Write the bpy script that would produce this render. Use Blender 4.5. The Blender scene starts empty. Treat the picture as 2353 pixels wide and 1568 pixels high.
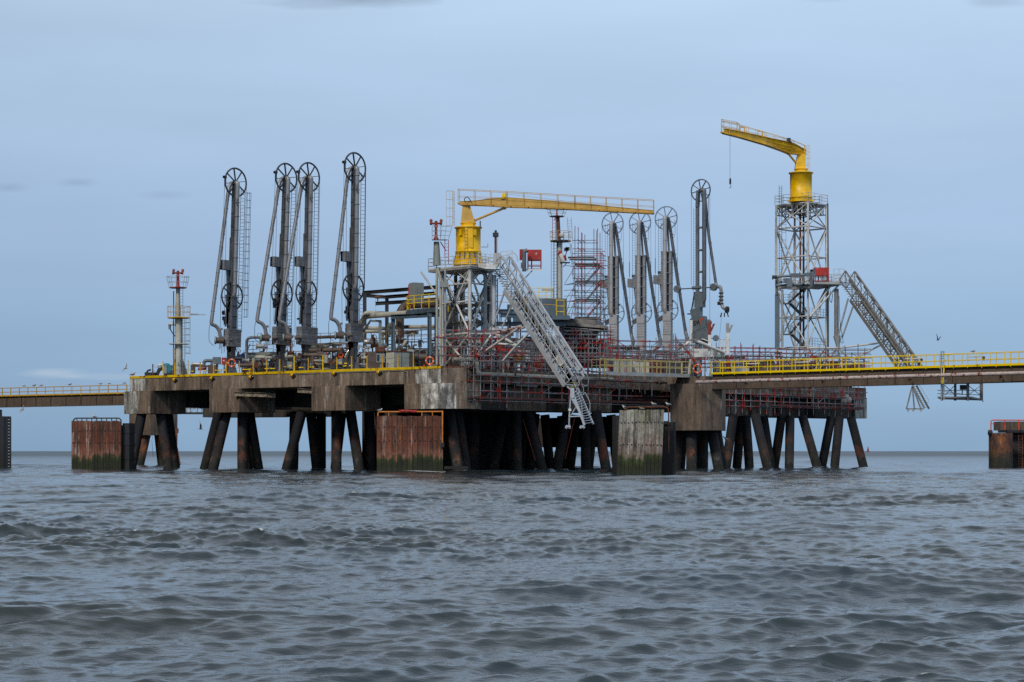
import bpy, math, random
import numpy as np
from mathutils import Vector, Matrix
R = random.Random(7)
S = bpy.context.scene
# ------------------------------------------------------------------ camera
F, H, HY, CX = 4706.0, 1.9, 1037.0, 1176.5      # focal length / horizon in the units of a 2353 px wide picture
cam = bpy.data.objects.new("camera", bpy.data.cameras.new("camera"))
S.collection.objects.link(cam); S.camera = cam
cam.location = (0, 0, H); cam.rotation_euler = (math.pi/2, 0, 0)
cam.data.sensor_width = 36; cam.data.lens = 72.0; cam.data.shift_y = 253/2353
cam.data.clip_start = .5; cam.data.clip_end = 60000
# ------------------------------------------------------------------ sky
SUN_AZ, SUN_EL = math.radians(212), math.radians(42)
wd = bpy.data.worlds.new("World"); S.world = wd; wd.use_nodes = True
def sky():
    nt = wd.node_tree; N = nt.nodes; L = nt.links; N.clear()
    out = N.new("ShaderNodeOutputWorld"); bg = N.new("ShaderNodeBackground"); bg.inputs[1].default_value = .1
    L.new(bg.outputs[0], out.inputs[0])
    st = N.new("ShaderNodeTexSky"); st.sky_type = 'NISHITA'; st.sun_disc = False
    st.sun_elevation = SUN_EL; st.sun_rotation = SUN_AZ
    tc = N.new("ShaderNodeTexCoord"); sep = N.new("ShaderNodeSeparateXYZ"); L.new(tc.outputs["Generated"], sep.inputs[0])
    def m(op, a, b=None, c=None, clamp=False):
        n = N.new("ShaderNodeMath"); n.operation = op; n.use_clamp = clamp
        for i, q in enumerate((a, b, c)):
            if q is None: continue
            if isinstance(q, (int, float)): n.inputs[i].default_value = q
            else: L.new(q, n.inputs[i])
        return n.outputs[0]
    X, Y, Z = sep.outputs
    ya = m('MAXIMUM', m('ABSOLUTE', Y), .2)
    tx, te = m('DIVIDE', X, ya), m('DIVIDE', Z, ya)
    ramp = N.new("ShaderNodeValToRGB"); L.new(m('MULTIPLY', Z, 2.0, clamp=True), ramp.inputs[0])
    cr = ramp.color_ramp; cr.interpolation = 'EASE'
    stops = [(0, (.25,.405,.60)), (.10, (.29,.455,.67)), (.22, (.38,.535,.76)), (.34, (.46,.62,.835)), (.46, (.51,.67,.87)), (.7, (.60, .70, .84)), (1, (.52, .60, .72))]
    cr.elements[0].position, cr.elements[0].color = 0, (*stops[0][1], 1)
    cr.elements[1].position, cr.elements[1].color = 1, (*stops[-1][1], 1)
    for p, c in stops[1:-1]:
        e = cr.elements.new(p); e.color = (*c, 1)
    # broad soft cloud structure
    mp = N.new("ShaderNodeMapping"); mp.inputs["Scale"].default_value = (1.6, 1.6, 9); mp.inputs["Rotation"].default_value = (0, .12, 0)
    L.new(tc.outputs["Generated"], mp.inputs[0])
    nz = N.new("ShaderNodeTexNoise"); nz.inputs["Scale"].default_value = 2.3; nz.inputs["Detail"].default_value = 6; nz.inputs["Roughness"].default_value = .5
    L.new(mp.outputs[0], nz.inputs[0])
    v = m('MULTIPLY_ADD', nz.outputs[0], .36, .82)
    # the picture's left is a little darker than its middle
    v = m('MULTIPLY', v, m('MULTIPLY_ADD', m('SMOOTH_MIN', m('ADD', tx, .25), .22, .2), .5, .905))
    mpx = N.new("ShaderNodeMapping"); mpx.inputs["Scale"].default_value = (14, 14, 60); L.new(tc.outputs["Generated"], mpx.inputs[0])
    nb = N.new("ShaderNodeTexNoise"); nb.inputs["Scale"].default_value = 1.4; nb.inputs["Detail"].default_value = 5; L.new(mpx.outputs[0], nb.inputs[0])
    def blob(x, y, rx, ry, amt, soft=.8):
        t0, e0 = (x-CX)/F, (HY-y)/F
        a = m('DIVIDE', m('SUBTRACT', tx, t0), rx/F); b = m('DIVIDE', m('SUBTRACT', te, e0), ry/F)
        d = m('SQRT', m('ADD', m('MULTIPLY', a, a), m('MULTIPLY', b, b)))
        d = m('ADD', d, m('MULTIPLY_ADD', nb.outputs[0], 1.6, -.8))
        k = m('SUBTRACT', 1, d, clamp=True)
        k = m('MULTIPLY', k, m('GREATER_THAN', Y, 0))
        return m('MULTIPLY', m('MINIMUM', m('MULTIPLY', k, 1/soft), 1), amt)
    dark = None
    for b in ((830, -6, 230, 40, .38), (185, 420, 60, 14, .14), (380, 448, 75, 14, .10), (20, 432, 60, 16, .14), (2290, 4, 90, 16, .16), (1900, -5, 60, 14, .12)):
        q = blob(*b); dark = q if dark is None else m('ADD', dark, q)
    lite = None
    for b in ((110, 858, 95, 17, .5), (240, 866, 150, 8, .22), (600, 905, 300, 22, .10), (2000, 300, 500, 120, .07)):
        q = blob(*b, soft=.6); lite = q if lite is None else m('ADD', lite, q)
    v = m('MULTIPLY', v, m('SUBTRACT', 1, dark))
    sc = N.new("ShaderNodeVectorMath"); sc.operation = 'SCALE'; L.new(ramp.outputs[0], sc.inputs[0]); L.new(m('MULTIPLY', v, 10.0), sc.inputs["Scale"])
    mw = N.new("ShaderNodeMix"); mw.data_type = 'RGBA'; L.new(lite, mw.inputs[0]); L.new(sc.outputs[0], mw.inputs[6]); mw.inputs[7].default_value = (5.0, 6.0, 7.3, 1)
    mx = N.new("ShaderNodeMix"); mx.data_type = 'RGBA'; mx.inputs[0].default_value = .93
    L.new(st.outputs[0], mx.inputs[6]); L.new(mw.outputs[2], mx.inputs[7]); L.new(mx.outputs[2], bg.inputs[0])
sky()
sl = bpy.data.lights.new("sun", 'SUN'); sl.energy = 2.1; sl.angle = math.radians(9); sl.color = (1, .95, .88)
so = bpy.data.objects.new("sun", sl); S.collection.objects.link(so)
sd = Vector((math.sin(SUN_AZ)*math.cos(SUN_EL), math.cos(SUN_AZ)*math.cos(SUN_EL), math.sin(SUN_EL)))
so.rotation_euler = sd.to_track_quat('Z', 'Y').to_euler(); so.location = (0, -20, 60)
S.view_settings.view_transform = 'Standard'; S.view_settings.look = 'None'; S.view_settings.exposure = 0; S.view_settings.gamma = 1
S.render.engine = 'CYCLES'
S.cycles.use_denoising = False; S.cycles.max_bounces = 6; S.cycles.diffuse_bounces = 3; S.cycles.glossy_bounces = 3; S.cycles.caustics_reflective = False; S.cycles.caustics_refractive = False

# ------------------------------------------------------------------ placing helpers
def V3(x, y, Y): return Vector(((x-CX)*Y/F, Y, H+(HY-y)*Y/F))
def PX(x, z, Y): return Vector(((x-CX)*Y/F, Y, z))
O = Vector((-5.115, 186.95, 0)); U = Vector((-.785, .619, 0)); V = Vector((.655, .755, 0)).normalized(); UZ = Vector((0, 0, 1))
DECK = 9.66
def P(a, b, z=0): return O + U*a + V*b + UZ*z
def sa(x, b=0):
    t = (x-CX)/F; o = O+V*b; return (o.x-t*o.y)/(t*U.y-U.x)
def sb(x, a=0):
    t = (x-CX)/F; o = O+U*a; return (o.x-t*o.y)/(t*V.y-V.x)
AX = (Vector((-U.x, -U.y, 0)), V, UZ)             # box axes along the jetty

# ------------------------------------------------------------------ materials
def mat(name, col, rough=.6, metal=0, var=.25, col2=None, c2amt=.0, scale=1.2, streak=False, bump=.15, island=0, c2sharp=.12, emis=None, spec=.5):
    """painted / weathered surface: colour varied by noise, second colour (rust, dirt) in patches or runs"""
    mt = bpy.data.materials.new(name); mt.use_nodes = True; nt = mt.node_tree; N = nt.nodes; L = nt.links
    bs = N["Principled BSDF"]; bs.inputs["Roughness"].default_value = rough; bs.inputs["Metallic"].default_value = metal; bs.inputs["Specular IOR Level"].default_value = spec
    geo = N.new("ShaderNodeNewGeometry"); mp = N.new("ShaderNodeMapping"); L.new(geo.outputs["Position"], mp.inputs[0])
    mp.inputs["Scale"].default_value = (scale, scale, scale*(.14 if streak else 1))
    nz = N.new("ShaderNodeTexNoise"); nz.inputs["Scale"].default_value = 1; nz.inputs["Detail"].default_value = 6; nz.inputs["Roughness"].default_value = .62; L.new(mp.outputs[0], nz.inputs[0])
    mr = N.new("ShaderNodeMapRange"); L.new(nz.outputs[0], mr.inputs[0]); mr.inputs[1].default_value = .36; mr.inputs[2].default_value = .64; mr.inputs[3].default_value = 1-var; mr.inputs[4].default_value = 1+var*.6
    fac = mr.outputs[0]
    if island:
        mi = N.new("ShaderNodeMapRange"); L.new(geo.outputs["Random Per Island"], mi.inputs[0]); mi.inputs[3].default_value = 1-island; mi.inputs[4].default_value = 1+island
        mm = N.new("ShaderNodeMath"); mm.operation = 'MULTIPLY'; L.new(fac, mm.inputs[0]); L.new(mi.outputs[0], mm.inputs[1]); fac = mm.outputs[0]
    sc = N.new("ShaderNodeVectorMath"); sc.operation = 'SCALE'; sc.inputs[0].default_value = col; L.new(fac, sc.inputs["Scale"])
    o = sc.outputs[0]
    if col2 and c2amt > 0:
        mp2 = N.new("ShaderNodeMapping"); L.new(geo.outputs["Position"], mp2.inputs[0]); mp2.inputs["Location"].default_value = (3.3, 7.1, 1.9)
        mp2.inputs["Scale"].default_value = (scale*1.7, scale*1.7, scale*(.25 if streak else 1.7))
        n2 = N.new("ShaderNodeTexNoise"); n2.inputs["Scale"].default_value = 1; n2.inputs["Detail"].default_value = 7; n2.inputs["Roughness"].default_value = .7; L.new(mp2.outputs[0], n2.inputs[0])
        r2 = N.new("ShaderNodeMapRange"); L.new(n2.outputs[0], r2.inputs[0]); th = .68-.36*c2amt
        r2.inputs[1].default_value = th; r2.inputs[2].default_value = th+c2sharp; r2.interpolation_type = 'SMOOTHSTEP'
        mx = N.new("ShaderNodeMix"); mx.data_type = 'RGBA'; L.new(r2.outputs[0], mx.inputs[0]); L.new(o, mx.inputs[6]); mx.inputs[7].default_value = (*col2, 1); o = mx.outputs[2]
    L.new(o, bs.inputs["Base Color"])
    if bump:
        bn = N.new("ShaderNodeTexNoise"); bn.inputs["Scale"].default_value = 9; bn.inputs["Detail"].default_value = 5; L.new(geo.outputs["Position"], bn.inputs[0])
        bp = N.new("ShaderNodeBump"); bp.inputs["Strength"].default_value = bump; bp.inputs["Distance"].default_value = .03; L.new(bn.outputs[0], bp.inputs["Height"]); L.new(bp.outputs[0], bs.inputs["Normal"])
    return mt
RUST = (.16, .055, .02)
M = {}
M['yellow'] = mat("yellow_paint", (.70, .38, .012), .42, var=.16, col2=(.24, .11, .03), c2amt=.10, scale=1.5)
M['crane_yellow'] = mat("crane_yellow_paint", (.87, .50, .005), .42, var=.2, col2=(.45, .20, .02), c2amt=.14, scale=1.3)
M['bright_yellow'] = mat("bright_yellow_paint", (.92, .65, .005), .42, var=.1, col2=(.30, .14, .03), c2amt=.06, scale=1.1)
M['ochre'] = mat("ochre_paint", (.60, .36, .07), .5, var=.16, col2=(.2, .1, .04), c2amt=.12, scale=1.2)
M['edge_yellow'] = mat("worn_yellow_edge", (.74, .49, .01), .6, var=.2, col2=(.14, .05, .02), c2amt=.42, scale=.7)
M['cream_rail'] = mat("cream_rail_paint", (.55, .45, .17), .5, var=.15, col2=(.25, .13, .05), c2amt=.15)
M['arm_grey'] = mat("dark_grey_paint", (.115, .128, .15), .42, var=.3, col2=(.10, .07, .055), c2amt=.1, scale=.9, bump=.08)
M['arm_pipe'] = mat("mid_grey_pipe_paint", (.25, .256, .27), .34, metal=.15, var=.22, col2=(.12, .07, .05), c2amt=.12, scale=.9, bump=.05)
M['arm_light'] = mat("light_grey_paint", (.37, .375, .39), .45, var=.14, col2=(.2, .15, .12), c2amt=.08, scale=.8, bump=.08)
M['wheel'] = mat("dark_wheel_paint", (.05, .058, .066), .45, var=.25, bump=0)
M['svt_grey'] = mat("blue_grey_paint", (.135, .165, .19), .4, var=.22, bump=.06)
M['weight'] = mat("counterweight_slabs", (.19, .197, .212), .6, var=.3, col2=(.08, .05, .04), c2amt=.2, scale=2, island=.16)
M['galv'] = mat("galvanised_steel", (.36, .37, .37), .5, metal=.15, var=.22, col2=(.17, .11, .07), c2amt=.16, scale=1.1)
M['white_steel'] = mat("peeling_white_steel", (.60, .59, .56), .5, var=.2, col2=(.22, .10, .06), c2amt=.26, scale=1.0, c2sharp=.08)
M['cream'] = mat("cream_pipe_paint", (.43, .41, .34), .5, var=.2, col2=(.2, .12, .07), c2amt=.18, scale=.8)
M['rusty_cream'] = mat("rusty_cream_steel", (.27, .23, .16), .7, var=.3, col2=(.10, .035, .015), c2amt=.6, scale=1.6)
M['alu'] = mat("gangway_aluminium", (.49, .525, .57), .42, metal=.2, var=.14, bump=.04)
M['alu_dirty'] = mat("weathered_aluminium", (.24, .235, .225), .5, metal=.15, var=.25, col2=(.14, .12, .1), c2amt=.3, bump=.05)
M['blue_steel'] = mat("blue_grey_steel", (.085, .125, .16), .5, var=.25, col2=(.06, .06, .06), c2amt=.2)
M['dark_steel'] = mat("dark_steel", (.035, .037, .042), .5, var=.35, col2=(.07, .035, .02), c2amt=.25)
M['brown_pipe'] = mat("brown_insulated_pipe", (.105, .075, .06), .6, var=.35, col2=(.13, .05, .025), c2amt=.3, scale=1.6)
M['grey_box'] = mat("grey_cabinet_paint", (.25, .27, .255), .5, var=.14, col2=(.17, .1, .06), c2amt=.12)
M['white_box'] = mat("stained_white_cabinet", (.48, .48, .42), .55, var=.15, col2=(.2, .1, .05), c2amt=.22, scale=1.5)
M['red'] = mat("red_paint", (.38, .014, .01), .45, var=.2, col2=(.42, .25, .22), c2amt=.16, scale=1.1)
M['faded_red'] = mat("faded_red_panel", (.42, .03, .02), .5, var=.2, col2=(.50, .42, .40), c2amt=.33, scale=1.0)
M['rust_red'] = mat("red_oxide_paint", (.22, .035, .015), .6, var=.3)
M['orange'] = mat("orange_plastic", (.75, .10, .01), .5, var=.15)
M['rail_orange'] = mat("orange_rail_paint", (.62, .20, .02), .5, var=.25, col2=(.2, .06, .02), c2amt=.3)
M['red_orange'] = mat("red_orange_rail_paint", (.72, .07, .01), .45, var=.2)
M['black'] = mat("black_rubber", (.015, .015, .017), .6, var=.3)
M['cable'] = mat("steel_cable", (.06, .065, .07), .5, var=.1, bump=0)
M['white'] = mat("white_paint", (.68, .68, .66), .5, var=.14, col2=(.3, .2, .15), c2amt=.08)
M['silver'] = mat("aluminium_cladding", (.62, .62, .62), .25, metal=.85, var=.3, scale=5, bump=.6)
M['teal'] = mat("teal_paint", (.02, .20, .25), .5, var=.2)
M['blue'] = mat("blue_tarp", (.01, .05, .22), .6, var=.2)
M['green'] = mat("pale_green_flange", (.20, .30, .22), .6, var=.2, col2=RUST, c2amt=.15)
M['rust'] = mat("rusty_steel", (.15, .05, .022), .8, var=.45, col2=(.05, .03, .025), c2amt=.4, scale=1.5)
M['flaky_pipe'] = mat("flaking_white_pipe", (.52, .44, .41), .6, var=.15, col2=(.24, .06, .045), c2amt=.44, scale=1.6, c2sharp=.06)
M['board'] = mat("scaffold_boards", (.12, .035, .03), .8, var=.4, col2=(.2, .16, .12), c2amt=.3, scale=1.5)
M['plank'] = mat("dark_timber_boards", (.05, .045, .042), .8, var=.4, island=.4)
M['glass'] = mat("dark_window_glass", (.012, .03, .035), .08, var=.3, bump=0)
M['fascia'] = mat("weathered_fascia", (.23, .215, .20), .7, var=.3, col2=(.1, .085, .075), c2amt=.4, scale=.8)
M['polythene'] = mat("torn_polythene", (.3, .3, .3), .35, var=.4, scale=4, bump=.6)

def scaf_mat():
    mt = mat("scaffold_tube_paint", (.23, .235, .25), .5, metal=.3, var=.3, bump=0); nt = mt.node_tree; N = nt.nodes; L = nt.links
    bs = N["Principled BSDF"]; base = bs.inputs["Base Color"].links[0].from_socket
    geo = N.new("ShaderNodeNewGeometry"); oi = N.new("ShaderNodeObjectInfo")
    nz = N.new("ShaderNodeTexNoise"); nz.inputs["Scale"].default_value = 1.15; nz.inputs["Detail"].default_value = 3; L.new(geo.outputs["Position"], nz.inputs[0])
    a = N.new("ShaderNodeMath"); a.operation = 'MULTIPLY_ADD'; L.new(oi.outputs["Random"], a.inputs[0]); a.inputs[1].default_value = .14; L.new(nz.outputs[0], a.inputs[2])
    r = N.new("ShaderNodeMapRange"); L.new(a.outputs[0], r.inputs[0]); r.inputs[1].default_value = .612; r.inputs[2].default_value = .632
    mx = N.new("ShaderNodeMix"); mx.data_type = 'RGBA'; L.new(r.outputs[0], mx.inputs[0]); L.new(base, mx.inputs[6]); mx.inputs[7].default_value = (.42, .028, .014, 1)
    L.new(mx.outputs[2], bs.inputs["Base Color"]); return mt
M['scaf'] = scaf_mat()

def zmat(name, layers, rough=.8, streakscale=(2.2, .22), speck=.35, island=0, bump=.5, joints=None, wobble=.5, blots=(), grain=.35):
    """surface whose colour changes with height above the water (tide marks), broken by vertical runs.
    layers: list of (z, colour); joints: spacing of shutter-panel tones along the jetty"""
    mt = bpy.data.materials.new(name); mt.use_nodes = True; nt = mt.node_tree; N = nt.nodes; L = nt.links
    bs = N["Principled BSDF"]; bs.inputs["Roughness"].default_value = rough
    geo = N.new("ShaderNodeNewGeometry"); sep = N.new("ShaderNodeSeparateXYZ"); L.new(geo.outputs["Position"], sep.inputs[0])
    mp = N.new("ShaderNodeMapping"); L.new(geo.outputs["Position"], mp.inputs[0]); mp.inputs["Scale"].default_value = (streakscale[0], streakscale[0], streakscale[1])
    n1 = N.new("ShaderNodeTexNoise"); n1.inputs["Scale"].default_value = 1; n1.inputs["Detail"].default_value = 6; n1.inputs["Roughness"].default_value = .65; L.new(mp.outputs[0], n1.inputs[0])
    n2 = N.new("ShaderNodeTexNoise"); n2.inputs["Scale"].default_value = .9; n2.inputs["Detail"].default_value = 7; n2.inputs["Roughness"].default_value = .7; L.new(geo.outputs["Position"], n2.inputs[0])
    def m(op, a, b=None, c=None):
        n = N.new("ShaderNodeMath"); n.operation = op
        for i, q in enumerate((a, b, c)):
            if q is None: continue
            if isinstance(q, (int, float)): n.inputs[i].default_value = q
            else: L.new(q, n.inputs[i])
        return n.outputs[0]
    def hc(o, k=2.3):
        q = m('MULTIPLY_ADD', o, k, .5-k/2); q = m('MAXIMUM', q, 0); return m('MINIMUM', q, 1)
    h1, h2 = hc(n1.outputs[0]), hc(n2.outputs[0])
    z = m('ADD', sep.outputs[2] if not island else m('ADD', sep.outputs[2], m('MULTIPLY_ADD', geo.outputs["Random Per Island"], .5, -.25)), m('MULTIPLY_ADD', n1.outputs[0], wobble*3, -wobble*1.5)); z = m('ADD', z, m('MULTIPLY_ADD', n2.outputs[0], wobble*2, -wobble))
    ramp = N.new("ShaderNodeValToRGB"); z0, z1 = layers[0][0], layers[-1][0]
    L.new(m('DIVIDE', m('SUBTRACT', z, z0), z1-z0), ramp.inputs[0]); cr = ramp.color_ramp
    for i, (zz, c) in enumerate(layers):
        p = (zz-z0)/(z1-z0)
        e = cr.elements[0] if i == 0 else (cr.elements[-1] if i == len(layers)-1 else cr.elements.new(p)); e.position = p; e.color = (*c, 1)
    f = m('MULTIPLY_ADD', h1, speck*1.5, 1-speck*.75)
    f = m('MULTIPLY', f, m('MULTIPLY_ADD', h2, speck*1.1, 1-speck*.55))
    if island:
        f = m('MULTIPLY', f, m('MULTIPLY_ADD', geo.outputs["Random Per Island"], island*2, 1-island))
    if joints:
        for (dx, dy) in ((U.x, U.y), (V.x, V.y)):
            q = m('ADD', m('MULTIPLY', sep.outputs[0], dx), m('MULTIPLY', sep.outputs[1], dy))
            fl = m('FLOOR', m('DIVIDE', q, joints)); wn = N.new("ShaderNodeTexWhiteNoise"); wn.noise_dimensions = '1D'; L.new(fl, wn.inputs[1])
            f = m('MULTIPLY', f, m('MULTIPLY_ADD', wn.outputs[0], .22, .89))
    n3 = N.new("ShaderNodeTexNoise"); n3.inputs["Scale"].default_value = 5.5; n3.inputs["Detail"].default_value = 5; n3.inputs["Roughness"].default_value = .75; L.new(geo.outputs["Position"], n3.inputs[0])
    f = m('MULTIPLY', f, m('MULTIPLY_ADD', hc(n3.outputs[0]), grain*1.6, 1-grain*.8))
    f = m('MAXIMUM', f, .12); colo = ramp.outputs[0]
    for bi, (bc, th, (sx, sz), amt, zr) in enumerate(blots):      # patches and runs: colour, threshold, scales, strength, height range
        mb_ = N.new("ShaderNodeMapping"); L.new(geo.outputs["Position"], mb_.inputs[0]); mb_.inputs["Scale"].default_value = (sx, sx, sz); mb_.inputs["Location"].default_value = (bi*7.7, 3.1*bi, 0)
        nb_ = N.new("ShaderNodeTexNoise"); nb_.inputs["Scale"].default_value = 1; nb_.inputs["Detail"].default_value = 8; nb_.inputs["Roughness"].default_value = .68; L.new(mb_.outputs[0], nb_.inputs[0])
        r_ = N.new("ShaderNodeMapRange"); L.new(nb_.outputs[0], r_.inputs[0]); r_.inputs[1].default_value = th-.05; r_.inputs[2].default_value = th+.03; r_.inputs[4].default_value = amt; k_ = r_.outputs[0]
        if zr:
            z_ = N.new("ShaderNodeMapRange"); L.new(z, z_.inputs[0]); z_.inputs[1].default_value = zr[0]; z_.inputs[2].default_value = zr[1]; k_ = m('MULTIPLY', k_, z_.outputs[0])
            if len(zr) > 2:
                z_ = N.new("ShaderNodeMapRange"); L.new(z, z_.inputs[0]); z_.inputs[1].default_value = zr[2]; z_.inputs[2].default_value = zr[3]; z_.inputs[3].default_value = 1; z_.inputs[4].default_value = 0; k_ = m('MULTIPLY', k_, z_.outputs[0])
        mx_ = N.new("ShaderNodeMix"); mx_.data_type = 'RGBA'; L.new(k_, mx_.inputs[0]); L.new(colo, mx_.inputs[6]); mx_.inputs[7].default_value = (*bc, 1); colo = mx_.outputs[2]
    sc = N.new("ShaderNodeVectorMath"); sc.operation = 'SCALE'; L.new(colo, sc.inputs[0]); L.new(f, sc.inputs["Scale"]); L.new(sc.outputs[0], bs.inputs["Base Color"])
    bn = N.new("ShaderNodeTexNoise"); bn.inputs["Scale"].default_value = 5; bn.inputs["Detail"].default_value = 8; L.new(geo.outputs["Position"], bn.inputs[0])
    bp = N.new("ShaderNodeBump"); bp.inputs["Strength"].default_value = bump; bp.inputs["Distance"].default_value = .05; L.new(bn.outputs[0], bp.inputs["Height"]); L.new(bp.outputs[0], bs.inputs["Normal"])
    return mt
CC = (.155, .108, .078)
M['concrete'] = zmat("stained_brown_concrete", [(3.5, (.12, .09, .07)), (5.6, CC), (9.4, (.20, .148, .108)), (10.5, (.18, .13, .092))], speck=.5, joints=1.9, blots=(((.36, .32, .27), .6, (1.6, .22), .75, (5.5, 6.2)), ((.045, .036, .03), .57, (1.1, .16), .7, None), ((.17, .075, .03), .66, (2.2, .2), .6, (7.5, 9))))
M['concrete_white'] = zmat("whitish_stained_concrete", [(5, (.34, .32, .28)), (8, (.36, .34, .30)), (10, (.24, .2, .16))], speck=.8, grain=.5, blots=(((.66, .65, .6), .52, (.9, .55), .9, None), ((.10, .08, .065), .56, (1.2, .6), .75, None)))
M['concrete_pale'] = zmat("pale_weathered_concrete", [(5, (.22, .22, .205)), (10, (.22, .195, .165))], speck=.8, grain=.5, blots=(((.5, .5, .47), .53, (1.6, .35), .85, None), ((.05, .045, .04), .55, (1.5, .3), .8, None)))
M['concrete_dark'] = zmat("shade_dark_concrete", [(3.5, (.05, .042, .038)), (10, (.06, .052, .046))], speck=.3, joints=3)  # darker concrete, with the shade under the deck put into its colour
M['pile'] = zmat("tide_marked_steel_pile", [(-1, (.010, .011, .008)), (.9, (.013, .013, .010)), (1.3, (.022, .02, .016)), (2.0, (.016, .014, .014)), (4.2, (.012, .012, .015)), (6, (.014, .014, .018))], rough=.85, streakscale=(1.4, .5), speck=.6, wobble=.6, blots=(((.10, .032, .016), .56, (.55, .4), .85, (.9, 1.3, 3.2, 4.0)), ((.18, .065, .02), .64, (1.3, .7), .8, (.8, 1.2, 2.2, 3.4)), ((.07, .07, .065), .6, (1.2, 1), .7, (.3, .5, 1.3, 1.7))))
M['timber_rust'] = zmat("rust_stained_timber", [(-1, (.012, .015, .006)), (.9, (.014, .019, .004)), (1.3, (.028, .036, .007)), (1.6, (.19, .08, .05)), (2.6, (.15, .045, .024)), (3.2, (.12, .035, .016)), (5, (.11, .038, .02))], streakscale=(3.2, .3), speck=.6, island=.22, wobble=.55, grain=.5, blots=(((.40, .30, .25), .61, (2.6, .22), .8, (1.5, 1.8)), ((.035, .018, .012), .56, (2.4, .3), .75, (1.7, 2.0)), ((.30, .09, .02), .62, (1.6, .3), .7, (1.7, 2.0))))
M['timber_grey'] = zmat("grey_weathered_timber", [(-1, (.02, .022, .014)), (.8, (.013, .018, .004)), (1.35, (.03, .044, .007)), (1.7, (.16, .12, .09)), (2.6, (.27, .205, .17)), (3.2, (.25, .215, .175)), (4.6, (.245, .23, .19)), (5.2, (.26, .25, .2))], streakscale=(3.2, .35), speck=.6, island=.18, wobble=.45, grain=.5, blots=(((.42, .40, .35), .6, (2.6, .25), .7, (1.5, 1.8)), ((.03, .028, .02), .56, (2.0, .35), .75, (1.7, 2.0)), ((.10, .09, .03), .6, (1.2, .5), .6, (3, 3.6))))
M['tide_rust'] = zmat("rusted_steel_drum", [(-1, (.015, .017, .01)), (.9, (.025, .024, .015)), (1.5, (.06, .035, .02)), (1.9, (.15, .06, .025)), (3, (.10, .038, .025)), (4.2, (.12, .055, .035))], streakscale=(1.6, .3), speck=.6, wobble=.5, grain=.5, blots=(((.30, .10, .02), .58, (1.2, .5), .8, (1, 1.4)), ((.02, .018, .02), .56, (1.0, .5), .8, (1.4, 1.8)), ((.3, .2, .14), .66, (2.5, .3), .7, (2.5, 3))))
M['fender_dark'] = zmat("dark_steel_fender", [(-1, (.01, .011, .009)), (1, (.014, .014, .012)), (3, (.02, .021, .025)), (6, (.022, .024, .03))], speck=.4)
M['girder'] = zmat("brown_weathered_girder", [(7.5, (.10, .07, .05)), (10.5, (.125, .09, .066))], speck=.35, joints=6)

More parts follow.
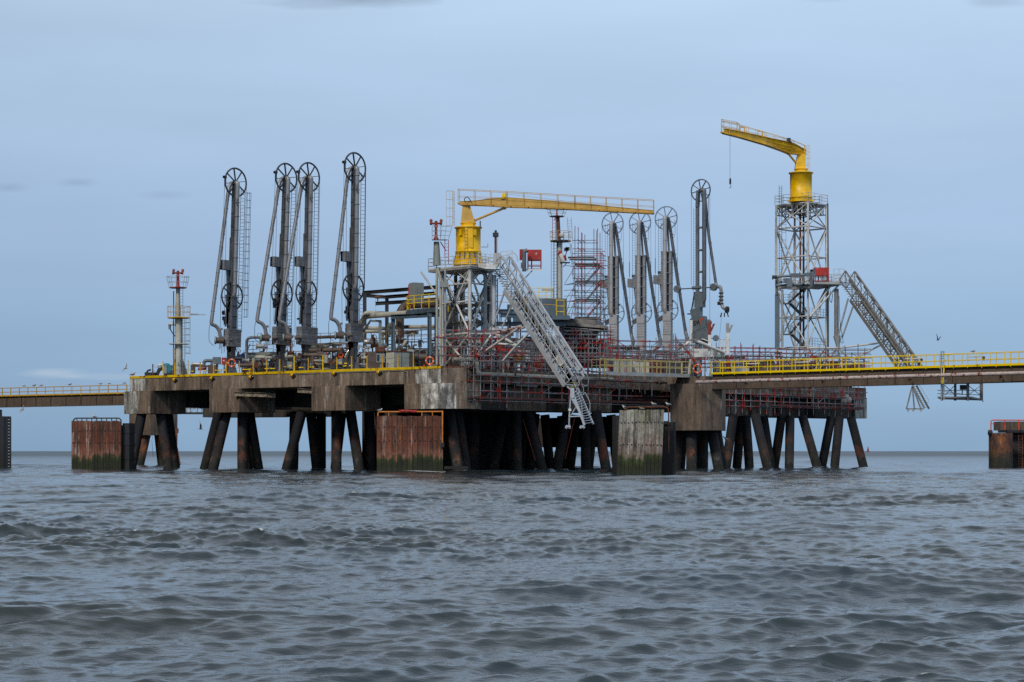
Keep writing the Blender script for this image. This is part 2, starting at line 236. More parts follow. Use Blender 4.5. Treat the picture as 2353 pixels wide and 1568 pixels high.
# ------------------------------------------------------------------ mesh builder
OFF = {}
class MB:
    def __init__(s): s.v = []; s.f = []; s.mi = []; s.sm = []; s.cur = 0
    def add(s, vs, fs, smooth=False):
        n = len(s.v); s.v += [tuple(q) for q in vs]; s.f += [tuple(i+n for i in f) for f in fs]; s.mi += [s.cur]*len(fs); s.sm += [smooth]*len(fs)
    def box(s, c, size, ax=(Vector((1,0,0)), Vector((0,1,0)), Vector((0,0,1)))):
        c = Vector(c); hx, hy, hz = size[0]/2, size[1]/2, size[2]/2
        vs = [c+ax[0]*(hx*i)+ax[1]*(hy*j)+ax[2]*(hz*k) for k in (-1, 1) for j in (-1, 1) for i in (-1, 1)]
        s.add(vs, [(0,2,3,1), (4,5,7,6), (0,1,5,4), (1,3,7,5), (3,2,6,7), (2,0,4,6)]); return s
    def bar(s, p, q, w, h=None, up=UZ):
        p, q = Vector(p), Vector(q); d = q-p; l = d.length
        if l < 1e-6: return s
        d /= l; x = d.cross(up)
        if x.length < 1e-3: x = d.cross(Vector((1, 0, 0)))
        x.normalize(); y = x.cross(d)
        return s.box((p+q)/2, (w, l, h or w), (x, d, y))
    def ibeam(s, p, q, w, h, t=.03, up=UZ):
        p, q = Vector(p), Vector(q); d = (q-p).normalized(); x = d.cross(up)
        if x.length < 1e-3: x = d.cross(Vector((1, 0, 0)))
        x.normalize(); y = x.cross(d); e = y*(h/2-t/2)
        s.bar(p+e, q+e, w, t, up=y); s.bar(p-e, q-e, w, t, up=y); s.bar(p, q, t, h-2*t-.004, up=y); return s
    def tube(s, p, q, r, r2=None, n=8, cap=True):
        p, q = Vector(p), Vector(q); r2 = r if r2 is None else r2; d = q-p
        if d.length < 1e-6: return s
        d.normalize(); x = d.orthogonal().normalized(); y = d.cross(x); vs = []
        for c, rr in ((p, r), (q, r2)):
            for i in range(n):
                a = 2*math.pi*i/n; vs.append(c+x*(rr*math.cos(a))+y*(rr*math.sin(a)))
        fs = [(i, (i+1) % n, n+(i+1) % n, n+i) for i in range(n)]; s.add(vs, fs, True)
        if cap: s.add(vs, [tuple(range(n-1, -1, -1)), tuple(range(n, 2*n))])
        return s
    def path(s, pts, r, n=8, bend=0, cap=True, closed=False):
        pts = [Vector(p) for p in pts]
        if bend:
            o = [pts[0]]
            for i in range(1, len(pts)-1):
                a, b, c = pts[i-1], pts[i], pts[i+1]; la, lc = (a-b).length, (c-b).length; k = min(bend, la*.48, lc*.48)
                pa, pc = b+(a-b)/la*k, b+(c-b)/lc*k
                for j in range(6):
                    t = j/5; o.append(pa*(1-t)**2+b*(2*t*(1-t))+pc*t**2)
            o.append(pts[-1]); pts = o
        m = len(pts); dirs = []
        for i in range(m):
            if closed: d = pts[(i+1) % m]-pts[i-1]
            else: d = pts[min(i+1, m-1)]-pts[max(i-1, 0)]
            dirs.append(d.normalized() if d.length > 1e-9 else Vector((0, 0, 1)))
        x = dirs[0].orthogonal().normalized(); vs = []
        for i, (p, d) in enumerate(zip(pts, dirs)):
            x = (x-d*x.dot(d)); x = x.normalized() if x.length > 1e-6 else d.orthogonal().normalized(); y = d.cross(x)
            for k in range(n):
                a = 2*math.pi*k/n; vs.append(p+x*(r*math.cos(a))+y*(r*math.sin(a)))
        fs = [(i*n+k, i*n+(k+1) % n, ((i+1) % m)*n+(k+1) % n, ((i+1) % m)*n+k) for i in range(m if closed else m-1) for k in range(n)]
        s.add(vs, fs, True)
        if cap and not closed: s.add(vs, [tuple(range(n-1, -1, -1)), tuple(range((m-1)*n, m*n))])
        return s
    def ring(s, c, axis, Rr, r, n=32, k=6):
        c = Vector(c); axis = Vector(axis).normalized(); x = axis.orthogonal().normalized(); y = axis.cross(x)
        return s.path([c+x*(Rr*math.cos(2*math.pi*i/n))+y*(Rr*math.sin(2*math.pi*i/n)) for i in range(n)], r, k, closed=True)
    def lathe(s, c, axis, prof, n=16, smooth=True):
        c = Vector(c); axis = Vector(axis).normalized(); x = axis.orthogonal().normalized(); y = axis.cross(x); vs = []
        for (r, h) in prof:
            for i in range(n):
                a = 2*math.pi*i/n; vs.append(c+axis*h+x*(r*math.cos(a))+y*(r*math.sin(a)))
        fs = [(j*n+i, j*n+(i+1) % n, (j+1)*n+(i+1) % n, (j+1)*n+i) for j in range(len(prof)-1) for i in range(n)]
        s.add(vs, fs, smooth); s.add(vs, [tuple(range(n-1, -1, -1)), tuple(range((len(prof)-1)*n, len(prof)*n))]); return s
    def prism(s, poly, ext):
        poly = [Vector(p) for p in poly]; ext = Vector(ext); n = len(poly)
        s.add(poly+[p+ext for p in poly], [tuple(range(n-1, -1, -1)), tuple(range(n, 2*n))]+[(i, (i+1) % n, n+(i+1) % n, n+i) for i in range(n)]); return s
    def build(s, name, m, parent=None):
        ms = m if isinstance(m, (list, tuple)) else [m]
        if parent is not None: off = OFF.get(parent.name, Vector((0, 0, 0)))
        else:
            lo = [min(v[i] for v in s.v) for i in range(3)]; hi = [max(v[i] for v in s.v) for i in range(3)]
            off = Vector(((lo[0]+hi[0])/2, (lo[1]+hi[1])/2, lo[2]))
        me = bpy.data.meshes.new(name); me.from_pydata([(v[0]-off.x, v[1]-off.y, v[2]-off.z) for v in s.v], [], s.f)
        for q in ms: me.materials.append(M[q] if isinstance(q, str) else q)
        me.polygons.foreach_set("use_smooth", s.sm); me.polygons.foreach_set("material_index", s.mi); me.validate(); me.update()
        o = bpy.data.objects.new(name, me); S.collection.objects.link(o)
        if parent is not None: o.parent = parent
        else: o.location = off
        OFF[o.name] = off
        return o
def tag(o, label, cat, group=None, kind=None):
    if label: o['label'] = label
    if cat: o['category'] = cat
    if group: o['group'] = group
    if kind: o['kind'] = kind
    return o
def thing(name, label, cat, loc, group=None):
    o = bpy.data.objects.new(name, None); S.collection.objects.link(o); o.location = loc; o.empty_display_size = .3
    OFF[o.name] = Vector(loc); return tag(o, label, cat, group)
def local(name, label, cat, group=None):
    """a thing whose parts are modelled round the origin, to be placed afterwards"""
    return thing(name, label, cat, (0, 0, 0), group)
def place(o, loc, rz=0): o.location = loc; o.rotation_euler = (0, 0, rz)
def copy_tree(o, parent=None):
    c = o.copy(); S.collection.objects.link(c); c.parent = parent; OFF[c.name] = OFF.get(o.name, Vector())
    for ch in list(o.children): copy_tree(ch, c)
    return c
def ladder(p, q, side, w=.4, step=.3, r=.022):
    m = MB(); p, q, side = Vector(p), Vector(q), Vector(side).normalized()*w/2; m.tube(p-side, q-side, r, n=5); m.tube(p+side, q+side, r, n=5)
    n = max(2, int((q-p).length/step))
    for i in range(1, n): c = p+(q-p)*(i/n); m.tube(c-side, c+side, r*.7, n=4)
    return m
def rail_run(m, pts, h=1.1, post=1.5, r=.025, mids=(.5,), up=UZ, toe=0, posts=True):
    """hand rail along points at deck level"""
    pts = [Vector(p) for p in pts]
    for a, b in zip(pts[:-1], pts[1:]):
        for k in (1,)+tuple(mids): m.tube(a+up*(h*k), b+up*(h*k), r, n=5)
        n = max(1, round((b-a).length/post))
        if posts:
            for i in range(n+1): c = a+(b-a)*(i/n); m.tube(c, c+up*h, r*1.1, n=5)
        if toe: m.bar(a+up*(toe/2), b+up*(toe/2), .015, toe)
    return m
# ================================================================== SEA
def sea():
    rs = np.random.RandomState(5)
    ys = np.concatenate([[2, 4, 6, 8], np.geomspace(10, 110, 1050), np.geomspace(110.6, 900, 480), np.geomspace(930, 45000, 60)])
    t1 = np.linspace(-.32, .32, 940); t2 = np.linspace(.34, 1.0, 80)
    ts = np.concatenate([np.linspace(-3, -1.05, 14), -t2[::-1], t1, t2, np.linspace(1.05, 3, 14)])
    Y, T = np.meshgrid(ys, ts, indexing='ij'); X = Y*T
    dy = np.gradient(ys)[:, None]*np.ones_like(X); dx = np.abs(np.gradient(ts))[None, :]*Y
    X = X.astype(np.float32); Y = Y.astype(np.float32); dx = dx.astype(np.float32); dy = dy.astype(np.float32)
    Z = np.zeros_like(X); DX = np.zeros_like(X); DY = np.zeros_like(X); J = np.zeros_like(X)
    lam = np.concatenate([np.geomspace(13, 4.2, 18), np.geomspace(4.0, 1.1, 44), np.geomspace(1.0, .16, 84)])
    calm = .72+.42*np.sin(.05*X+1.3*np.sin(.045*Y+1)+2)*np.sin(.17*Y+1.4*np.sin(.055*X)+.6)+.25*np.sin(.021*X-.07*Y+1.2*np.sin(.11*X+.3))+.18*np.sin(.31*Y+.9*np.sin(.13*X)+1.7)
    calm = np.clip(calm*.8+.18, .58, 1.2).astype(np.float32)
    for i, l in enumerate(lam):
        if l > 3.5: wsp, sl = .45, .022
        elif l > 1.0: wsp, sl = .5, (.025 if l > 2 else .031)
        else: wsp, sl = .7, .056
        k = np.float32(2*np.pi/l); th = rs.normal(0, wsp)+.25; dirx, diry = np.float32(np.sin(th)), np.float32(-np.cos(th))
        sl *= rs.uniform(.6, 1.4); A = np.float32(sl/k); ph = np.float32(rs.uniform(0, 2*np.pi))
        f = k*(dirx*X+diry*Y)+ph
        att = np.clip((l/(1.8*np.maximum(dy*abs(diry), dx*abs(dirx)))-1), 0, 1)
        # gusts: groups of rougher and calmer water
        g = .70+.55*np.sin(X*.11+Y*.23+i*1.3)*np.sin(Y*.09-X*.05+i*.7)+.25*np.sin(X*.37+i*2.1)*np.sin(Y*.31+i*1.1) if l < 5 else 1
        if l < 3: g = g*calm
        c, s = np.cos(f), np.sin(f); A = A*att*g
        Z += A*c; q = 1.25 if l > 1 else .9
        DX -= q*A*dirx*s; DY -= q*A*diry*s; J += q*A*k*c
    for (fx, fy, fr_) in FEET: J += 1.5*np.exp(-((X-fx)**2+(Y-fy)**2)/fr_**2)
    X = X+DX; Y = Y+DY
    n, m = Z.shape; co = np.stack([X, Y, Z], -1).reshape(-1, 3).astype(np.float32)
    i = np.arange(n-1)[:, None]*m+np.arange(m-1)[None, :]
    q = np.stack([i, i+1, i+m+1, i+m], -1).reshape(-1, 4).astype(np.int32)
    me = bpy.data.meshes.new("sea"); me.vertices.add(len(co)); me.vertices.foreach_set("co", co.ravel())
    me.loops.add(q.size); me.loops.foreach_set("vertex_index", q.ravel()); me.polygons.add(len(q))
    me.polygons.foreach_set("loop_start", np.arange(0, q.size, 4, dtype=np.int32)); me.polygons.foreach_set("loop_total", np.full(len(q), 4, dtype=np.int32))
    me.polygons.foreach_set("use_smooth", np.ones(len(q), dtype=bool)); me.update(calc_edges=True)
    at = me.attributes.new("foam", 'FLOAT', 'POINT'); at.data.foreach_set("value", J.reshape(-1).astype(np.float32))
    o = bpy.data.objects.new("sea", me); S.collection.objects.link(o); o['kind'] = 'structure'
    mt = bpy.data.materials.new("choppy_brown_water"); mt.use_nodes = True; nt = mt.node_tree; N = nt.nodes; L = nt.links; bs = N["Principled BSDF"]
    bs.inputs["Roughness"].default_value = .06; bs.inputs["IOR"].default_value = 1.33; bs.inputs["Specular IOR Level"].default_value = .5
    geo = N.new("ShaderNodeNewGeometry")
    # open water offshore is rougher than the sheltered water near the boat
    spz = N.new("ShaderNodeSeparateXYZ"); L.new(geo.outputs["Position"], spz.inputs[0]); rg = N.new("ShaderNodeMapRange"); L.new(spz.outputs[1], rg.inputs[0])
    rg.inputs[1].default_value = 90; rg.inputs[2].default_value = 900; rg.inputs[3].default_value = .03; rg.inputs[4].default_value = .42; L.new(rg.outputs[0], bs.inputs["Roughness"])
    def nz(scale, det, vec=None):
        a = N.new("ShaderNodeTexNoise"); a.inputs["Scale"].default_value = scale; a.inputs["Detail"].default_value = det; a.inputs["Roughness"].default_value = .6
        L.new(vec or geo.outputs["Position"], a.inputs[0]); return a.outputs[0]
    mp = N.new("ShaderNodeMapping"); L.new(geo.outputs["Position"], mp.inputs[0]); mp.inputs["Scale"].default_value = (.55, 1.1, 1); mp.inputs["Rotation"].default_value = (0, 0, .25)
    rn = N.new("ShaderNodeTexNoise"); rn.noise_type = 'RIDGED_MULTIFRACTAL'; rn.inputs["Scale"].default_value = 2.6; rn.inputs["Detail"].default_value = 5; rn.inputs["Roughness"].default_value = .55; L.new(mp.outputs[0], rn.inputs[0]); rs_ = N.new("ShaderNodeMath"); rs_.operation = 'MULTIPLY_ADD'; L.new(rn.outputs[0], rs_.inputs[0]); rs_.inputs[1].default_value = .55; L.new(nz(8.5, 4, mp.outputs[0]), rs_.inputs[2]); h1 = rs_.outputs[0]; h2 = nz(1.3, 4, mp.outputs[0]); big = nz(.05, 3)
    ad0 = N.new("ShaderNodeMath"); ad0.operation = 'MULTIPLY_ADD'; L.new(nz(.6, 3, mp.outputs[0]), ad0.inputs[0]); ad0.inputs[1].default_value = 3.0; L.new(h1, ad0.inputs[2])
    ad = N.new("ShaderNodeMath"); ad.operation = 'MULTIPLY_ADD'; L.new(h2, ad.inputs[0]); ad.inputs[1].default_value = 1.8; L.new(ad0.outputs[0], ad.inputs[2])
    bp = N.new("ShaderNodeBump"); bp.inputs["Strength"].default_value = .3; bp.inputs["Distance"].default_value = .05; L.new(ad.outputs[0], bp.inputs["Height"]); L.new(bp.outputs[0], bs.inputs["Normal"])
    rp = N.new("ShaderNodeValToRGB"); L.new(big, rp.inputs[0]); rp.color_ramp.elements[0].position = .35; rp.color_ramp.elements[1].position = .65
    rp.color_ramp.elements[0].color = (.036, .044, .040, 1); rp.color_ramp.elements[1].color = (.020, .037, .052, 1)
    fa = N.new("ShaderNodeAttribute"); fa.attribute_name = "foam"
    fn = nz(5, 8); fm = N.new("ShaderNodeMath"); fm.operation = 'MULTIPLY_ADD'; L.new(fn, fm.inputs[0]); fm.inputs[1].default_value = 1.5; L.new(fa.outputs["Fac"], fm.inputs[2])
    fr = N.new("ShaderNodeMapRange"); L.new(fm.outputs[0], fr.inputs[0]); fr.inputs[1].default_value = 1.6; fr.inputs[2].default_value = 1.9
    mx = N.new("ShaderNodeMix"); mx.data_type = 'RGBA'; L.new(fr.outputs[0], mx.inputs[0]); L.new(rp.outputs[0], mx.inputs[6]); mx.inputs[7].default_value = (.6, .62, .62, 1)
    L.new(mx.outputs[2], bs.inputs["Base Color"])
    me.materials.append(mt)
FEET = []

# ================================================================== JETTY PLATFORM
plat = thing("jetty_platform", "long brown concrete jetty platform on dark raking piles carrying the cranes and loading arms", "platform", P(0, 0, 0))
def P2(L_, z): return [P(a, b, z) for a, b in L_]
def poly_slab(L_, z0, z1, name, m):
    return MB().prism(P2(L_, z0), (0, 0, z1-z0)).build(name, m, plat)
AE, BE = 44.4, 71.6
CB, CT = 5.79, 8.15
# deck: facade beam on the left side, chamfered corner, recessed right side
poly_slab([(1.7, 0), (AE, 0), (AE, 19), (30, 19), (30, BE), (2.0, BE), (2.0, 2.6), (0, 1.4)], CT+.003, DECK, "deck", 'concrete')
# fascia beams standing a little proud, each with its own tone
def facing(x0, x1, z0, z1, m, proud=.03, name="facing", b=0):
    a0, a1 = sa(x0, b), sa(x1, b)
    MB().prism([P(a0, b-proud, z0), P(a1, b-proud, z0), P(a1, b+.02, z0), P(a0, b+.02, z0)], (0, 0, z1-z0)).build(name, m, plat)
facing(299, 341, CT+.02, DECK-.13, 'concrete_pale')
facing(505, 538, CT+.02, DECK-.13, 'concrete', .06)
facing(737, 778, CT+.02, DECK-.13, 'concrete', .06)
# caps
def cap_front(x0, x1, depth, m='concrete', z0=CB, z1=CT, b=-.28, name="pile_cap", a_off=0):
    a0, a1 = sa(x0, b), sa(x1, b)
    return MB().prism([P(a0, b, z0), P(a1, b, z0), P(a1, b+depth, z0), P(a0, b+depth, z0)], (0, 0, z1-z0)).build(name, m, plat)
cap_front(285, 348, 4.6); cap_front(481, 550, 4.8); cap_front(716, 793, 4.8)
facing(285.5, 317, CB+.01, CT-.01, 'concrete_pale', .03, b=-.28)
# corner cap (octagonal)
a929 = sa(929, -.3); A1 = (1.7, -.3); B1 = (-.25, 1.15); b1089 = sb(1089, -.25)
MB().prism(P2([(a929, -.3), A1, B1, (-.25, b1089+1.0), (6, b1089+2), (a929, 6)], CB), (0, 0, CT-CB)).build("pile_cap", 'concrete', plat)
def quadface(p, q, z0, z1, m, proud=.03):
    n = (q-p).cross(UZ).normalized()
    if n.y > 0: n = -n
    MB().prism([p+n*proud+UZ*z0, q+n*proud+UZ*z0, q-n*.02+UZ*z0, p-n*.02+UZ*z0], (0, 0, z1-z0)).build("facing", m, plat)
quadface(P(sa(968, -.3), -.3), P(*A1), CB+.01, CT-.01, 'concrete_white')
pa, pb = P(*A1), P(*B1); quadface(pa, pa+(pb-pa)*.62, CB+.01, CT-.01, 'concrete_pale')
quadface(P(sa(955), 0), P(1.75, 0), CT+.02, DECK-.15, 'concrete_pale', .02)
# second row caps and lower beams seen under the deck
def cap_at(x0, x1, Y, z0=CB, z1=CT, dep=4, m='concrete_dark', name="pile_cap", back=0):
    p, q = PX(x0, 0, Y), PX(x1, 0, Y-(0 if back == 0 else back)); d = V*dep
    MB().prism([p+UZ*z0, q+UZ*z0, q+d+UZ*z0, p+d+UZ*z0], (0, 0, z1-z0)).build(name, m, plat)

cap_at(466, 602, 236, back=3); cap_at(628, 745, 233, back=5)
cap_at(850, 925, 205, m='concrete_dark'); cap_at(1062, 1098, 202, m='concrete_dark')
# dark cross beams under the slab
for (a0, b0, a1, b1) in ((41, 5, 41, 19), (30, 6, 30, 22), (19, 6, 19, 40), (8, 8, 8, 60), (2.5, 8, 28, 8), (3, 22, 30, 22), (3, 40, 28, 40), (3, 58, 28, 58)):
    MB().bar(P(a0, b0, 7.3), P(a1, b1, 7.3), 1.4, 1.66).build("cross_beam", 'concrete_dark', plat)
# right side caps
def cap_right(x0, x1, a=1.0, dep=4.5, m='concrete', z0=CB, z1=CT):
    b0, b1 = sb(x0, a), sb(x1, a)
    MB().prism([P(a, b0, z0), P(a, b1, z0), P(a+dep, b1, z0), P(a+dep, b0, z0)], (0, 0, z1-z0)).build("pile_cap", m, plat)
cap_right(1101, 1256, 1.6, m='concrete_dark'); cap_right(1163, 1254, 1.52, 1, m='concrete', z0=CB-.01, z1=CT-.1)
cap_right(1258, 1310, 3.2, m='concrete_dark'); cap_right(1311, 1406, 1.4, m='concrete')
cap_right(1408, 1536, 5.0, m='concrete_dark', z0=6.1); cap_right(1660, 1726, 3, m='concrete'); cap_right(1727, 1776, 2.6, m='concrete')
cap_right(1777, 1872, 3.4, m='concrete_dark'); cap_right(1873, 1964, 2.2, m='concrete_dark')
cap_right(1965, 1992, 1.8, 5, m='concrete_pale', z1=CT+.1)
# edge wall of the right side, set back, with a rusty upstand
MB().prism(P2([(1.0, sb(1092, 1.0)), (1.0, sb(1535, 1.0)), (1.9, sb(1535, 1.0)), (1.9, sb(1092, 1.0))], CT+.05), (0, 0, 1.35)).build("edge_beam", 'concrete', plat)
MB().prism(P2([(1.3, sb(1662, 1.3)), (1.3, sb(1990, 1.3)), (1.9, sb(1990, 1.3)), (1.9, sb(1662, 1.3))], CT+.05), (0, 0, 1.2)).build("edge_beam", 'concrete', plat)
quadface(P(1.3, sb(1968, 1.3)), P(1.3, sb(1989, 1.3)), CT+.1, CT+1.2, 'rust')
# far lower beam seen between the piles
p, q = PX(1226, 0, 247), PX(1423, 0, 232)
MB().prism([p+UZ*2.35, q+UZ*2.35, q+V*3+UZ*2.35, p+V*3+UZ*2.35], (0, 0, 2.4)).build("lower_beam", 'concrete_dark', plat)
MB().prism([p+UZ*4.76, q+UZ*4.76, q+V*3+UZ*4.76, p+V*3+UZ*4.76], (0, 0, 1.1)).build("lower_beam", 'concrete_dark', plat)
# added dark walls standing in for shade under the middle of the deck
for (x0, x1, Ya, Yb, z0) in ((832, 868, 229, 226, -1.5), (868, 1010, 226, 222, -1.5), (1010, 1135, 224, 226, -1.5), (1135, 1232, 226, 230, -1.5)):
    a, b = PX(x0, z0, Ya), PX(x1, z0, Yb); MB().prism([a, b, b+Vector((0, 2, 0)), a+Vector((0, 2, 0))], (0, 0, 7.2-z0)).build("dark_backing", 'concrete_dark', plat)
# piles:   top x, foot x, depth of top, depth of foot
PILES = [(326, 301, 214, 213), (369, 388, 214, 212.5), (386, 403, 217, 217), (521, 489, 207.5, 206), (503, 470, 210, 211), (557, 557, 207, 205.5), (574, 570, 211, 212), (573, 594, 209, 208.5),
 (694, 658, 203, 204), (677, 674, 210, 212), (714, 728, 212, 212), (738, 738, 216, 216), (773, 773, 201.5, 199.5), (805, 826, 200, 198.5), (848, 852, 204, 204), (872, 892, 206, 207), (785, 770, 214, 215),
 (1032, 1053, 192, 190.5), (1050, 1071, 194, 194), (985, 960, 190, 189), (1158, 1133, 207, 206), (1186, 1188, 202.5, 201), (1213, 1246, 203, 201.5), (1304, 1279, 206, 205), (1345, 1346, 210, 210),
 (1370, 1393, 204.5, 203), (1404, 1418, 222, 222), (1252, 1264, 222, 222), (1160, 1176, 215, 215), (1230, 1215, 218, 219), (1325, 1310, 224, 224), (1095, 1085, 205, 205), (1110, 1126, 208, 208), (1064, 1046, 206, 208), (930, 915, 208, 208), (1000, 1012, 210, 210), (1075, 1092, 214, 214), (1145, 1160, 222, 222), (1200, 1193, 226, 226), (1290, 1300, 228, 228), (1365, 1352, 218, 218),
 (1685, 1668, 224, 223), (1703, 1693, 229, 230), (1714, 1722, 227, 227), (1735, 1764, 223, 221.5), (1754, 1771, 230, 230), (1796, 1779, 231, 232), (1815.5, 1813.5, 230, 229), (1844, 1878, 232, 231), (1910, 1888, 236, 236), (1929, 1917.5, 236, 235), (1955, 1984.5, 238, 237)]
for i, (xt, xb, Yt, Yb) in enumerate(PILES):
    t, b = PX(xt, CB+.05 if i < 43 or i > 42 else 4, Yt), PX(xb, 0, Yb); e = b+(b-t)*.35
    MB().tube(t, e, .51, n=20).build("pile", 'pile', plat); FEET.append((b.x, b.y, .95))
# thin red pipes running down behind the piles
for (x0, y0, x1, y1, Y) in ((1201, 962, 1230, 1058, 200), (1320, 962, 1299, 1054, 202), (546, 965, 546, 1030, 204)):
    MB().tube(V3(x0, y0, Y), V3(x1, y1, Y), .045, n=6).build("drain_pipe", 'rust_red', plat)
# yellow edge strip
MB().prism([P(sa(299), -.07, DECK-.17), P(1.75, -.07, DECK-.17), P(1.75, .35, DECK-.17), P(sa(299), .35, DECK-.17)], (0, 0, .24)).build("edge_strip", 'edge_yellow', plat)
MB().prism([P(1.75, -.06, DECK-.1), P(.05, 1.36, DECK-.1), P(.4, 1.7, DECK-.1), P(1.95, .3, DECK-.1)], (0, 0, .16)).build("edge_strip", 'rust', plat)
for (x0, y0, x1, y1, b0_, b1_) in ((539, 905.5, 634, 909, -.6, 1.2), (684, 897.5, 722, 900, -.6, .3)):
    MB().ibeam(V3(x0, y0, P(sa(x0, b0_), b0_).y), V3(x1, y1, P(sa(x1, b1_), b1_).y), .32, .42).build("cantilever_beam", 'rusty_cream', plat)
m = MB()
for (x0, x1) in ((1068, 1088), ): m.bar(P(0, 1.6, DECK-.06), P(.6, 3.4, DECK-.06), .3, .1)
m.build("edge_strip", 'rust', plat)
# conduit and bulkhead lamps along the beam
lamps = [(398, 873), (483.5, 869.5), (572.5, 866.6), (668.5, 862.6), (764.5, 858.6), (867, 856)]
cpts = []
for (x, y) in lamps[:4]:
    Y = P(sa(x), 0).y-.1; cpts.append(V3(x+4, y-1.2, Y))
MB().path(cpts, .025, n=5).build("conduit", 'galv', plat)
cpts = [V3(668, 860, P(sa(668), 0).y-.1), V3(700, 859, P(sa(700), 0).y-.1), V3(862, 853.5, P(sa(862), 0).y-.1), V3(926, 852, P(sa(926), 0).y-.1), V3(936, 855, P(sa(936), 0).y-.1), V3(936, 879, P(sa(936), 0).y-.1)]
MB().path(cpts, .025, n=5).build("conduit", 'galv', plat)
ordl = ["under the white monitor tower", "below the red fire cabinet", "below the first pair of loading arms", "between the second and third loading arm", "below the tallest loading arm", "nearest the white cabinet"]
for (x, y), w in zip(lamps, ordl):
    c = V3(x, y, P(sa(x), 0).y-.22)
    t = thing("bulkhead_lamp", "small yellow bulkhead lamp on the concrete beam "+w, "lamp", c, "yellow lamps along the concrete beam")
    MB().lathe(c-U*.22, -U, [(.02, -.25), (.16, -.22), (.19, 0), (.14, .1)], 12).build("lamp_shade", 'yellow', t)
    MB().lathe(c-U*.32, -U, [(.1, 0), (.13, .12), (.05, .24)], 10).build("lamp_glass", 'glass', t)
    MB().box(c+V*.12, (.12, .2, .1), AX).build("bracket", 'dark_steel', t)

# ================================================================== WALKWAY PIERS
t = thing("walkway_pier", "tall brown concrete pier under the near end of the yellow railed walkway", "pier", PX(1600, 0, 207))
def pierblock(x0, x1, xm, Y, z0, z1, t, m='concrete', dep=6):
    a, b, c = PX(x0, z0, Y+2.2), PX(xm, z0, Y), PX(x1, z0, Y+1.2)
    MB().prism([a, b, c, c+Vector((1, dep, 0)), a+Vector((1, dep, 0))], (0, 0, z1-z0)).build("pier_cap", m, t)
pierblock(1540, 1659, 1612, 206, 4.0, 8.72, t)
MB().box(PX(1598, 9.1, 209), (4.6, 3.2, .75), AX).build("bearing_block", 'concrete', t)
for (xt, xb, Yt, Yb) in ((1558, 1552, 211, 211), (1568, 1562, 213, 213), (1589, 1589, 208.5, 207.5), (1616, 1615, 212, 212), (1635, 1652, 209.5, 208.5), (1646, 1660, 212, 213), (1604, 1606, 214, 214)):
    a, b = PX(xt, 4.05, Yt), PX(xb, 0, Yb); MB().tube(a, b+(b-a)*.35, .54, n=20).build("pile", 'pile', t); FEET.append((b.x, b.y, .95))
t = thing("walkway_pier", "brown concrete pier seen behind the left corner legs of the platform", "pier", PX(335, 0, 267))
pierblock(297, 373, 345, 266, 4.0, 8.1, t)
for (xt, xb, Y) in ((337, 321, 268), (364, 372, 270)):
    a, b = PX(xt, 4.05, Y), PX(xb, 0, Y); MB().tube(a, b+(b-a)*.35, .55, n=20).build("pile", 'tide_rust', t)
pts = [V3(340, 1000, 266), V3(351, 1003, 266), V3(349, 1014, 266), V3(352, 1052, 266)]
MB().path(pts, .03, n=4).build("hanging_rope", 'cable', t)
t = thing("access_ladder", "dark ladder pole hanging beside the left corner legs down to the water", "ladder", PX(400, 0, 262))
ladder(V3(400, 952, 262), V3(400, 1040, 262), (1, 0, 0), .45, .4, .04).build("ladder_frame", 'dark_steel', t)
m = MB(); m.bar(V3(404, 986, 262), V3(403, 1030, 262), .55, .4); m.bar(V3(404, 1030, 262), V3(411, 1069, 261), .4); m.box(V3(398, 990, 262), (1.3, .5, .6)); m.build("guide_post", 'rust', t)

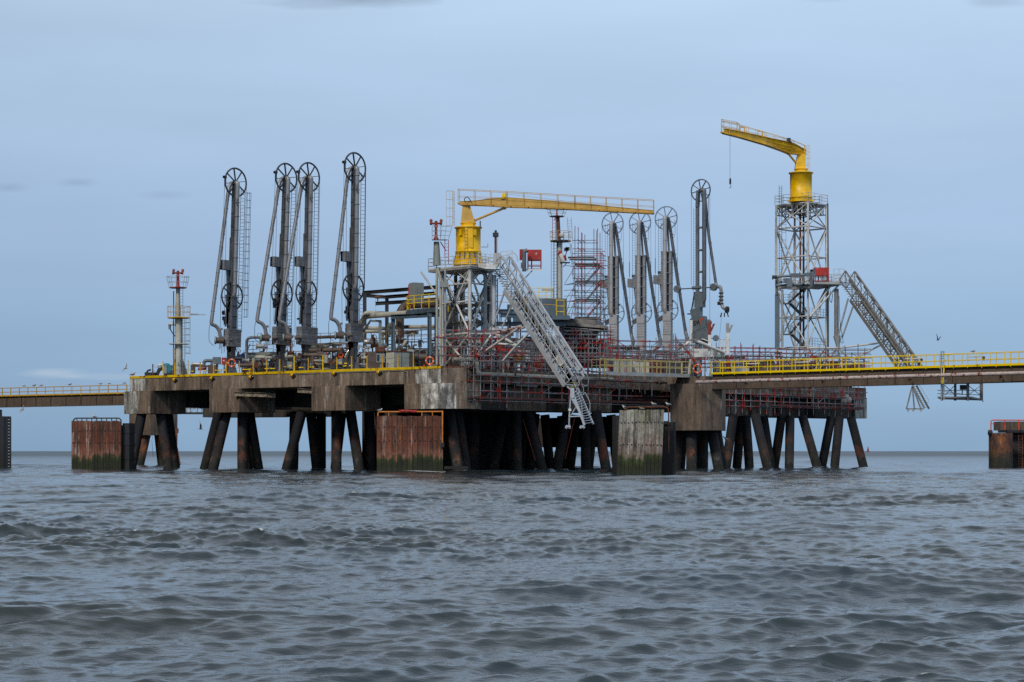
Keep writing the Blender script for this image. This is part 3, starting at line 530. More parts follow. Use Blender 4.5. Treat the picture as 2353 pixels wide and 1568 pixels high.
# ================================================================== FENDER DOLPHINS
def dolphin(label, x0, x1, ytop, zt, Y, m, planks, lean=0, rot=.0, side='dark', sidew=16, group="timber faced breasting dolphins"):
    t = thing("breasting_dolphin", label, "fender dolphin", PX((x0+x1)/2, 0, Y), group)
    p, q = PX(x0, 0, Y), PX(x1, 0, Y); q = q+Vector((0, (q.x-p.x)*rot, 0)); d = (q-p); w = d.length/planks; d.normalize(); nrm = Vector((d.y, -d.x, 0))
    if nrm.y > 0: nrm = -nrm
    mb = MB(); rr = random.Random(int(x0))
    for i in range(planks):
        a = p+d*(w*i+.012); b = p+d*(w*(i+1)-.012); k = nrm*rr.uniform(0, .05); zz = zt-rr.uniform(0, .08); L_ = d*lean
        mb.prism([a+k+L_*-0+UZ*-1.2, b+k+UZ*-1.2, b-nrm*.3+UZ*-1.2, a-nrm*.3+UZ*-1.2], (d*lean+UZ*(zz+1.2)))
    mb.cur = 1                                    # rows of bolt heads
    for zr in (zt-1.0, zt-2.2 if zt < 5.1 else zt-2.75):
        for i in range(planks):
            c = p+d*(w*(i+.5))+d*(lean*(zr+1.2)/(zt+1.2))+nrm*.055+UZ*(zr+rr.uniform(-.04, .04)); mb.tube(c, c+nrm*.03, .055, n=8)
    mb.build("timber_facing", [m, 'black'], t); FEET.extend([(p.x+(q.x-p.x)*k/8, p.y-.2, .5) for k in range(9)])
    back = -nrm; h = zt-.25
    o = p+(q-p)*.5+back*.32; wd_ = (q-p).length
    ax = (d, back, UZ)
    mb = MB(); mb.box(o+back*1.2+UZ*(h/2-.7), (wd_-.1, 2.3, h+1.0), ax); mb.build("steel_frame", 'fender_dark', t)
    if sidew:
        e = q+back*.5; s2 = sidew*Y/F
        mb = MB(); mb.box(e+d*(s2/2)+back*1.0+UZ*(zt/2-.8), (s2-.02, 1.9, zt+1.1), ax)
        for zz in (1.2, 2.6, 3.8): mb.box(e+d*(s2/2+.02)+back*1.0+UZ*zz, (s2+.05, 2.0, .18), ax)
        mb.build("side_frame", 'fender_dark', t)
    for sx in (-1, 1):
        c = o+d*(sx*wd_*.28)+back*3.4; MB().tube(c+UZ*-1.5, c+UZ*(zt-1.2), .6, n=18).build("support_pile", 'pile', t)
        MB().tube(o+d*(sx*wd_*.28)+back*2.3+UZ*2.6, c+UZ*2.6, .45, n=14).build("rubber_fender", 'black', t)
    return t, p, q, d, nrm, zt
def toprail(t, pts, r, m, name="top_rail"): MB().path(pts, r, n=8, bend=.35).build(name, m, t)
t, p, q, d, n_, zt = dolphin("rust streaked timber faced dolphin with green tide line left of the corner legs", 164, 280, 967, 4.95, 205, 'timber_rust', 17, rot=-.1)
toprail(t, [p+d*.1+UZ*4.9-n_*.2, p+d*.3+UZ*5.2-n_*.2, q+d*-.2+UZ*5.2-n_*.2, q+UZ*4.9-n_*.2], .07, 'dark_steel')
for i in range(9): c = p+(q-p)*(.1+i*.1)-n_*.2; MB().tube(c+UZ*4.85, c+UZ*5.2, .05, n=6).build("rail_post", 'dark_steel', t)
t, p, q, d, n_, zt = dolphin("rust red timber faced dolphin with green tide line below the centre of the platform", 865.5, 1018, 955, 5.02, 179, 'timber_rust', 13, rot=.02, sidew=0)
toprail(t, [p+UZ*4.95-n_*.3+d*.1, p+UZ*5.33-n_*.3+d*.1, p+UZ*5.36-n_*.3+d*5.6, q+UZ*5.4-n_*.3-d*.05, q+UZ*5.2-n_*-.15-d*.05, q+UZ*2.6-n_*-.15-d*.05], .065, 'rail_orange')
for i in (.18, .68, .84): c = p+(q-p)*i-n_*.3; MB().tube(c+UZ*4.95, c+UZ*5.35, .05, n=6).build("rail_post", 'rail_orange', t)
MB().box(q+n_*.15+UZ*2.45-d*.05, (.3, .3, .4), (d, n_, UZ)).build("rope_guide", 'black', t)
MB().bar(q+UZ*.45+d*.1, q+UZ*.45+d*2.2, .3, .25).build("cross_tie", 'fender_dark', t)
mb = MB(); rr = random.Random(3); base = p+d*1.95-n_*.3+UZ*5.37
for k in range(7):
    pts = [base+d*(.22*j)+Vector((rr.uniform(-.07, .07), rr.uniform(-.1, .1), rr.uniform(-.08, .12))) for j in range(8)]; mb.path(pts, .05, n=6)
tag(mb.build("rope_coil", 'red'), "red rope bundled over the orange top rail of the centre dolphin", "rope")
t, p, q, d, n_, zt = dolphin("grey weathered timber faced dolphin leaning slightly with green tide line and gulls on top", 1416, 1519, 941, 5.15, 160, 'timber_grey', 12, lean=.27, rot=.08, sidew=0)
mb = MB(); mb.box(PX(1533, 1.55, 163.5), (1.15, 3, 5.3)); mb.box(PX(1530, 4.15, 162), (.5, .4, .25)); mb.build("side_frame", 'fender_dark', t)
toprail(t, [V3(1434, 936, 161.5), V3(1536, 935.5, 161.2), V3(1536.5, 964, 161.2), V3(1536.3, 1040, 161.2)], .055, 'rust')
for x in (1440, 1464, 1497): MB().tube(V3(x, 936, 161.5), V3(x, 946, 161.5), .04, n=6).build("rail_post", 'rust', t)
# left edge dolphin
t = thing("breasting_dolphin", "dark blue black steel dolphin with a white ladder cut by the left picture edge", "fender dolphin", PX(0, 0, 223))
MB().box(PX(-14, 2.2, 224.5), (2.9, 3, 7.0)).build("steel_frame", 'fender_dark', t)
MB().box(PX(-30, 6.0, 226), (2.6, 3, 1)).build("top_block", 'fender_dark', t)
for x in (17, 24): MB().bar(PX(x, -1, 223), PX(x, 5.6, 223), .16).build("side_post", 'fender_dark', t)
m = MB()
for i in range(17): m.bar(PX(17, -.1+i*.34, 223), PX(24, -.1+i*.34, 223), .07)
m.build("ladder", 'alu', t)
MB().path([PX(16, 5.3, 223.4), PX(17, 5.65, 223.4), PX(24, 5.65, 223.4), PX(24, 5.3, 223.4)], .08, n=6).build("top_rail", 'dark_steel', t)
# right edge dolphin: steel drum, dark frame, orange rail
t = thing("breasting_dolphin", "rusted steel drum dolphin with red orange handrail at the right picture edge", "fender dolphin", PX(2300, 0, 228))
MB().tube(PX(2299.5, -1.5, 229), PX(2299.5, 3.92, 229), 1.32, n=40).build("steel_drum", 'tide_rust', t)
m = MB(); m.box(PX(2352, 2.0, 233), (3.4, 3, 5.2)); m.box(PX(2335, 3.6, 232.4), (1.6, 2.4, .3)); m.box(PX(2340, 1.6, 232.4), (2.2, 2.4, .25)); m.build("steel_frame", 'fender_dark', t)
MB().box(PX(2336, 4.75, 233), (4.5, 3.2, 1.0)).build("concrete_top", 'concrete', t)
MB().box(PX(2330, 4.12, 231), (3.4, 1, .28)).build("rubber_strip", 'black', t)
ladder(PX(2345, -.8, 230.8), PX(2345, 4.2, 230.8), (1, 0, 0), .45, .3, .045).build("ladder", 'rust', t)
MB().path([PX(2277, 3.9, 229), PX(2277, 5.38, 229), PX(2300, 5.38, 229.5), PX(2420, 5.38, 231)], .065, n=8, bend=.3).build("top_rail", 'red_orange', t)
for x in (2309, 2341): MB().bar(PX(x, 4.3, 230), PX(x, 5.38, 230), .11).build("rail_post", 'red_orange', t)
MB().bar(PX(2277, 4.95, 229), PX(2286, 4.95, 229.4), .08).build("rail_stub", 'red_orange', t)
MB().lathe(PX(2275.5, 3.7, 228.6), UZ, [(.0, 0), (.28, 0), (.28, .35), (.2, .5), (.05, .56)], 14).build("bollard", 'black', t)

# ================================================================== WALKWAYS
def walkway(label, p0, p1, xs_near, mrail, width=1.6, post=1.45, railh=1.2, toe=.2, far=True, girdm='girder', gd=1.45):
    """p0,p1 on the near edge at deck level"""
    t = thing("walkway_bridge", label, "walkway", (p0+p1)/2-UZ*gd, "steel walkway bridges")
    d = (p1-p0).normalized(); n = Vector((-d.y, d.x, 0)); n = n if n.y > 0 else -n
    g0, g1 = p0+n*.25-UZ*(gd/2+.1), p1+n*.25-UZ*(gd/2+.1)
    for k in (0, width-.5):
        mb = MB(); mb.ibeam(g0+n*k, g1+n*k, .35, gd, .05); L_ = (g1-g0).length
        for i in range(1, int(L_/3)): c = g0+n*k+d*(i*3); mb.box(c-n*.1, (.025, .15, gd-.12), (d, n, UZ))
        mb.build("girder", girdm, t)
    MB().bar(p0+n*(width/2)-UZ*.06, p1+n*(width/2)-UZ*.06, width, .08).build("deck_grating", 'dark_steel', t)
    for k, nm in ((0, 1), (width, 0)):
        if k and not far: continue
        mb = MB(); a, b = p0+n*k, p1+n*k
        rail_run(mb, [a, b], railh, post, .032, (.5,))
        L_ = (b-a).length; cnt = max(1, round(L_/post))
        for i in range(cnt+1): c = a+(b-a)*(i/cnt); mb.bar(c-UZ*.15, c+UZ*railh, .06, .06, up=d)
        mb.build("hand_rail", mrail, t)
        MB().bar(a-n*.04+UZ*(toe/2-.05), b-n*.04+UZ*(toe/2-.05), .02, toe).build("toe_board", mrail, t)
    return t, d, n
a, b = V3(1634, 864, 206.5), V3(2420, 838.5, 182.3); a.z = b.z = 9.68
WR = (a, b)
t, d, n = walkway("bright yellow railed steel walkway running out of the picture on the right", a, a+(b-a)*1.7, None, 'bright_yellow', post=1.42)
WT, WD, WN = t, d, n
# flaking pipe along its outside with brackets
pr0, pr1 = V3(1555, 879, 204.8), V3(2420, 855.5, 181.6)
tag(MB().tube(V3(1600, 878.5, 205.0), V3(1600, 878.5, 205.0)+(pr1-V3(1600, 878.5, 205.0))*1.67, .17, n=14).build("outside_pipe", 'flaky_pipe'), "flaking white and red pipe slung along the side of the right walkway", "pipe")
for x in (1713, 1723+505/3.03, 1723+1110/3.03, 1723+1745/3.03):
    f = (x-1600)/(2420-1600); c = V3(x, 878.5+(855.5-878.5)*f, 205+(181.6-205)*f)
    o = MB(); o.ring(c, pr1-pr0, .19, .03, 16, 5); o.bar(c-UZ*.2, c-UZ*.45, .3, .12); o.bar(c-UZ*.3, c-UZ*.3+n*.45, .1); o.build("pipe_bracket", 'rust', WT)
# fluorescent lamps on the far rail
for i, (x, w) in enumerate(((1730, "near the walkway's lower end"), (1845, "behind the second gangway foot brace"), (2098, "beside the second gangway's lower flight"), (2240, "right of the walkway gate"))):
    f = (x-1634)/(2420-1634); c = a+(b-a)*f+n*1.55+UZ*.95
    c = Vector(((x-CX)*c.y/F, c.y, c.z))
    t2 = thing("strip_lamp", "white strip lamp on a yellow rail "+w, "lamp", c, "strip lamps on the walkway rail")
    MB().tube(c-d*.85, c+d*.85, .06, n=8).build("lamp_tube", 'white', t2); m2 = MB(); m2.bar(c-d*.5, c-d*.5+UZ*.16, .05); m2.bar(c+d*.5, c+d*.5+UZ*.16, .05); m2.build("bracket", 'yellow', t2)
    MB().lathe(c+d*.9-UZ*.1, -UZ, [(.03, -.1), (.12, -.06), (.14, .06), (.09, .2), (.02, .26)], 8).build("lamp_head", 'dark_steel', t2)
a, b = V3(292, 904, 272.5), V3(-90, 914, 292); a.z = b.z = 9.6
walkway("ochre railed steel walkway on the left with gulls sitting on its rail", a, a+(b-a)*1.9, None, 'ochre', post=1.75, railh=1.15)
WL = (a, b)
# landing with cream rail between corner scaffolds and the pier
p0, p1 = V3(1379, 854, 200.5), V3(1586, 866.5, 207.5); p0.z = p1.z = 9.72
t = thing("landing", "pale yellow railed landing strip joining the platform edge to the walkway", "walkway", p0)
d = (p1-p0).normalized(); n = Vector((-d.y, d.x, 0))
MB().bar(p0+n*.7-UZ*.05, p1+n*.7-UZ*.05, 1.4, .1).build("deck_grating", 'galv', t)
MB().prism([p0-n*.03, p1-n*.03, p1-n*.03-UZ*.36, p0+d*1.2-n*.03-UZ*.36, p0-n*.03-UZ*.1], n*.05).build("toe_board", 'galv', t)
for k in (0, 1.35): rail_run(MB(), [p0+n*k, p1+n*k], 1.2, 1.9, .035, (.5,)).build("hand_rail", 'cream_rail', t) if k else None
mb = MB(); rail_run(mb, [p0, p1], 1.22, 2.1, .035, (.52,))
for i in range(7): c = p0+(p1-p0)*((i+.35)/7); mb.bar(c-UZ*.4, c+UZ*1.22, .11, .06, up=d)
mb.build("hand_rail", 'cream_rail', t)

sea()
# ================================================================== LOADING ARMS
def wheel(m, c, Rr, y, r=.075, hub=.18, n=8, sp=.17):
    c = Vector((c[0], y, c[2])); ax = Vector((0, 1, 0)); m.ring(c, ax, Rr, r, 40, 6); m.ring(c, ax, Rr-.1, .02, 40, 4)
    m.tube(c-ax*.16, c+ax*.16, hub, n=12)
    for i in range(n):
        a = 2*math.pi*(i+.25)/n; e = c+Vector((math.cos(a), 0, math.sin(a)))*(Rr-.03); m.bar(c, e, .06, sp, up=ax)
def flanges(m, p, q, r, step=1.4, w=.045, k=1.35, start=.5):
    p, q = Vector(p), Vector(q); L_ = (q-p).length; d = (q-p)/L_; s = start
    while s < L_-.2:
        m.tube(p+d*s, p+d*(s+w), r*k, n=10); s += step
def arm_left(label, cage=False, colr='arm_grey', legdx=-3.1, block=1.0, rise=0):
    g = local("loading_arm", label, "loading arm", "tall grey marine loading arms")
    zw, zl = 19.9+rise, 8.15+rise*.5
    m = MB(); m.bar((0, 0, 0), (0, 0, 3.0), .62, .62)
    m.build("base_column", colr, g)
    for s in (-1, 1):
        MB().prism([(s*.31, -.03, .0), (s*1.0, -.03, 0), (s*.31, -.03, 1.6)], (0, .06, 0)).build("gusset", colr, g)
        MB().prism([(-.03, s*.31, .0), (-.03, s*1.1, 0), (-.03, s*.31, 1.7)], (.06, 0, 0)).build("gusset", colr, g)
    m = MB(); m.bar((0, 0, 2.6), (0, 0, zl), .66, .74); m.box((0, 0, 3.3), (.9, 1.0, .25))
    for z in (5.0, 6.1, 7.2, 8.0): m.box((0, 0, z), (.74, .84, .06))
    m.bar((-.2, .3, 5), (-.35, .55, 8.3), .25); m.build("pedestal", colr, g)
    m = MB(); m.bar((-.1, .12, zl), (-.1, .12, 14.2), .52, .4); m.bar((-.08, .12, 14.2), (-.08, .12, zw-.2), .38, .32)
    for i in range(9): m.box((-.05, .12, 8.9+i*1.3), (.47, .4, .05))
    m.build("inner_arm", colr, g)
    m = MB(); m.path([(0, .1, zw-.05), (0, -.3, zw-.05), (0, -.3, zl+.25), (0, -.05, zl-.15)], .225, 12, bend=.3); flanges(m, (0, -.3, zl+.6), (0, -.3, zw-.6), .22, 1.42)
    m.build("riser_pipe", 'arm_pipe', g)
    m = MB(); b = (legdx, .5, 5.6); m.path([(0, .1, zw), (-.15, .5, zw), (-.5, .5, zw-.7), b], .185, 12, bend=.3); flanges(m, (-.5, .5, zw-.9), b, .165, 1.35); m.tube((legdx*.5-.15, .5, 11.7), (legdx*.5-.3, .75, 11.3), .12)
    m.build("outer_arm", 'arm_pipe', g)
    m = MB(); m.path([b, (legdx-.05, .5, 5.1), (legdx+.5, .3, 4.95), (legdx+.85, .2, 4.4), (legdx+.9, .2, 3.9), (legdx+1.4, .1, 3.6)], .19, 12, bend=.3)
    m.tube((legdx+.9, .2, 4.55), (legdx+.88, .2, 4.75), .27, n=12); m.build("coupler_elbow", 'arm_pipe', g)
    m = MB(); c = Vector((legdx+.9, .2, 3.5)); m.tube(c+Vector((.3, -.25, 0)), c+Vector((-.25, .25, 0)), .32, n=12); m.tube(c+Vector((.5, -.5, 0)), c+Vector((.9, -.8, .1)), .2, n=10)
    m.build("valve_body", 'brown_pipe', g)
    m = MB(); m.tube(c+Vector((-.3, .2, 0)), c+Vector((-.42, .32, 0)), .42, n=8); m.build("end_flange", 'green' if cage is None else 'grey_box', g)
    m = MB()
    for k in range(5): q = c+Vector((-.3+.25*k, .1*k-.3, -.2)); m.tube(q, q-UZ*R.uniform(.4, 1.5), .028, n=5)
    m.build("hanging_lever", 'rust', g)
    for c_, Rw in (((0, 0, zw), 1.46), ((-.1, 0, zl), 1.42)):
        m = MB(); wheel(m, c_, Rw, .02 if Rw > 1.45 else -.02); m.build("sheave_wheel", 'wheel', g)
    m = MB(); bw = 1.55*block
    for i in range(12): m.box((-.1, -.22, 3.0+i*.15), (1.72*block-.02*(i % 2), .8-.02*(i % 2), .138))
    m.build("counterweight", 'weight', g)
    m = MB(); m.bar((-.35, .3, 7.7), (-.55, .35, 11.4), .2); m.bar((-.55, .35, 11.4), (.0, .2, 10.6), .12); m.build("balance_arm", colr, g)
    m = MB()
    for i in range(4): m.box((-1.1+i*.22, .35, 11.3), (.2, .66, .98))
    m.build("balance_weight", 'weight', g)
    ladder((.25, -.88, 4.4), (.25, -.88, zw-.6), (.655, -.755, 0), .42, .36, .03).build("ladder", 'dark_steel', g)
    if cage:
        m = MB()
        for i in range(18): z = 6.0+i*.75; m.path([(.1, -1.0, z), (.3, -1.5, z), (.75, -1.55, z), (.75, -.9, z)], .018, 4)
        for q in ((.3, -1.5), (.75, -1.55), (.55, -1.58)): m.tube((q[0], q[1], 6), (q[0], q[1], 18.8), .02, n=4)
        m.build("ladder_cage", 'dark_steel', g)
    for (x, y, z0, z1) in ((-1.46, .05, zw, zl), (1.44, -.05, zw, zl), (-1.3, -.15, zw-.3, 5.2), (-1.45, .2, zl, 4.1)):
        MB().tube((x, y, z0), (x+(.1 if z1 < 8 else 0), y, z1), .02, n=5).build("cable", 'cable', g)
    m = MB(); m.box((-1.5, 0, zw+.35), (.3, .3, .25)); m.box((-1.42, 0, zw-.1), (.14, .14, .9)); m.build("cable_clamp", 'dark_steel', g)
    MB().path([(.0, -.4, zw-1.0), (-.25, -.5, zw-2.4), (.1, -.5, zw-2.7), (.1, -.42, zw-1.8)], .035, 5, bend=.3).build("hose", 'black', g)
    MB().path([(legdx, .5, 5.8), (legdx-.25, .6, 4.6), (legdx-.2, .6, 3.3), (legdx+.3, .4, 2.9)], .025, 5, bend=.3).build("hose", 'black', g)
    m = MB()
    for k in range(7):
        x, z = R.uniform(-.6, .3), R.uniform(5.2, 8); m.box((x-.35, .35, z), (.22, .22, R.uniform(.15, .5)))
    m.tube((-.7, .2, 5.0), (-.5, .25, 7.4), .1, n=8); m.build("hydraulic_gear", 'dark_steel', g)
    m = MB()
    for k in range(2): m.path([(-.5-.1*k, -.35+.1*k, 3.8), (-.7+R.uniform(-.4, .4), -.5, 2.6), (-.4+R.uniform(-.5, .5), -.4, 1.0)], .03, 5, bend=.3)
    m.build("hose_bundle", 'black', g)
    return g
RZL = math.atan2(.755, .655)
for (x, b, tilt, lab, kw) in ((530, 3.5, .035, "leftmost tall dark grey loading arm with a caged ladder on its right", dict(cage=True, legdx=-2.3)),
                        (643, 4.0, .045, "second dark grey loading arm from the left with a pale green end flange", dict(cage=None, legdx=-2.8, block=1.15)),
                        (702, 5.5, .025, "third loading arm from the left, close beside the second", dict(legdx=-3.2, block=1.3)),
                        (811, 4.5, .015, "tallest looking loading arm, fourth from the left, apart from the others", dict(legdx=-2.55, rise=.2))):
    g = arm_left(lab, **kw); c = P(sa(x, b), b, DECK); place(g, c, RZL); g.rotation_euler = (0, tilt, RZL)

def arm_right(label):
    g = local("loading_arm", label, "loading arm", "light grey loading arms of the far berth")
    zw, zl = 19.9, 9.0
    m = MB(); m.box((.2, 0, 4.4), (1.0, .7, 8.8)); m.build("pedestal", 'arm_light', g)
    m = MB()
    for i in range(6):
        for j in range(4): m.tube((-.15+.14*i, -.36, 6.4+.3*j), (-.15+.14*i, -.40, 6.4+.3*j), .032, n=6)
    m.box((.2, -.36, 6.05), (1.02, .03, .05)); m.box((.2, -.36, 7.65), (1.02, .03, .05)); m.build("rivet_plate", 'arm_grey', g)
    m = MB(); m.box((-.36, 0, 12.4), (.3, .55, 7.0)); m.box((.62, 0, 12.4), (.3, .55, 7.0)); m.box((.13, .18, 12.4), (.68, .12, 7.0))
    for i in range(6): m.box((.13, -.02, 9.6+i*1.25), (1.34, .62, .07))
    m.bar((-.15, .15, 15.8), (-.15, .15, zw), .25); m.bar((.35, .15, 15.8), (.1, .15, zw), .2); m.box((.13, 0, 15.9), (1.3, .6, .1)); m.build("inner_arm", 'arm_pipe', g)
    m = MB(); m.path([(0, .3, zw+.1), (0, -.42, zw+.1), (0, -.42, zl+.1), (.05, -.2, zl-.3)], .25, 14, bend=.4); flanges(m, (0, -.42, zl+.8), (0, -.42, zw-.5), .25, 2.3, k=1.12)
    m.build("riser_pipe", 'arm_light', g)
    m = MB(); m.path([(0, .3, zw), (.15, .55, zw), (.35, .55, zw-1), (2.25, .55, 6.4)], .19, 12, bend=.3); flanges(m, (.5, .55, 18.5), (2.25, .55, 6.4), .19, 2.4, k=1.2); m.build("outer_arm", 'arm_grey', g)
    m = MB(); m.path([(2.25, .55, 6.4), (2.5, .5, 5.6), (2.45, .4, 4.9), (1.7, .3, 4.6), (1.1, .1, 4.1), (1.3, 0, 3.3)], .22, 12, bend=.4); m.tube((2.5, .5, 5.55), (2.5, .5, 5.75), .3, n=12); m.build("coupler_elbow", 'arm_pipe', g)
    for c_, Rw, y in (((0, 0, zw), 1.38, .12), ((.1, 0, zl), 1.32, .36)):
        m = MB(); wheel(m, c_, Rw, y, r=.045, hub=.2, sp=.15); m.build("sheave_wheel", 'arm_grey', g)
    m = MB()
    for i in range(7): m.box((-1.45+i*.14, .1, 12.65-.02*i), (.125, .6, 1.05))
    m.build("balance_weight", 'weight', g)
    m = MB(); m.bar((-.75, .1, 13.2), (-.3, .1, 9.2), .28); m.box((-.75, .1, 13.45), (.5, .3, .35)); m.bar((-.3, .2, 8.2), (-1.0, .2, 7.8), .5, .2, up=Vector((0, 1, 0))); m.bar((-.95, .2, 7.6), (-1.2, .2, 6.5), .12); m.build("balance_arm", 'arm_grey', g)
    ladder((-.72, -.1, 1), (-.72, -.1, zw), (1, 0, 0), .34, .3, .02).build("ladder", 'dark_steel', g)
    m = MB(); m.tube((.85, -.1, 4), (.85, -.1, 15.5), .025, n=5)
    for i in range(28): m.tube((.78, -.1, 4.2+i*.4), (.98, -.1, 4.2+i*.4), .015, n=4)
    m.build("cable_tray", 'dark_steel', g)
    for x in (-1.36, 1.36):
        MB().tube((x, .12, zw), (x, .3, zl), .018, n=5).build("cable", 'cable', g)
        MB().tube((x, .15, 15.2), (x, .15, 13.4), .045, n=6).build("cable_clamp", 'dark_steel', g)
    MB().path([(.5, -.1, zw-.8), (.9, -.1, zw-2.6), (1.2, -.1, zw-1.9), (1.1, 0, zw-.3)], .02, 5, bend=.4).build("hose", 'black', g)
    MB().path([(.55, -.2, zw-1.6), (1.3, -.2, 12.5), (2.5, .4, 6.5)], .02, 5, bend=.4).build("hose", 'black', g)
    return g
g = arm_right("light grey loading arm nearest the tall scaffold tower"); place(g, V3(1407, 888, 249)+UZ*0, -.38); g.location.z = DECK
for (x, Y, lab) in ((1470, 248, "middle one of the three matching light grey loading arms"), (1530, 243, "light grey loading arm on the right of its trio, next to the logo arm")):
    c = copy_tree(g); c['label'] = lab; c.location = (V3(x, 888, Y).x, Y, DECK)

def arm_logo():
    g = local("loading_arm", "dark blue grey loading arm with a logo on its tilted counterweight panel", "loading arm")
    k = 1/.82; zw = 22.3
    m = MB(); m.bar((-.35, 0, 0), (-.2, 0, 10.6), .75, .6); m.box((-.1, 0, 9.6), (1.1, .7, 1.6)); m.box((-.25, .1, 3.2), (1.2, .9, .3)); m.build("pedestal", 'svt_grey', g)
    m = MB(); m.bar((-.42, 0, 10), (-.42, 0, 20.4), .3, .36); m.bar((-.42, 0, 20.4), (-.3, 0, zw), .5, .3)
    for z in (18, 15.4, 12.9): m.tube((-.4, 0, z), (.5, 0, z), .13, n=8)
    m.build("inner_arm", 'svt_grey', g)
    m = MB(); m.path([(.1, -.05, zw), (.5, -.05, zw), (.5, -.05, 9.6), (.1, -.1, 9.2)], .25, 14, bend=.4); flanges(m, (.5, -.05, 10.5), (.5, -.05, 21.5), .2, 3.2, k=1.15); m.build("riser_pipe", 'arm_grey', g)
    m = MB(); m.path([(.1, .35, zw), (.35, .45, 21.4), (.75, .45, 17.5), (1.75, .45, 11.5)], .17, 12, bend=.6); flanges(m, (.75, .45, 17.5), (1.75, .45, 11.5), .17, 2.5, k=1.15); m.prism([(.7, .4, 16.8), (1.25, .4, 16.2), (.8, .4, 16.1)], (0, .1, 0)); m.build("outer_arm", 'arm_grey', g)
    m = MB(); m.path([(1.75, .45, 11.5), (1.95, .4, 11.05), (2.4, .3, 11.15), (2.55, .3, 10.6), (2.5, .3, 9.4), (2.7, .3, 8.7), (3.3, .2, 8.4)], .19, 12, bend=.3)
    m.build("coupler_elbow", 'arm_pipe', g)
    m = MB()
    for z in (10.3, 9.9, 9.5, 9.1): m.tube((2.52, .3, z), (2.52, .3, z+.12), .3, n=12)
    m.tube((3.25, .2, 8.42), (3.45, .2, 8.4), .4, n=12); m.box((2.2, .3, 9.2), (.25, .2, .4))
    for a in (-.35, 0, .35): m.bar((3.0+a, .2, 8.1), (3.0+a*1.5, .2, 7.6), .1)
    m.build("coupler_valve", 'dark_steel', g)
    m = MB(); wheel(m, (-.05, 0, zw), 1.27, .1, r=.055, hub=.2); m.build("sheave_wheel", 'wheel', g)
    m = MB()
    for y in (-.2, .2): m.tube((-3.0, y, 11.05), (1.6, y, 11.05), .05, n=6)
    m.tube((-1.1, 0, 11.1), (0, 0, 11.1), .2, n=8); m.build("cross_strut", 'svt_grey', g)
    for x in (-3.1, 1.7): MB().tube((x, -.2, 11.05), (x, .2, 11.05), .42, n=20).build("end_sheave", 'svt_grey', g)
    ladder((-.72, -.1, 3), (-.72, -.1, 20.3), (1, 0, 0), .3, .3, .02).build("ladder", 'dark_steel', g)
    for (x, z0, z1) in ((-1.3, zw, 11.4), (1.15, zw, 6.0)): MB().tube((x, .1, z0), (x, .1, z1), .02, n=5).build("cable", 'cable', g)
    MB().path([(.7, -.1, zw-1), (.7, -.1, 18.8), (1.05, -.1, 18.8), (1.1, -.1, zw-.5)], .03, 5, bend=.3).build("hose", 'black', g)
    MB().tube((2.6, .3, 8.0), (2.2, .3, 4.2), .015, n=4).build("tether", 'cable', g)
    # tilted counterweight panels
    ang = math.radians(13.5); rx = Vector((math.cos(ang), 0, math.sin(ang))); rz = Vector((-math.sin(ang), 0, math.cos(ang))); c = Vector((.05, -.25, 6.9)); ax = (rx, Vector((0, 1, 0)), rz)
    m = MB(); m.box(c, (1.75, .75, 1.35), ax); m.box(c-rz*1.35+rx*.02, (1.75, .73, 1.3), ax); m.box(c+rz*1.25-rx*.2, (1.1, .65, 1.2), ax); cw = m.build("counterweight", 'svt_grey', g)
    m = MB()
    for dx in (-.7, .7):
        for dz in (-.9, .5): q = c+rx*dx+rz*dz; m.tube(q-Vector((0, .39, 0)), q-Vector((0, .37, 0)), .05, n=6)
    m.box(c-rz*2.6+rx*.35, (.9, .5, 1.6), ax); m.build("panel_bolt", 'dark_steel', g)
    def glyph(polys, mtl, w):
        m = MB()
        for pl in polys:
            for a, b in zip(pl[:-1], pl[1:]):
                pa = c+rx*a[0]+rz*a[1]-Vector((0, .385, 0)); pb = c+rx*b[0]+rz*b[1]-Vector((0, .385, 0)); m.bar(pa, pb, .014, w, up=Vector((0, 0, 1)).cross(pb-pa) if 0 else (pb-pa).cross(Vector((0, 1, 0))))
        o = m.build("logo", mtl, g); return o
    s = 1.0
    glyph([[(.02-.25, .36), (-.5, .36), (-.6, .24), (-.54, .14), (-.34, .1), (-.38, .0), (-.45, -.06), (-.75, -.06)], [(-.16, .36), (-.12, -.04), (.12, .34), (.14, -.05), (.22, -.05)]], 'black', .11)
    glyph([[(.24, -.04), (.3, .38), (.72, .4)]], 'red_orange', .13)
    m = MB(); m.box((-1.2, 0, 8.1), (.9, .5, .12)); m.bar((-1.3, 0, 8.0), (-.8, 0, 10.6), .12); m.tube((-1.0, -.2, 7.2), (-1.0, .2, 7.2), .4, n=14); m.box((-.9, .1, 6.2), (.35, .5, 2)); m.build("hydraulic_gear", 'dark_steel', g)
    m = MB(); m.tube((1.05, -.1, 7.0), (1.05, .1, 7.0), .38, n=16); m.build("end_sheave", 'svt_grey', g)
    place(g, (V3(1610, 800, 236).x, 236, DECK), -.61)
arm_logo()

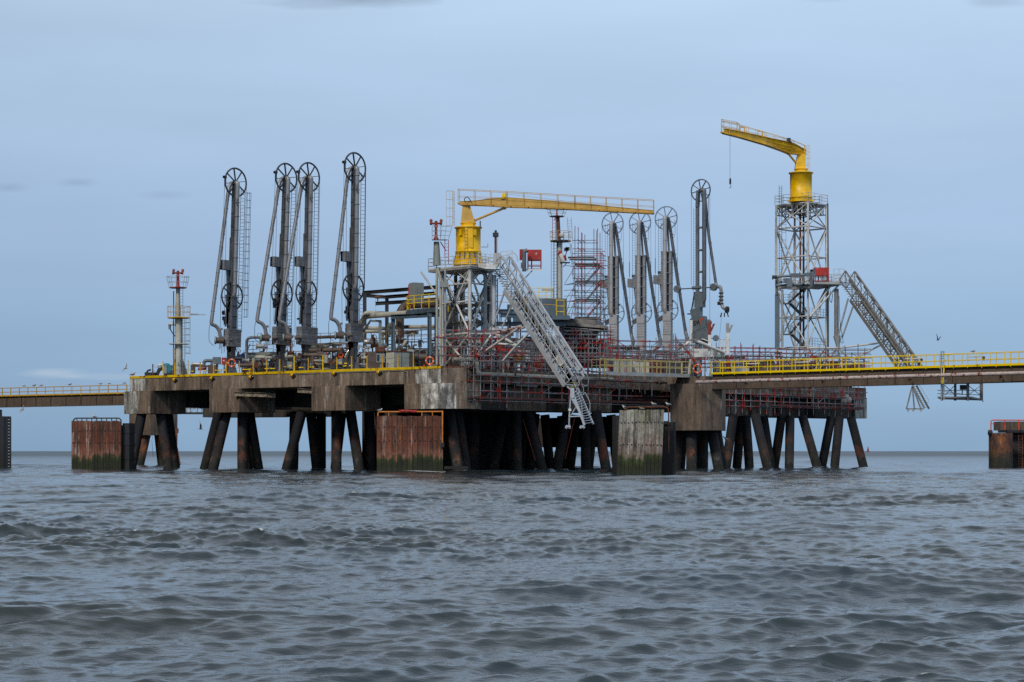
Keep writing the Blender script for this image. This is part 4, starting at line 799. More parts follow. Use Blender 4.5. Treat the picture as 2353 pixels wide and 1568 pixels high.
# ================================================================== LATTICE STEEL HELPERS
def lattice(parent, corners, zs, r, m, br=None, xb=True, faces=(0, 1, 2, 3), rleg=None):
    """corners: four plan points; zs levels; each leg and each level's bracing is its own part"""
    rleg = rleg or r*1.6
    for c in corners: MB().tube(Vector((c.x, c.y, zs[0])), Vector((c.x, c.y, zs[-1])), rleg, n=10).build("leg", m, parent)
    for i in range(len(zs)-1):
        z0, z1 = zs[i], zs[i+1]
        for f in faces:
            a, b = corners[f], corners[(f+1) % 4]; mb = MB()
            mb.tube((a.x, a.y, z1), (b.x, b.y, z1), r, n=6)
            if xb: zm = (z0+z1)/2; mb.tube((a.x, a.y, zm), (b.x, b.y, zm), r*.9, n=6)
            mb.tube((a.x, a.y, z0), (b.x, b.y, z1), r, n=6); mb.tube((b.x, b.y, z0), (a.x, a.y, z1), r, n=6); mb.build("bracing", m, parent)
def stairs(parent, p, q, w, m, side, steps=None, rail=True):
    p, q = Vector(p), Vector(q); side = Vector(side).normalized()*w/2; n = steps or max(4, int((q-p).length/.28)); mb = MB()
    for s in (-1, 1): mb.bar(p+side*s, q+side*s, .05, .22)
    for i in range(1, n): c = p+(q-p)*(i/n); mb.bar(c-side, c+side, .2, .04)
    if rail:
        for s in (-1, 1):
            a, b = p+side*s, q+side*s; mb.tube(a+UZ*.95, b+UZ*.95, .022, n=5)
            for i in range(5): c = a+(b-a)*(i/4); mb.tube(c, c+UZ*.95, .02, n=4)
    return mb.build("stair_flight", m, parent)

# ================================================================== CRANE TOWER 1 (near)
T1Y = 190.5
def xy(x, Y): return Vector(((x-CX)*Y/F, Y, 0))
n0, l0, r0 = xy(1079.5, 190.2), xy(1016, 194), xy(1128, 193.5); b0 = l0+r0-n0
zt1 = V3(0, 615, 191).z
t1 = thing("crane_tower", "peeling white lattice tower carrying the level yellow crane beside the gangway", "tower", Vector((n0.x, n0.y, DECK)))
lattice(t1, [n0, l0, b0, r0], [DECK, V3(0, 767, 191).z], .11, 'white_steel', rleg=.18, xb=False); lattice(t1, [n0, l0, b0, r0], [V3(0, 767, 191).z, zt1-.2], .11, 'white_steel', rleg=.18)
mb = MB()
for (xa, Ya, xb2, Yb2) in ((1016, 194, 1079.5, 190.2), (1079.5, 190.2, 1128, 193.5)):
    xm, Ym = (xa+xb2)/2, (Ya+Yb2)/2; zq = V3(0, 652, 191).z
    for (p_, q_) in ((xa, xm), (xm, xa), (xb2, xm), (xm, xb2)):
        pa_, qa_ = xy(p_, Ya+(Yb2-Ya)*(p_-xa)/(xb2-xa)), xy(q_, Ya+(Yb2-Ya)*(q_-xa)/(xb2-xa)); mb.tube((pa_.x, pa_.y, zt1-.2), (qa_.x, qa_.y, zq), .07, n=6)
    mb.tube((xy(xa, Ya).x, Ya, zq), (xy(xb2, Yb2).x, Yb2, zq), .07, n=6)
mb.build('top_truss', 'white_steel', t1)
mb = MB(); dk = [n0, l0, b0, r0]; cen = sum(dk, Vector())/4
pl = [cen+(q-cen)*1.14 for q in dk]; pl[1] = pl[1]+Vector((-1.0, 0.3, 0))
mb.prism([Vector((q.x, q.y, zt1-.18)) for q in pl], (0, 0, .2)); mb.build("top_deck", 'galv', t1)
mb = MB(); pp = [Vector((q.x, q.y, zt1+.02)) for q in pl]; rail_run(mb, [pp[1], pp[0], pp[3], pp[2], pp[1]], 1.1, 1.2, .03, (.35, .68), toe=.14); mb.build("hand_rail", 'white_steel', t1)
for a, b in ((pl[1]+Vector((-.7, 0, 0)), l0+Vector((-.1, 0, 0))),): MB().tube((a.x, a.y, zt1-.1), (b.x, b.y, V3(0, 690, 193).z), .09, n=8).build("bracing", 'white_steel', t1)
for k, (x, Y) in enumerate(((1115, 192), (1122, 197), (1060, 199), (1047, 197.5))):
    q = xy(x, Y); MB().bar((q.x, q.y, DECK), (q.x, q.y, zt1-.2), .34, .34).build("inner_column", 'dark_steel' if k else 'blue_steel', t1)
for z in (V3(0, 700, 192).z, V3(0, 740, 192).z, V3(0, 790, 192).z):
    q = [n0+(cen-n0)*.2, l0+(cen-l0)*.2, b0+(cen-b0)*.2, r0+(cen-r0)*.2]; mb = MB(); mb.prism([Vector((c.x, c.y, z)) for c in q], (0, 0, .07)); rail_run(mb, [Vector((c.x, c.y, z)) for c in q+[q[0]]], 1.05, 1.5, .025, (.5,)); mb.build("landing_deck", 'alu_dirty', t1)
stairs(t1, (cen.x-1.6, cen.y-.5, V3(0, 790, 192).z), (cen.x+1.4, cen.y-.3, V3(0, 742, 192).z), .8, 'alu_dirty', (0, 1, 0))
stairs(t1, (cen.x+1.6, cen.y+.5, V3(0, 740, 192).z), (cen.x-1.4, cen.y+.4, V3(0, 702, 192).z), .8, 'alu_dirty', (0, 1, 0))
stairs(t1, (cen.x-1.6, cen.y-.5, V3(0, 700, 192).z), (cen.x+1.4, cen.y-.3, zt1), .8, 'alu_dirty', (0, 1, 0))
# pipes up the tower's left leg
for i, (x, Y, x2, m_) in enumerate(((1004, 191.5, 1004, 'cream'), (1012.5, 191, 1012.5, 'cream'), (1025, 191, 1023, 'galv'))):
    pts = [V3(x2, 838, Y), V3(x2, 640, Y), V3(x2-6 if i == 1 else x2, 622, Y), V3(x2-6 if i == 1 else x2, 617, Y)]
    o = MB().path(pts, .13 if i < 2 else .1, 10, bend=.3).build("riser_pipe", m_, None)
    tag(o, ["cream riser pipe on the outer left of the near crane tower", "rust streaked cream riser pipe bending under the near tower's deck", "thin galvanised riser against the near tower's left leg"][i], "pipe", "riser pipes up the near crane tower")
tag(MB().box(V3(1020, 654, 190.8), (.75, .6, .55)).build("junction_box", 'grey_box', None), "pale grey junction box on the near tower's left leg", "box")

def crane(label, jib, Yc, xc, base_y, drum, neck, post, strut, cage, winch, m_drum, m_jib, railh=1.05):
    t = thing("pedestal_crane", label, "crane", V3(xc, base_y, Yc), "yellow pedestal cranes")
    px = Yc/F; c = V3(xc, base_y, Yc)
    (rw, y0, y1, ysk, rsk) = drum
    zb = V3(0, base_y, Yc).z
    zz = lambda y: V3(0, y, Yc).z-zb
    MB().lathe(c, UZ, [(rsk*px, 0), (rsk*px, .06), (rw*px*1.02, zz(ysk)), (rw*px*1.06, zz(ysk)+.02), (rw*px*1.06, zz(ysk)+.1), (rw*px, zz(ysk)+.12), (rw*px, zz(y1)), (rw*px*1.13, zz(y1)+.04), (rw*px*1.13, zz(y1)+.14), (rw*px*.8, zz(y1)+.17)], 40).build("drum", m_drum, t)
    m = MB()
    for i in range(12):
        a = i*math.pi/6; d = Vector((math.cos(a), math.sin(a), 0)); m.prism([c+d*rw*px+UZ*.02, c+d*(rsk*px+.12)+UZ*.02, c+d*rw*px+UZ*(zz(ysk))], d.cross(UZ)*.04)
    m.build("skirt_fin", m_drum, t)
    (rn, yn0, yn1) = neck
    MB().lathe(c+UZ*zz(yn0), UZ, [(rn*px*1.1, -.3), (rn*px*1.1, .1), (rn*px*.95, .12), (rn*px*.95, zz(yn1)-zz(yn0)-.1), (rn*px*1.05, zz(yn1)-zz(yn0)-.08), (rn*px*1.05, zz(yn1)-zz(yn0))], 28).build("slew_ring", m_drum, t)
    m = MB(); bl, br, tr, tl = [V3(*q, Yc) for q in post]; off = Vector((0, .38, 0))
    m.prism([bl-off, br-off, tr-off*.7, tl-off*.7], off*1.9); m.build("slew_post", m_jib, t)
    # jib as a tapering box girder
    n_ = len(jib['top']); m = MB(); w = .22; wv = jib['side']*w
    for i in range(n_-1):
        (xa, ya), (xb_, yb) = jib['top'][i], jib['top'][i+1]; (xc_, yc_), (xd, yd) = jib['bot'][i], jib['bot'][i+1]
        Ya, Yb = jib['Y'][i], jib['Y'][i+1]; a, b, e, d = V3(xa, ya, Ya), V3(xb_, yb, Yb), V3(xd, yd, Yb), V3(xc_, yc_, Ya)
        m.add([a-wv, b-wv, e-wv, d-wv, a+wv, b+wv, e+wv, d+wv], [(0, 1, 2, 3), (7, 6, 5, 4), (0, 4, 5, 1), (3, 2, 6, 7)]+([(0, 3, 7, 4)] if i == 0 else [])+([(1, 5, 6, 2)] if i == n_-2 else []))
        m.bar(d-UZ*.03, e-UZ*.03, .62, .05); m.bar(a+UZ*.02, b+UZ*.02, .52, .04)
    m.build("jib", m_jib, t)
    m = MB(); a, b = V3(*strut[0], Yc), V3(*strut[1], jib['Ys']); m.tube(a, b, .115, n=10); m.tube(a, a+(b-a)*.08, .17, n=10); m.tube(b, b+(a-b)*.06, .17, n=10); m.build("luffing_cylinder", m_jib, t)
    # rail along the jib, both sides
    for s in (-1, 1):
        m = MB(); pts = []
        for i in range(len(jib['rail'])):
            (x, y, yb), Yr = jib['rail'][i], jib['railY'][i]; pts.append((V3(x, y, Yr)+wv*(s*2.1), V3(x, yb, Yr)+wv*(s*2.1)))
        for (a, a2), (b, b2) in zip(pts[:-1], pts[1:]):
            m.tube(a, b, .025, n=5); m.tube((a+a2)/2, (b+b2)/2, .018, n=5); m.tube(a2, b2, .03, n=5); n = max(1, round((b-a).length/1.5))
            for i in range(n+1): q, q2 = a+(b-a)*(i/n), a2+(b2-a2)*(i/n); m.tube(q, q2, .028, n=5)
        m.build("hand_rail", m_jib, t)
    m = MB()
    for i in (0, -1):
        (x, y, yb), Yr = jib['rail'][i], jib['railY'][i]; a, b = V3(x, y, Yr), V3(x, yb, Yr); m.tube(a-wv*2.1, a+wv*2.1, .025, n=5); m.tube((a+b)/2-wv*2.1, (a+b)/2+wv*2.1, .02, n=5)
    m.build("end_rail", m_jib, t)
    # outriggers under the walkway of the jib
    m = MB(); L_ = jib['rail']; a0, a1 = V3(L_[0][0], L_[0][2], jib['railY'][0]), V3(L_[-1][0], L_[-1][2], jib['railY'][-1]); n = 11
    for i in range(n+1): c_ = a0+(a1-a0)*(i/n); m.bar(c_-wv*2.2-UZ*.02, c_+wv*2.2-UZ*.02, .1, .06)
    m.build("outrigger", m_jib, t)
    (x0, x1, yt, yb) = cage; ladder(V3(x1, yb, Yc), V3(x1, yt, Yc), jib['lad'], .45, .3, .025).build("ladder", m_jib, t)
    m = MB(); xm = (x0+x1)/2
    for i in range(5): y = yt+(yb-yt)*i/4; m.path([V3(x1, y, Yc-.3), V3(x0, y, Yc-.35), V3(x0, y, Yc+.35), V3(x1, y, Yc+.3)], .02, 4)
    for (x, o) in ((x0, -.35), (x0, .35), (xm, -.36)): m.tube(V3(x, yt, Yc+o), V3(x, yb, Yc+o), .02, n=4)
    m.build("ladder_cage", m_jib, t)
    m = MB(); wc = V3(*winch[:2], winch[2]); m.box(wc, (.42, .5, .38)); m.tube(wc-Vector((0, .4, 0)), wc+Vector((0, .4, 0)), .2, n=12); m.box(wc-UZ*.25, (.6, .6, .12)); m.build("winch", winch[3], t)
    return t, c, px
j1 = dict(top=[(1058, 464.5), (1095, 462.5), (1130, 457.5), (1165, 455), (1200, 457.5), (1321, 468), (1501, 485)], bot=[(1058, 471), (1095, 472), (1130, 473.5), (1165, 476), (1200, 477), (1321, 482), (1501, 491.5)],
          Y=[194, 193.6, 193.2, 192.9, 192.5, 191.2, 189.4], side=Vector((.12, 1, 0)), Ys=193, rail=[(1054, 436, 468), (1165, 441.5, 472), (1321, 450.5, 480), (1502, 461, 490)], railY=[194, 192.9, 191.2, 189.4], lad=(.3, 1, 0))
t, c, px = crane("yellow pedestal crane with its jib held level above the first gangway", j1, 194, 1076, 610, (28.5, 0, 526, 581, 34), (17.5, 524, 513), ((1059, 513.5), (1092, 513.5), (1080, 472), (1063, 472)), ((1086, 509), (1162, 477)), (1025.5, 1042, 439, 518), (1158.5, 450, 192.9, 'bright_yellow'), 'crane_yellow', 'ochre')
m = MB()
for (a0, z0, w, h) in ((-1.05, 1.7, .3, .55), (-2.15, 1.7, .3, .55)):
    d = Vector((math.cos(a0), math.sin(a0), 0)); m.box(c+d*1.2+UZ*3.0, (.3, w, h), (d, UZ.cross(d), UZ))
d = Vector((math.cos(-1.5), math.sin(-1.5), 0)); m.box(c+d*1.17+UZ*2.7, (.08, .75, 2.3), (d, UZ.cross(d), UZ)); m.build("drum_door", 'crane_yellow', t)
ladder(c+d*1.25+UZ*1.2-UZ.cross(d)*.3, c+d*1.25+UZ*3.5-UZ.cross(d)*.3, UZ.cross(d), .35, .3, .02).build("drum_ladder", 'ochre', t)
m = MB()
for i in range(4): a = math.radians(-60-i*22); d = Vector((math.cos(a), math.sin(a), 0)); m.tube(c+d*1.28+UZ*.3, c+d*1.28+UZ*1.1, .06, n=6)
m.build("cable_gland", 'dark_steel', t)
MB().path([V3(1070, 466, 193.2), V3(1066, 457, 193.2), V3(1074, 452, 193.2), V3(1082, 462, 193.2)], .04, 6, bend=.3).build("hydraulic_hose", 'black', t)
MB().tube(V3(1103.5, 524, 193), V3(1103.5, 508, 193), .06, n=6).build("stub_mast", 'dark_steel', t)
MB().path([V3(1106, 568, 193), V3(1121, 568, 193), V3(1121, 560, 193)], .03, 5).build("aerial_bracket", 'dark_steel', t)
MB().tube(V3(1163, 446, 192.8), V3(1495, 486, 189.4), .012, n=4).build("hoist_rope", 'cable', t)

# ------------------------------------------------------------------ crane 2
j2 = dict(top=[(1664, 297), (1700, 303.5), (1760, 317), (1803, 325.5), (1822, 330.5), (1850, 347)], bot=[(1664, 307), (1700, 316), (1760, 333.5), (1795, 346), (1812, 353), (1850, 356)],
          Y=[226, 227.5, 230.5, 233, 234, 235.5], side=Vector((.35, 1, 0)), Ys=234, rail=[(1661, 280, 306), (1696, 287, 312), (1822, 323, 338), (1850, 335, 352)], railY=[225.8, 227.5, 234, 235.5], lad=(1, .4, 0))
t2c, c, px = crane("yellow pedestal crane with its jib raised and a hook hanging, on the taller tower", j2, 235, 1840.5, 465, (25, 0, 400, 456, 27.5), (15, 397, 389), ((1826, 389), (1851, 389), (1850, 354), (1832, 356)), ((1831, 377.5), (1811, 353)), (1861, 1853, 335, 394), (1812, 322, 233.4, 'dark_steel'), 'crane_yellow', 'crane_yellow')
MB().tube(V3(1677.5, 311, 226.4), V3(1677.5, 410, 226.4), .018, n=5).build("hoist_rope", 'cable', t2c)
MB().lathe(V3(1678, 424, 226.4), UZ, [(.05, 0), (.11, .08), (.11, .55), (.05, .7)], 10).build("hook_block", 'black', t2c)
q = V3(1678, 424, 226.4); MB().path([q, q-UZ*.1, q+Vector((.1, 0, -.2)), q+Vector((.1, 0, -.33)), q+Vector((0, 0, -.4)), q+Vector((-.1, 0, -.32))], .03, 6, bend=.06).build("hook", 'dark_steel', t2c)
m = MB(); p, q = V3(1660.5, 276.5, 226), V3(1696, 283, 227.6); w_ = Vector((.2, .6, 0)); lo = V3(1660.5, 306, 226)
for z in (0, .5): m.path([p-w_-UZ*(z*1.4), q-w_-UZ*(z*1.4), q+w_-UZ*(z*1.4), p+w_-UZ*(z*1.4), p-w_-UZ*(z*1.4)], .026, 5)
for a in (p-w_, q-w_, q+w_, p+w_): m.tube(a, a-UZ*1.4, .028, n=5)
m.bar(lo-w_, lo+w_, .3, .1); m.build("tip_basket", 'yellow', t2c)
m = MB()
for (x, y) in ((1711, 300), (1752, 309)): qq = V3(x, y, 228+(x-1700)/30); m.bar(qq-UZ*.3, qq+UZ*.3, .12); m.bar(qq+UZ*.3, qq+UZ*.3+Vector((-.5, 0, .1)), .12); m.bar(qq+Vector((-.5, 0, .35)), qq+Vector((-.5, 0, -.3)), .06)
m.build("rope_guide", 'yellow', t2c)
MB().tube(V3(1690, 298, 227), V3(1808, 320, 233), .012, n=4).build("hoist_rope", 'cable', t2c)

# ================================================================== CRANE TOWER 2 (far, taller)
Y2 = 234.5
n2, l2, r2 = xy(1856.5, 233.2), xy(1783.5, 236.4), xy(1899, 236); bk = l2+r2-n2
zt2 = V3(0, 467, 234).z; zz2 = lambda y: V3(0, y, 234).z
t2 = thing("crane_tower", "tall open white and rust lattice tower under the raised yellow crane", "tower", Vector((n2.x, n2.y, DECK)))
lattice(t2, [n2, l2, bk, r2], [DECK, zz2(798)], .08, 'white_steel', rleg=.11, xb=False); lattice(t2, [n2, l2, bk, r2], [zz2(798), zz2(657)], .08, 'white_steel', rleg=.11)
lattice(t2, [n2, l2, bk, r2], [zz2(657), zz2(521)], .09, 'white_steel', rleg=.15)
lattice(t2, [n2, l2, bk, r2], [zz2(521), zz2(468)], .075, 'white_steel', rleg=.125, xb=False)
mid = [(a+b)/2 for a, b in ((n2, l2), (l2, bk), (bk, r2), (r2, n2))]
m = MB()
for a, b in ((n2, l2), (n2, r2), (l2, bk), (bk, r2)):
    for k in range(6):
        q, q2 = a+(b-a)*(k/6), a+(b-a)*((k+1)/6); m.tube((q.x, q.y, zz2(471)), (q2.x, q2.y, zz2(490)) if k % 2 == 0 else (q2.x, q2.y, zz2(471)), .05, n=5); m.tube((q2.x, q2.y, zz2(471)), (q2.x, q2.y, zz2(490)), .045, n=5)
    m.tube((a.x, a.y, zz2(490)), (b.x, b.y, zz2(490)), .05, n=5)
cc = (n2+bk)/2
for q in (n2, l2, bk, r2)+tuple(mid): m.tube((cc.x, cc.y, zz2(492)), (q.x, q.y, zz2(472)), .06, n=5); m.tube((cc.x, cc.y, zz2(472)), (q.x, q.y, zz2(472)), .07, n=5)
m.build("top_truss", 'galv', t2)
m = MB(); pl = [cc+(q-cc)*1.05 for q in (n2, l2, bk, r2)]; m.prism([Vector((q.x, q.y, zt2-.05)) for q in pl], (0, 0, .12)); m.build("top_deck", 'white_steel', t2)
m = MB(); rail_run(m, [Vector((q.x, q.y, zt2+.07)) for q in pl+[pl[0]]], 1.05, 1.3, .028, (.35, .68)); m.build("hand_rail", 'white_steel', t2)
ladder(V3(1793.5, 632, 234), V3(1793.5, 427, 234), (1, .3, 0), .33, .3, .03).build("ladder", 'dark_steel', t2)
m = MB()
for i in range(7): y = 498+i*18; m.path([V3(1797, y, 234), V3(1806, y, 233.9), V3(1806, y, 234.6), V3(1797, y, 234.4)], .02, 4)
m.tube(V3(1806, 496, 233.9), V3(1806, 610, 233.9), .02, n=4); m.build("ladder_cage", 'dark_steel', t2)
for (x, Y, m_) in ((1839, 236, 'rust'), (1846.5, 236.5, 'dark_steel')):
    MB().tube(V3(x, 478, Y), V3(x, 800, Y), .12, n=10).build("inner_riser", m_, t2)
MB().tube(V3(1901.5, 468, 236), V3(1902.5, 640, 236), .11, n=8).build("side_riser", 'dark_steel', t2); MB().tube(V3(1902.5, 640, 236), V3(1902.5, 822, 236), .11, n=8).build("side_riser", 'dark_steel', t2)
m = MB(); m.box(V3(1789, 665, 233.9), (.6, .4, .3)); m.bar(V3(1789, 662.5, 234), V3(1866, 660, 232.8), .3, .26); m.build("deck_beam", 'galv', t2)
m = MB(); q = [V3(1788, 660, 235), V3(1864, 658, 232.4), V3(1932, 652, 232.8), V3(1880, 650, 239)]
m.prism([Vector((a.x, a.y, zz2(658))) for a in q], (0, 0, .12)); m.build("access_deck", 'galv', t2)
m = MB(); a = [Vector((a.x, a.y, zz2(658)+.12)) for a in q]; rail_run(m, [a[1]+Vector((.2, 0, 0)), a[2], a[3], a[0], a[1]], 1.1, 1.2, .028, (.35, .68)); m.build("hand_rail", 'white_steel', t2)
for z, x0, x1 in ((zz2(697), 1800, 1820), (zz2(727), 1838, 1860), (zz2(768), 1800, 1822), (zz2(798), 1838, 1866)):
    m = MB(); p0, p1 = xy(x0, 234.2), xy(x1, 234.2); m.box(((p0.x+p1.x)/2, 234.8, z), (p1.x-p0.x, 1.6, .08)); rail_run(m, [Vector((p0.x, 234, z)), Vector((p1.x, 234, z))], 1.0, .5, .022, (.35, .68)); m.build("stair_landing", 'galv', t2)
for (xa, ya, xb_, yb) in ((1812, 697, 1850, 662), (1845, 727, 1815, 698), (1815, 768, 1850, 728), (1848, 797, 1818, 768)):
    stairs(t2, V3(xa, ya, 234.8), V3(xb_, yb, 234.6), .8, 'dark_steel', (0, 1, 0))
m = MB(); p0 = xy(1866, 234); rail_run(m, [V3(1866, 729, 234), V3(1899, 732, 236)], 1.0, .6, .022, (.35, .68)); rail_run(m, [V3(1866, 797, 234), V3(1899, 800, 236)], 1.0, .6, .022, (.35, .68)); m.build("hand_rail", 'galv', t2)
# flat bar platforms on the near faces
# grey ducts and pipes on the left of tower 2
t = thing("duct_riser", "blue grey square duct and pipe loop climbing the left side of the taller tower", "duct", V3(1786, 800, 232.5))
MB().bar(V3(1786, 676, 232.8), V3(1786, 800, 232.8), .42, .5).build("duct", 'svt_grey', t)
MB().path([V3(1784.5, 678, 232.6), V3(1784.5, 636, 232.6), V3(1862, 631, 231.8)], .14, 12, bend=.25).build("pipe_loop", 'svt_grey', t)
MB().path([V3(1783, 656.5, 232.4), V3(1838, 654, 231.8), V3(1845.5, 652, 231.8), V3(1845.5, 634, 231.8)], .14, 12, bend=.3).build("pipe_loop", 'svt_grey', t)
MB().box(V3(1828.5, 633, 231.6), (1.1, .5, .42)).build("valve_box", 'svt_grey', t); MB().box(V3(1810, 645, 231.6), (.95, .5, .5)).build("valve_box", 'svt_grey', t); MB().box(V3(1813.5, 654, 231.4), (.6, .5, .6)).build("valve_box", 'svt_grey', t); MB().box(V3(1856, 631.5, 231.6), (.6, .4, .42)).build("valve_box", 'svt_grey', t)
MB().tube(V3(1790, 649, 231.8), V3(1797, 648, 231.6), .17, n=12).build("valve_motor", 'svt_grey', t)
m = MB(); m.tube(V3(1776, 637, 231.9), V3(1785, 637, 231.9), .2, n=14); m.tube(V3(1774.5, 638, 231.9), V3(1776.5, 638, 231.9), .25, n=14); m.build("pipe_end", 'dark_steel', t)
m = MB(); m.bar(V3(1864, 660, 231.4), V3(1864, 620, 231.4), .24, .3); m.bar(V3(1863, 622, 231.4), V3(1874, 622, 231.4), .24, .24); m.bar(V3(1866, 631, 231.4), V3(1874, 631, 231.4), .3, .4); m.build("duct_arch", 'arm_grey', t)
tag(MB().tube(V3(1797.5, 667, 232.6), V3(1797.5, 798, 232.6), .14, n=10).build("riser_pipe", 'galv', None), "brown stained pipe standing just right of the blue grey duct", "pipe")
# red cabinet 2
def red_cab(label, x0, x1, yt, ym, yb, Y, sidex, left, stand=True):
    t = thing("red_cabinet", label, "cabinet", V3((x0+x1)/2, yb, Y), "red cabinets beside the gangway heads")
    p, q = V3(x0, ym, Y), V3(x1, ym, Y); zt_, zm_, zb_ = V3(0, yt, Y).z, V3(0, ym, Y).z, V3(0, yb, Y).z; w = q.x-p.x; sd_ = (sidex-x1)*Y/F
    MB().box((p.x+w/2, Y+.65, (zt_+zm_)/2), (w, 1.3, zt_-zm_)).build("body", 'red', t)
    MB().box((p.x+w/2, Y-.005, (zt_+zm_)/2), (w-.06, .02, zt_-zm_-.06)).build("front_panel", 'faded_red', t)
    for dx in (0.05, w-.05):
        for dy in (.05, 1.25): MB().bar((p.x+dx, Y+dy, zb_), (p.x+dx, Y+dy, zm_), .1).build("leg", 'red', t)
    m = MB(); m.bar((p.x, Y+.05, zb_+.3), (p.x+w, Y+.05, zb_+.3), .06); m.bar((p.x, Y+1.25, zb_+.3), (p.x+w, Y+1.25, zb_+.3), .06); m.bar((p.x+w*.3, Y+.6, zb_), (p.x+w*.3, Y+.6, zm_), .12); m.build("stretcher", 'red', t)
    return t, p, q
t, p, q = red_cab("glossy red cabinet on legs beside the second gangway's head", 1872.6, 1905, 615, 634, 651, 231.3, 1914, True)
t, p, q = red_cab("faded red cabinet on its own bracket platform right of the near crane", 1212, 1244.5, 574, 597.5, 617, 191.5, 1197, True)
m = MB(); m.prism([V3(1205, 618.5, 191), V3(1246, 619.5, 191), V3(1244, 617, 193.5), V3(1205, 617, 193.5)], (0, 0, -.12)); m.build("platform", 'white', t)
for s in (0, 1.6): MB().bar(V3(1225, 620, 191.2+s), V3(1206, 640, 191.2+s), .1).build("brace", 'galv', t)
m = MB(); m.bar(V3(1200, 573.5, 191.2), V3(1200, 598, 191.2), .3, .5); m.build("end_panel", 'red', t)
MB().path([V3(1204.5, 624, 190.8), V3(1204.5, 578, 190.8), V3(1212, 575.5, 190.8)], .2, 10, bend=.2).build("vent_duct", 'arm_grey', t)
m = MB(); m.bar(V3(1198, 604, 191.3), V3(1198, 617, 191.3), .1); m.bar(V3(1198, 611, 191.3), V3(1205, 611, 191.3), .06); m.build("leg", 'red', t)
# ================================================================== GANGWAYS
def gangway(label, a0, a1, hgt, wid, m_, npan, treads, deepplate=.42, holes=True, sect=.2):
    """a0,a1: near side bottom chord, top and foot; lattice sides with stair treads between"""
    t = thing("boarding_gangway", label, "gangway", a0, "steep boarding gangways")
    d = (a1-a0).normalized(); W_ = Vector((-d.y, d.x, 0)).normalized()
    if W_.y < 0: W_ = -W_
    Nn = W_.cross(d).normalized()
    if Nn.z < 0: Nn = -Nn
    L_ = (a1-a0).length
    def side(off, s0, s1, nm, plate, hh=hgt, up0=0):
        b0, b1 = a0+W_*off+d*(L_*s0)+Nn*up0, a0+W_*off+d*(L_*s1)+Nn*up0; l = (b1-b0).length; n = max(2, round(npan*(s1-s0)))
        MB().bar(b0+Nn*(plate/2), b1+Nn*(plate/2), .09, plate, up=Nn).build("bottom_chord", m_, t)
        MB().bar(b0+Nn*hh, b1+Nn*hh, .12, .13, up=Nn).build("top_chord", m_, t)
        m = MB()
        for i in range(n+1): c = b0+d*(l*i/n); m.bar(c+Nn*.05, c+Nn*hh, .08)
        for i in range(n):
            c, e = b0+d*(l*i/n), b0+d*(l*(i+1)/n); m.bar(c+Nn*hh, e+Nn*.1, .075)
        m.build("lattice", m_, t)
        m = MB(); m.tube(b0+Nn*(hh*.62), b1+Nn*(hh*.62), .03, n=6); m.build("hand_rail", m_, t)
        return b0, b1
    side(0, sect, 1, "near", deepplate); side(wid, sect, 1, "far", deepplate)
    side(.16, 0, .95, "near", .12, hgt*.96, .42); side(wid-.16, 0, .95, "far", .3, hgt*.96, .42)
    # curved plate hand rail of the far side with cut-outs (separate plates)
    for k, off in ((0, wid), ):
        b0, b1 = a0+W_*off+Nn*(hgt+.0), a0+W_*off+d*L_+Nn*hgt; n = 9
        MB().bar(b0+Nn*.34, b1+Nn*.34, .1, .09, up=Nn).build("top_rail", m_, t)
        for i in range(n):
            c = b0+d*(L_*(i+.25)/n); MB().bar(c+Nn*.17, c+d*(L_/n*.5)+Nn*.17, .02, .36, up=Nn).build("rail_plate", m_, t)
    m = MB()
    for i in range(treads): c = a0+d*(L_*(i+.5)/treads)+Nn*.25; m.box(c+W_*(wid/2), (wid-.3, .24, .04), (W_, Vector((W_.y, -W_.x, 0)), UZ))
    m.build("stair_treads", 'alu_dirty' if m_ == 'alu_dirty' else 'dark_steel', t)
    m = MB()
    for i in range(npan//2+1): c = a0+d*(L_*min(.99, i/(npan//2))); m.bar(c, c+W_*wid, .07); m.bar(c+Nn*.02, c+W_*wid+d*1.2, .05) if i < npan//2 else None
    m.build("floor_beam", m_, t)
    return t, d, W_, Nn, L_
a0, a1 = V3(1122, 619, 190.5), V3(1294, 889.5, 184.5)
t, d, W_, Nn, L_ = gangway("clean silver grey gangway hanging steeply in front of the platform beside the near crane tower", a0, a1, 1.5, 1.55, 'alu', 11, 46)
GW1 = t
# sign plate on the near side, with its lettering
sc_ = a0+d*(L_*.855)+Nn*1.2-W_*.08; dn = d
m = MB(); m.box(sc_, (1.0, .02, .5), (dn, W_, Nn)); sg = m.build("sign_plate", 'white', t)
def text_on(body, c, ax_x, ax_y, size, name, parent, mtl):
    cu = bpy.data.curves.new(name, 'FONT'); cu.body = body; cu.size = size; cu.align_x = 'CENTER'; cu.align_y = 'CENTER'; cu.extrude = .004; cu.resolution_u = 2
    tmp = bpy.data.objects.new(name+"_curve", cu); S.collection.objects.link(tmp); dg = bpy.context.evaluated_depsgraph_get(); me = bpy.data.meshes.new_from_object(tmp.evaluated_get(dg)); bpy.data.objects.remove(tmp)
    z = ax_x.cross(ax_y); mt = Matrix((ax_x, ax_y, z)).transposed().to_4x4(); mt.translation = c-OFF[parent.name]; me.transform(mt); me.materials.clear(); me.materials.append(M[mtl])
    o = bpy.data.objects.new(name, me); S.collection.objects.link(o); o.parent = parent; OFF[o.name] = OFF[parent.name]; return o
f_ = -W_
text_on("VERHOEF", sc_+Nn*.12-W_*.014, dn, Nn, .2, "sign_lettering", sg, 'black')
text_on("THE NETHERLANDS", sc_-Nn*.04-W_*.014, dn, Nn, .085, "sign_lettering", sg, 'black'); text_on("ALUMINIUM", sc_-Nn*.15-W_*.014, dn, Nn, .085, "sign_lettering", sg, 'black')
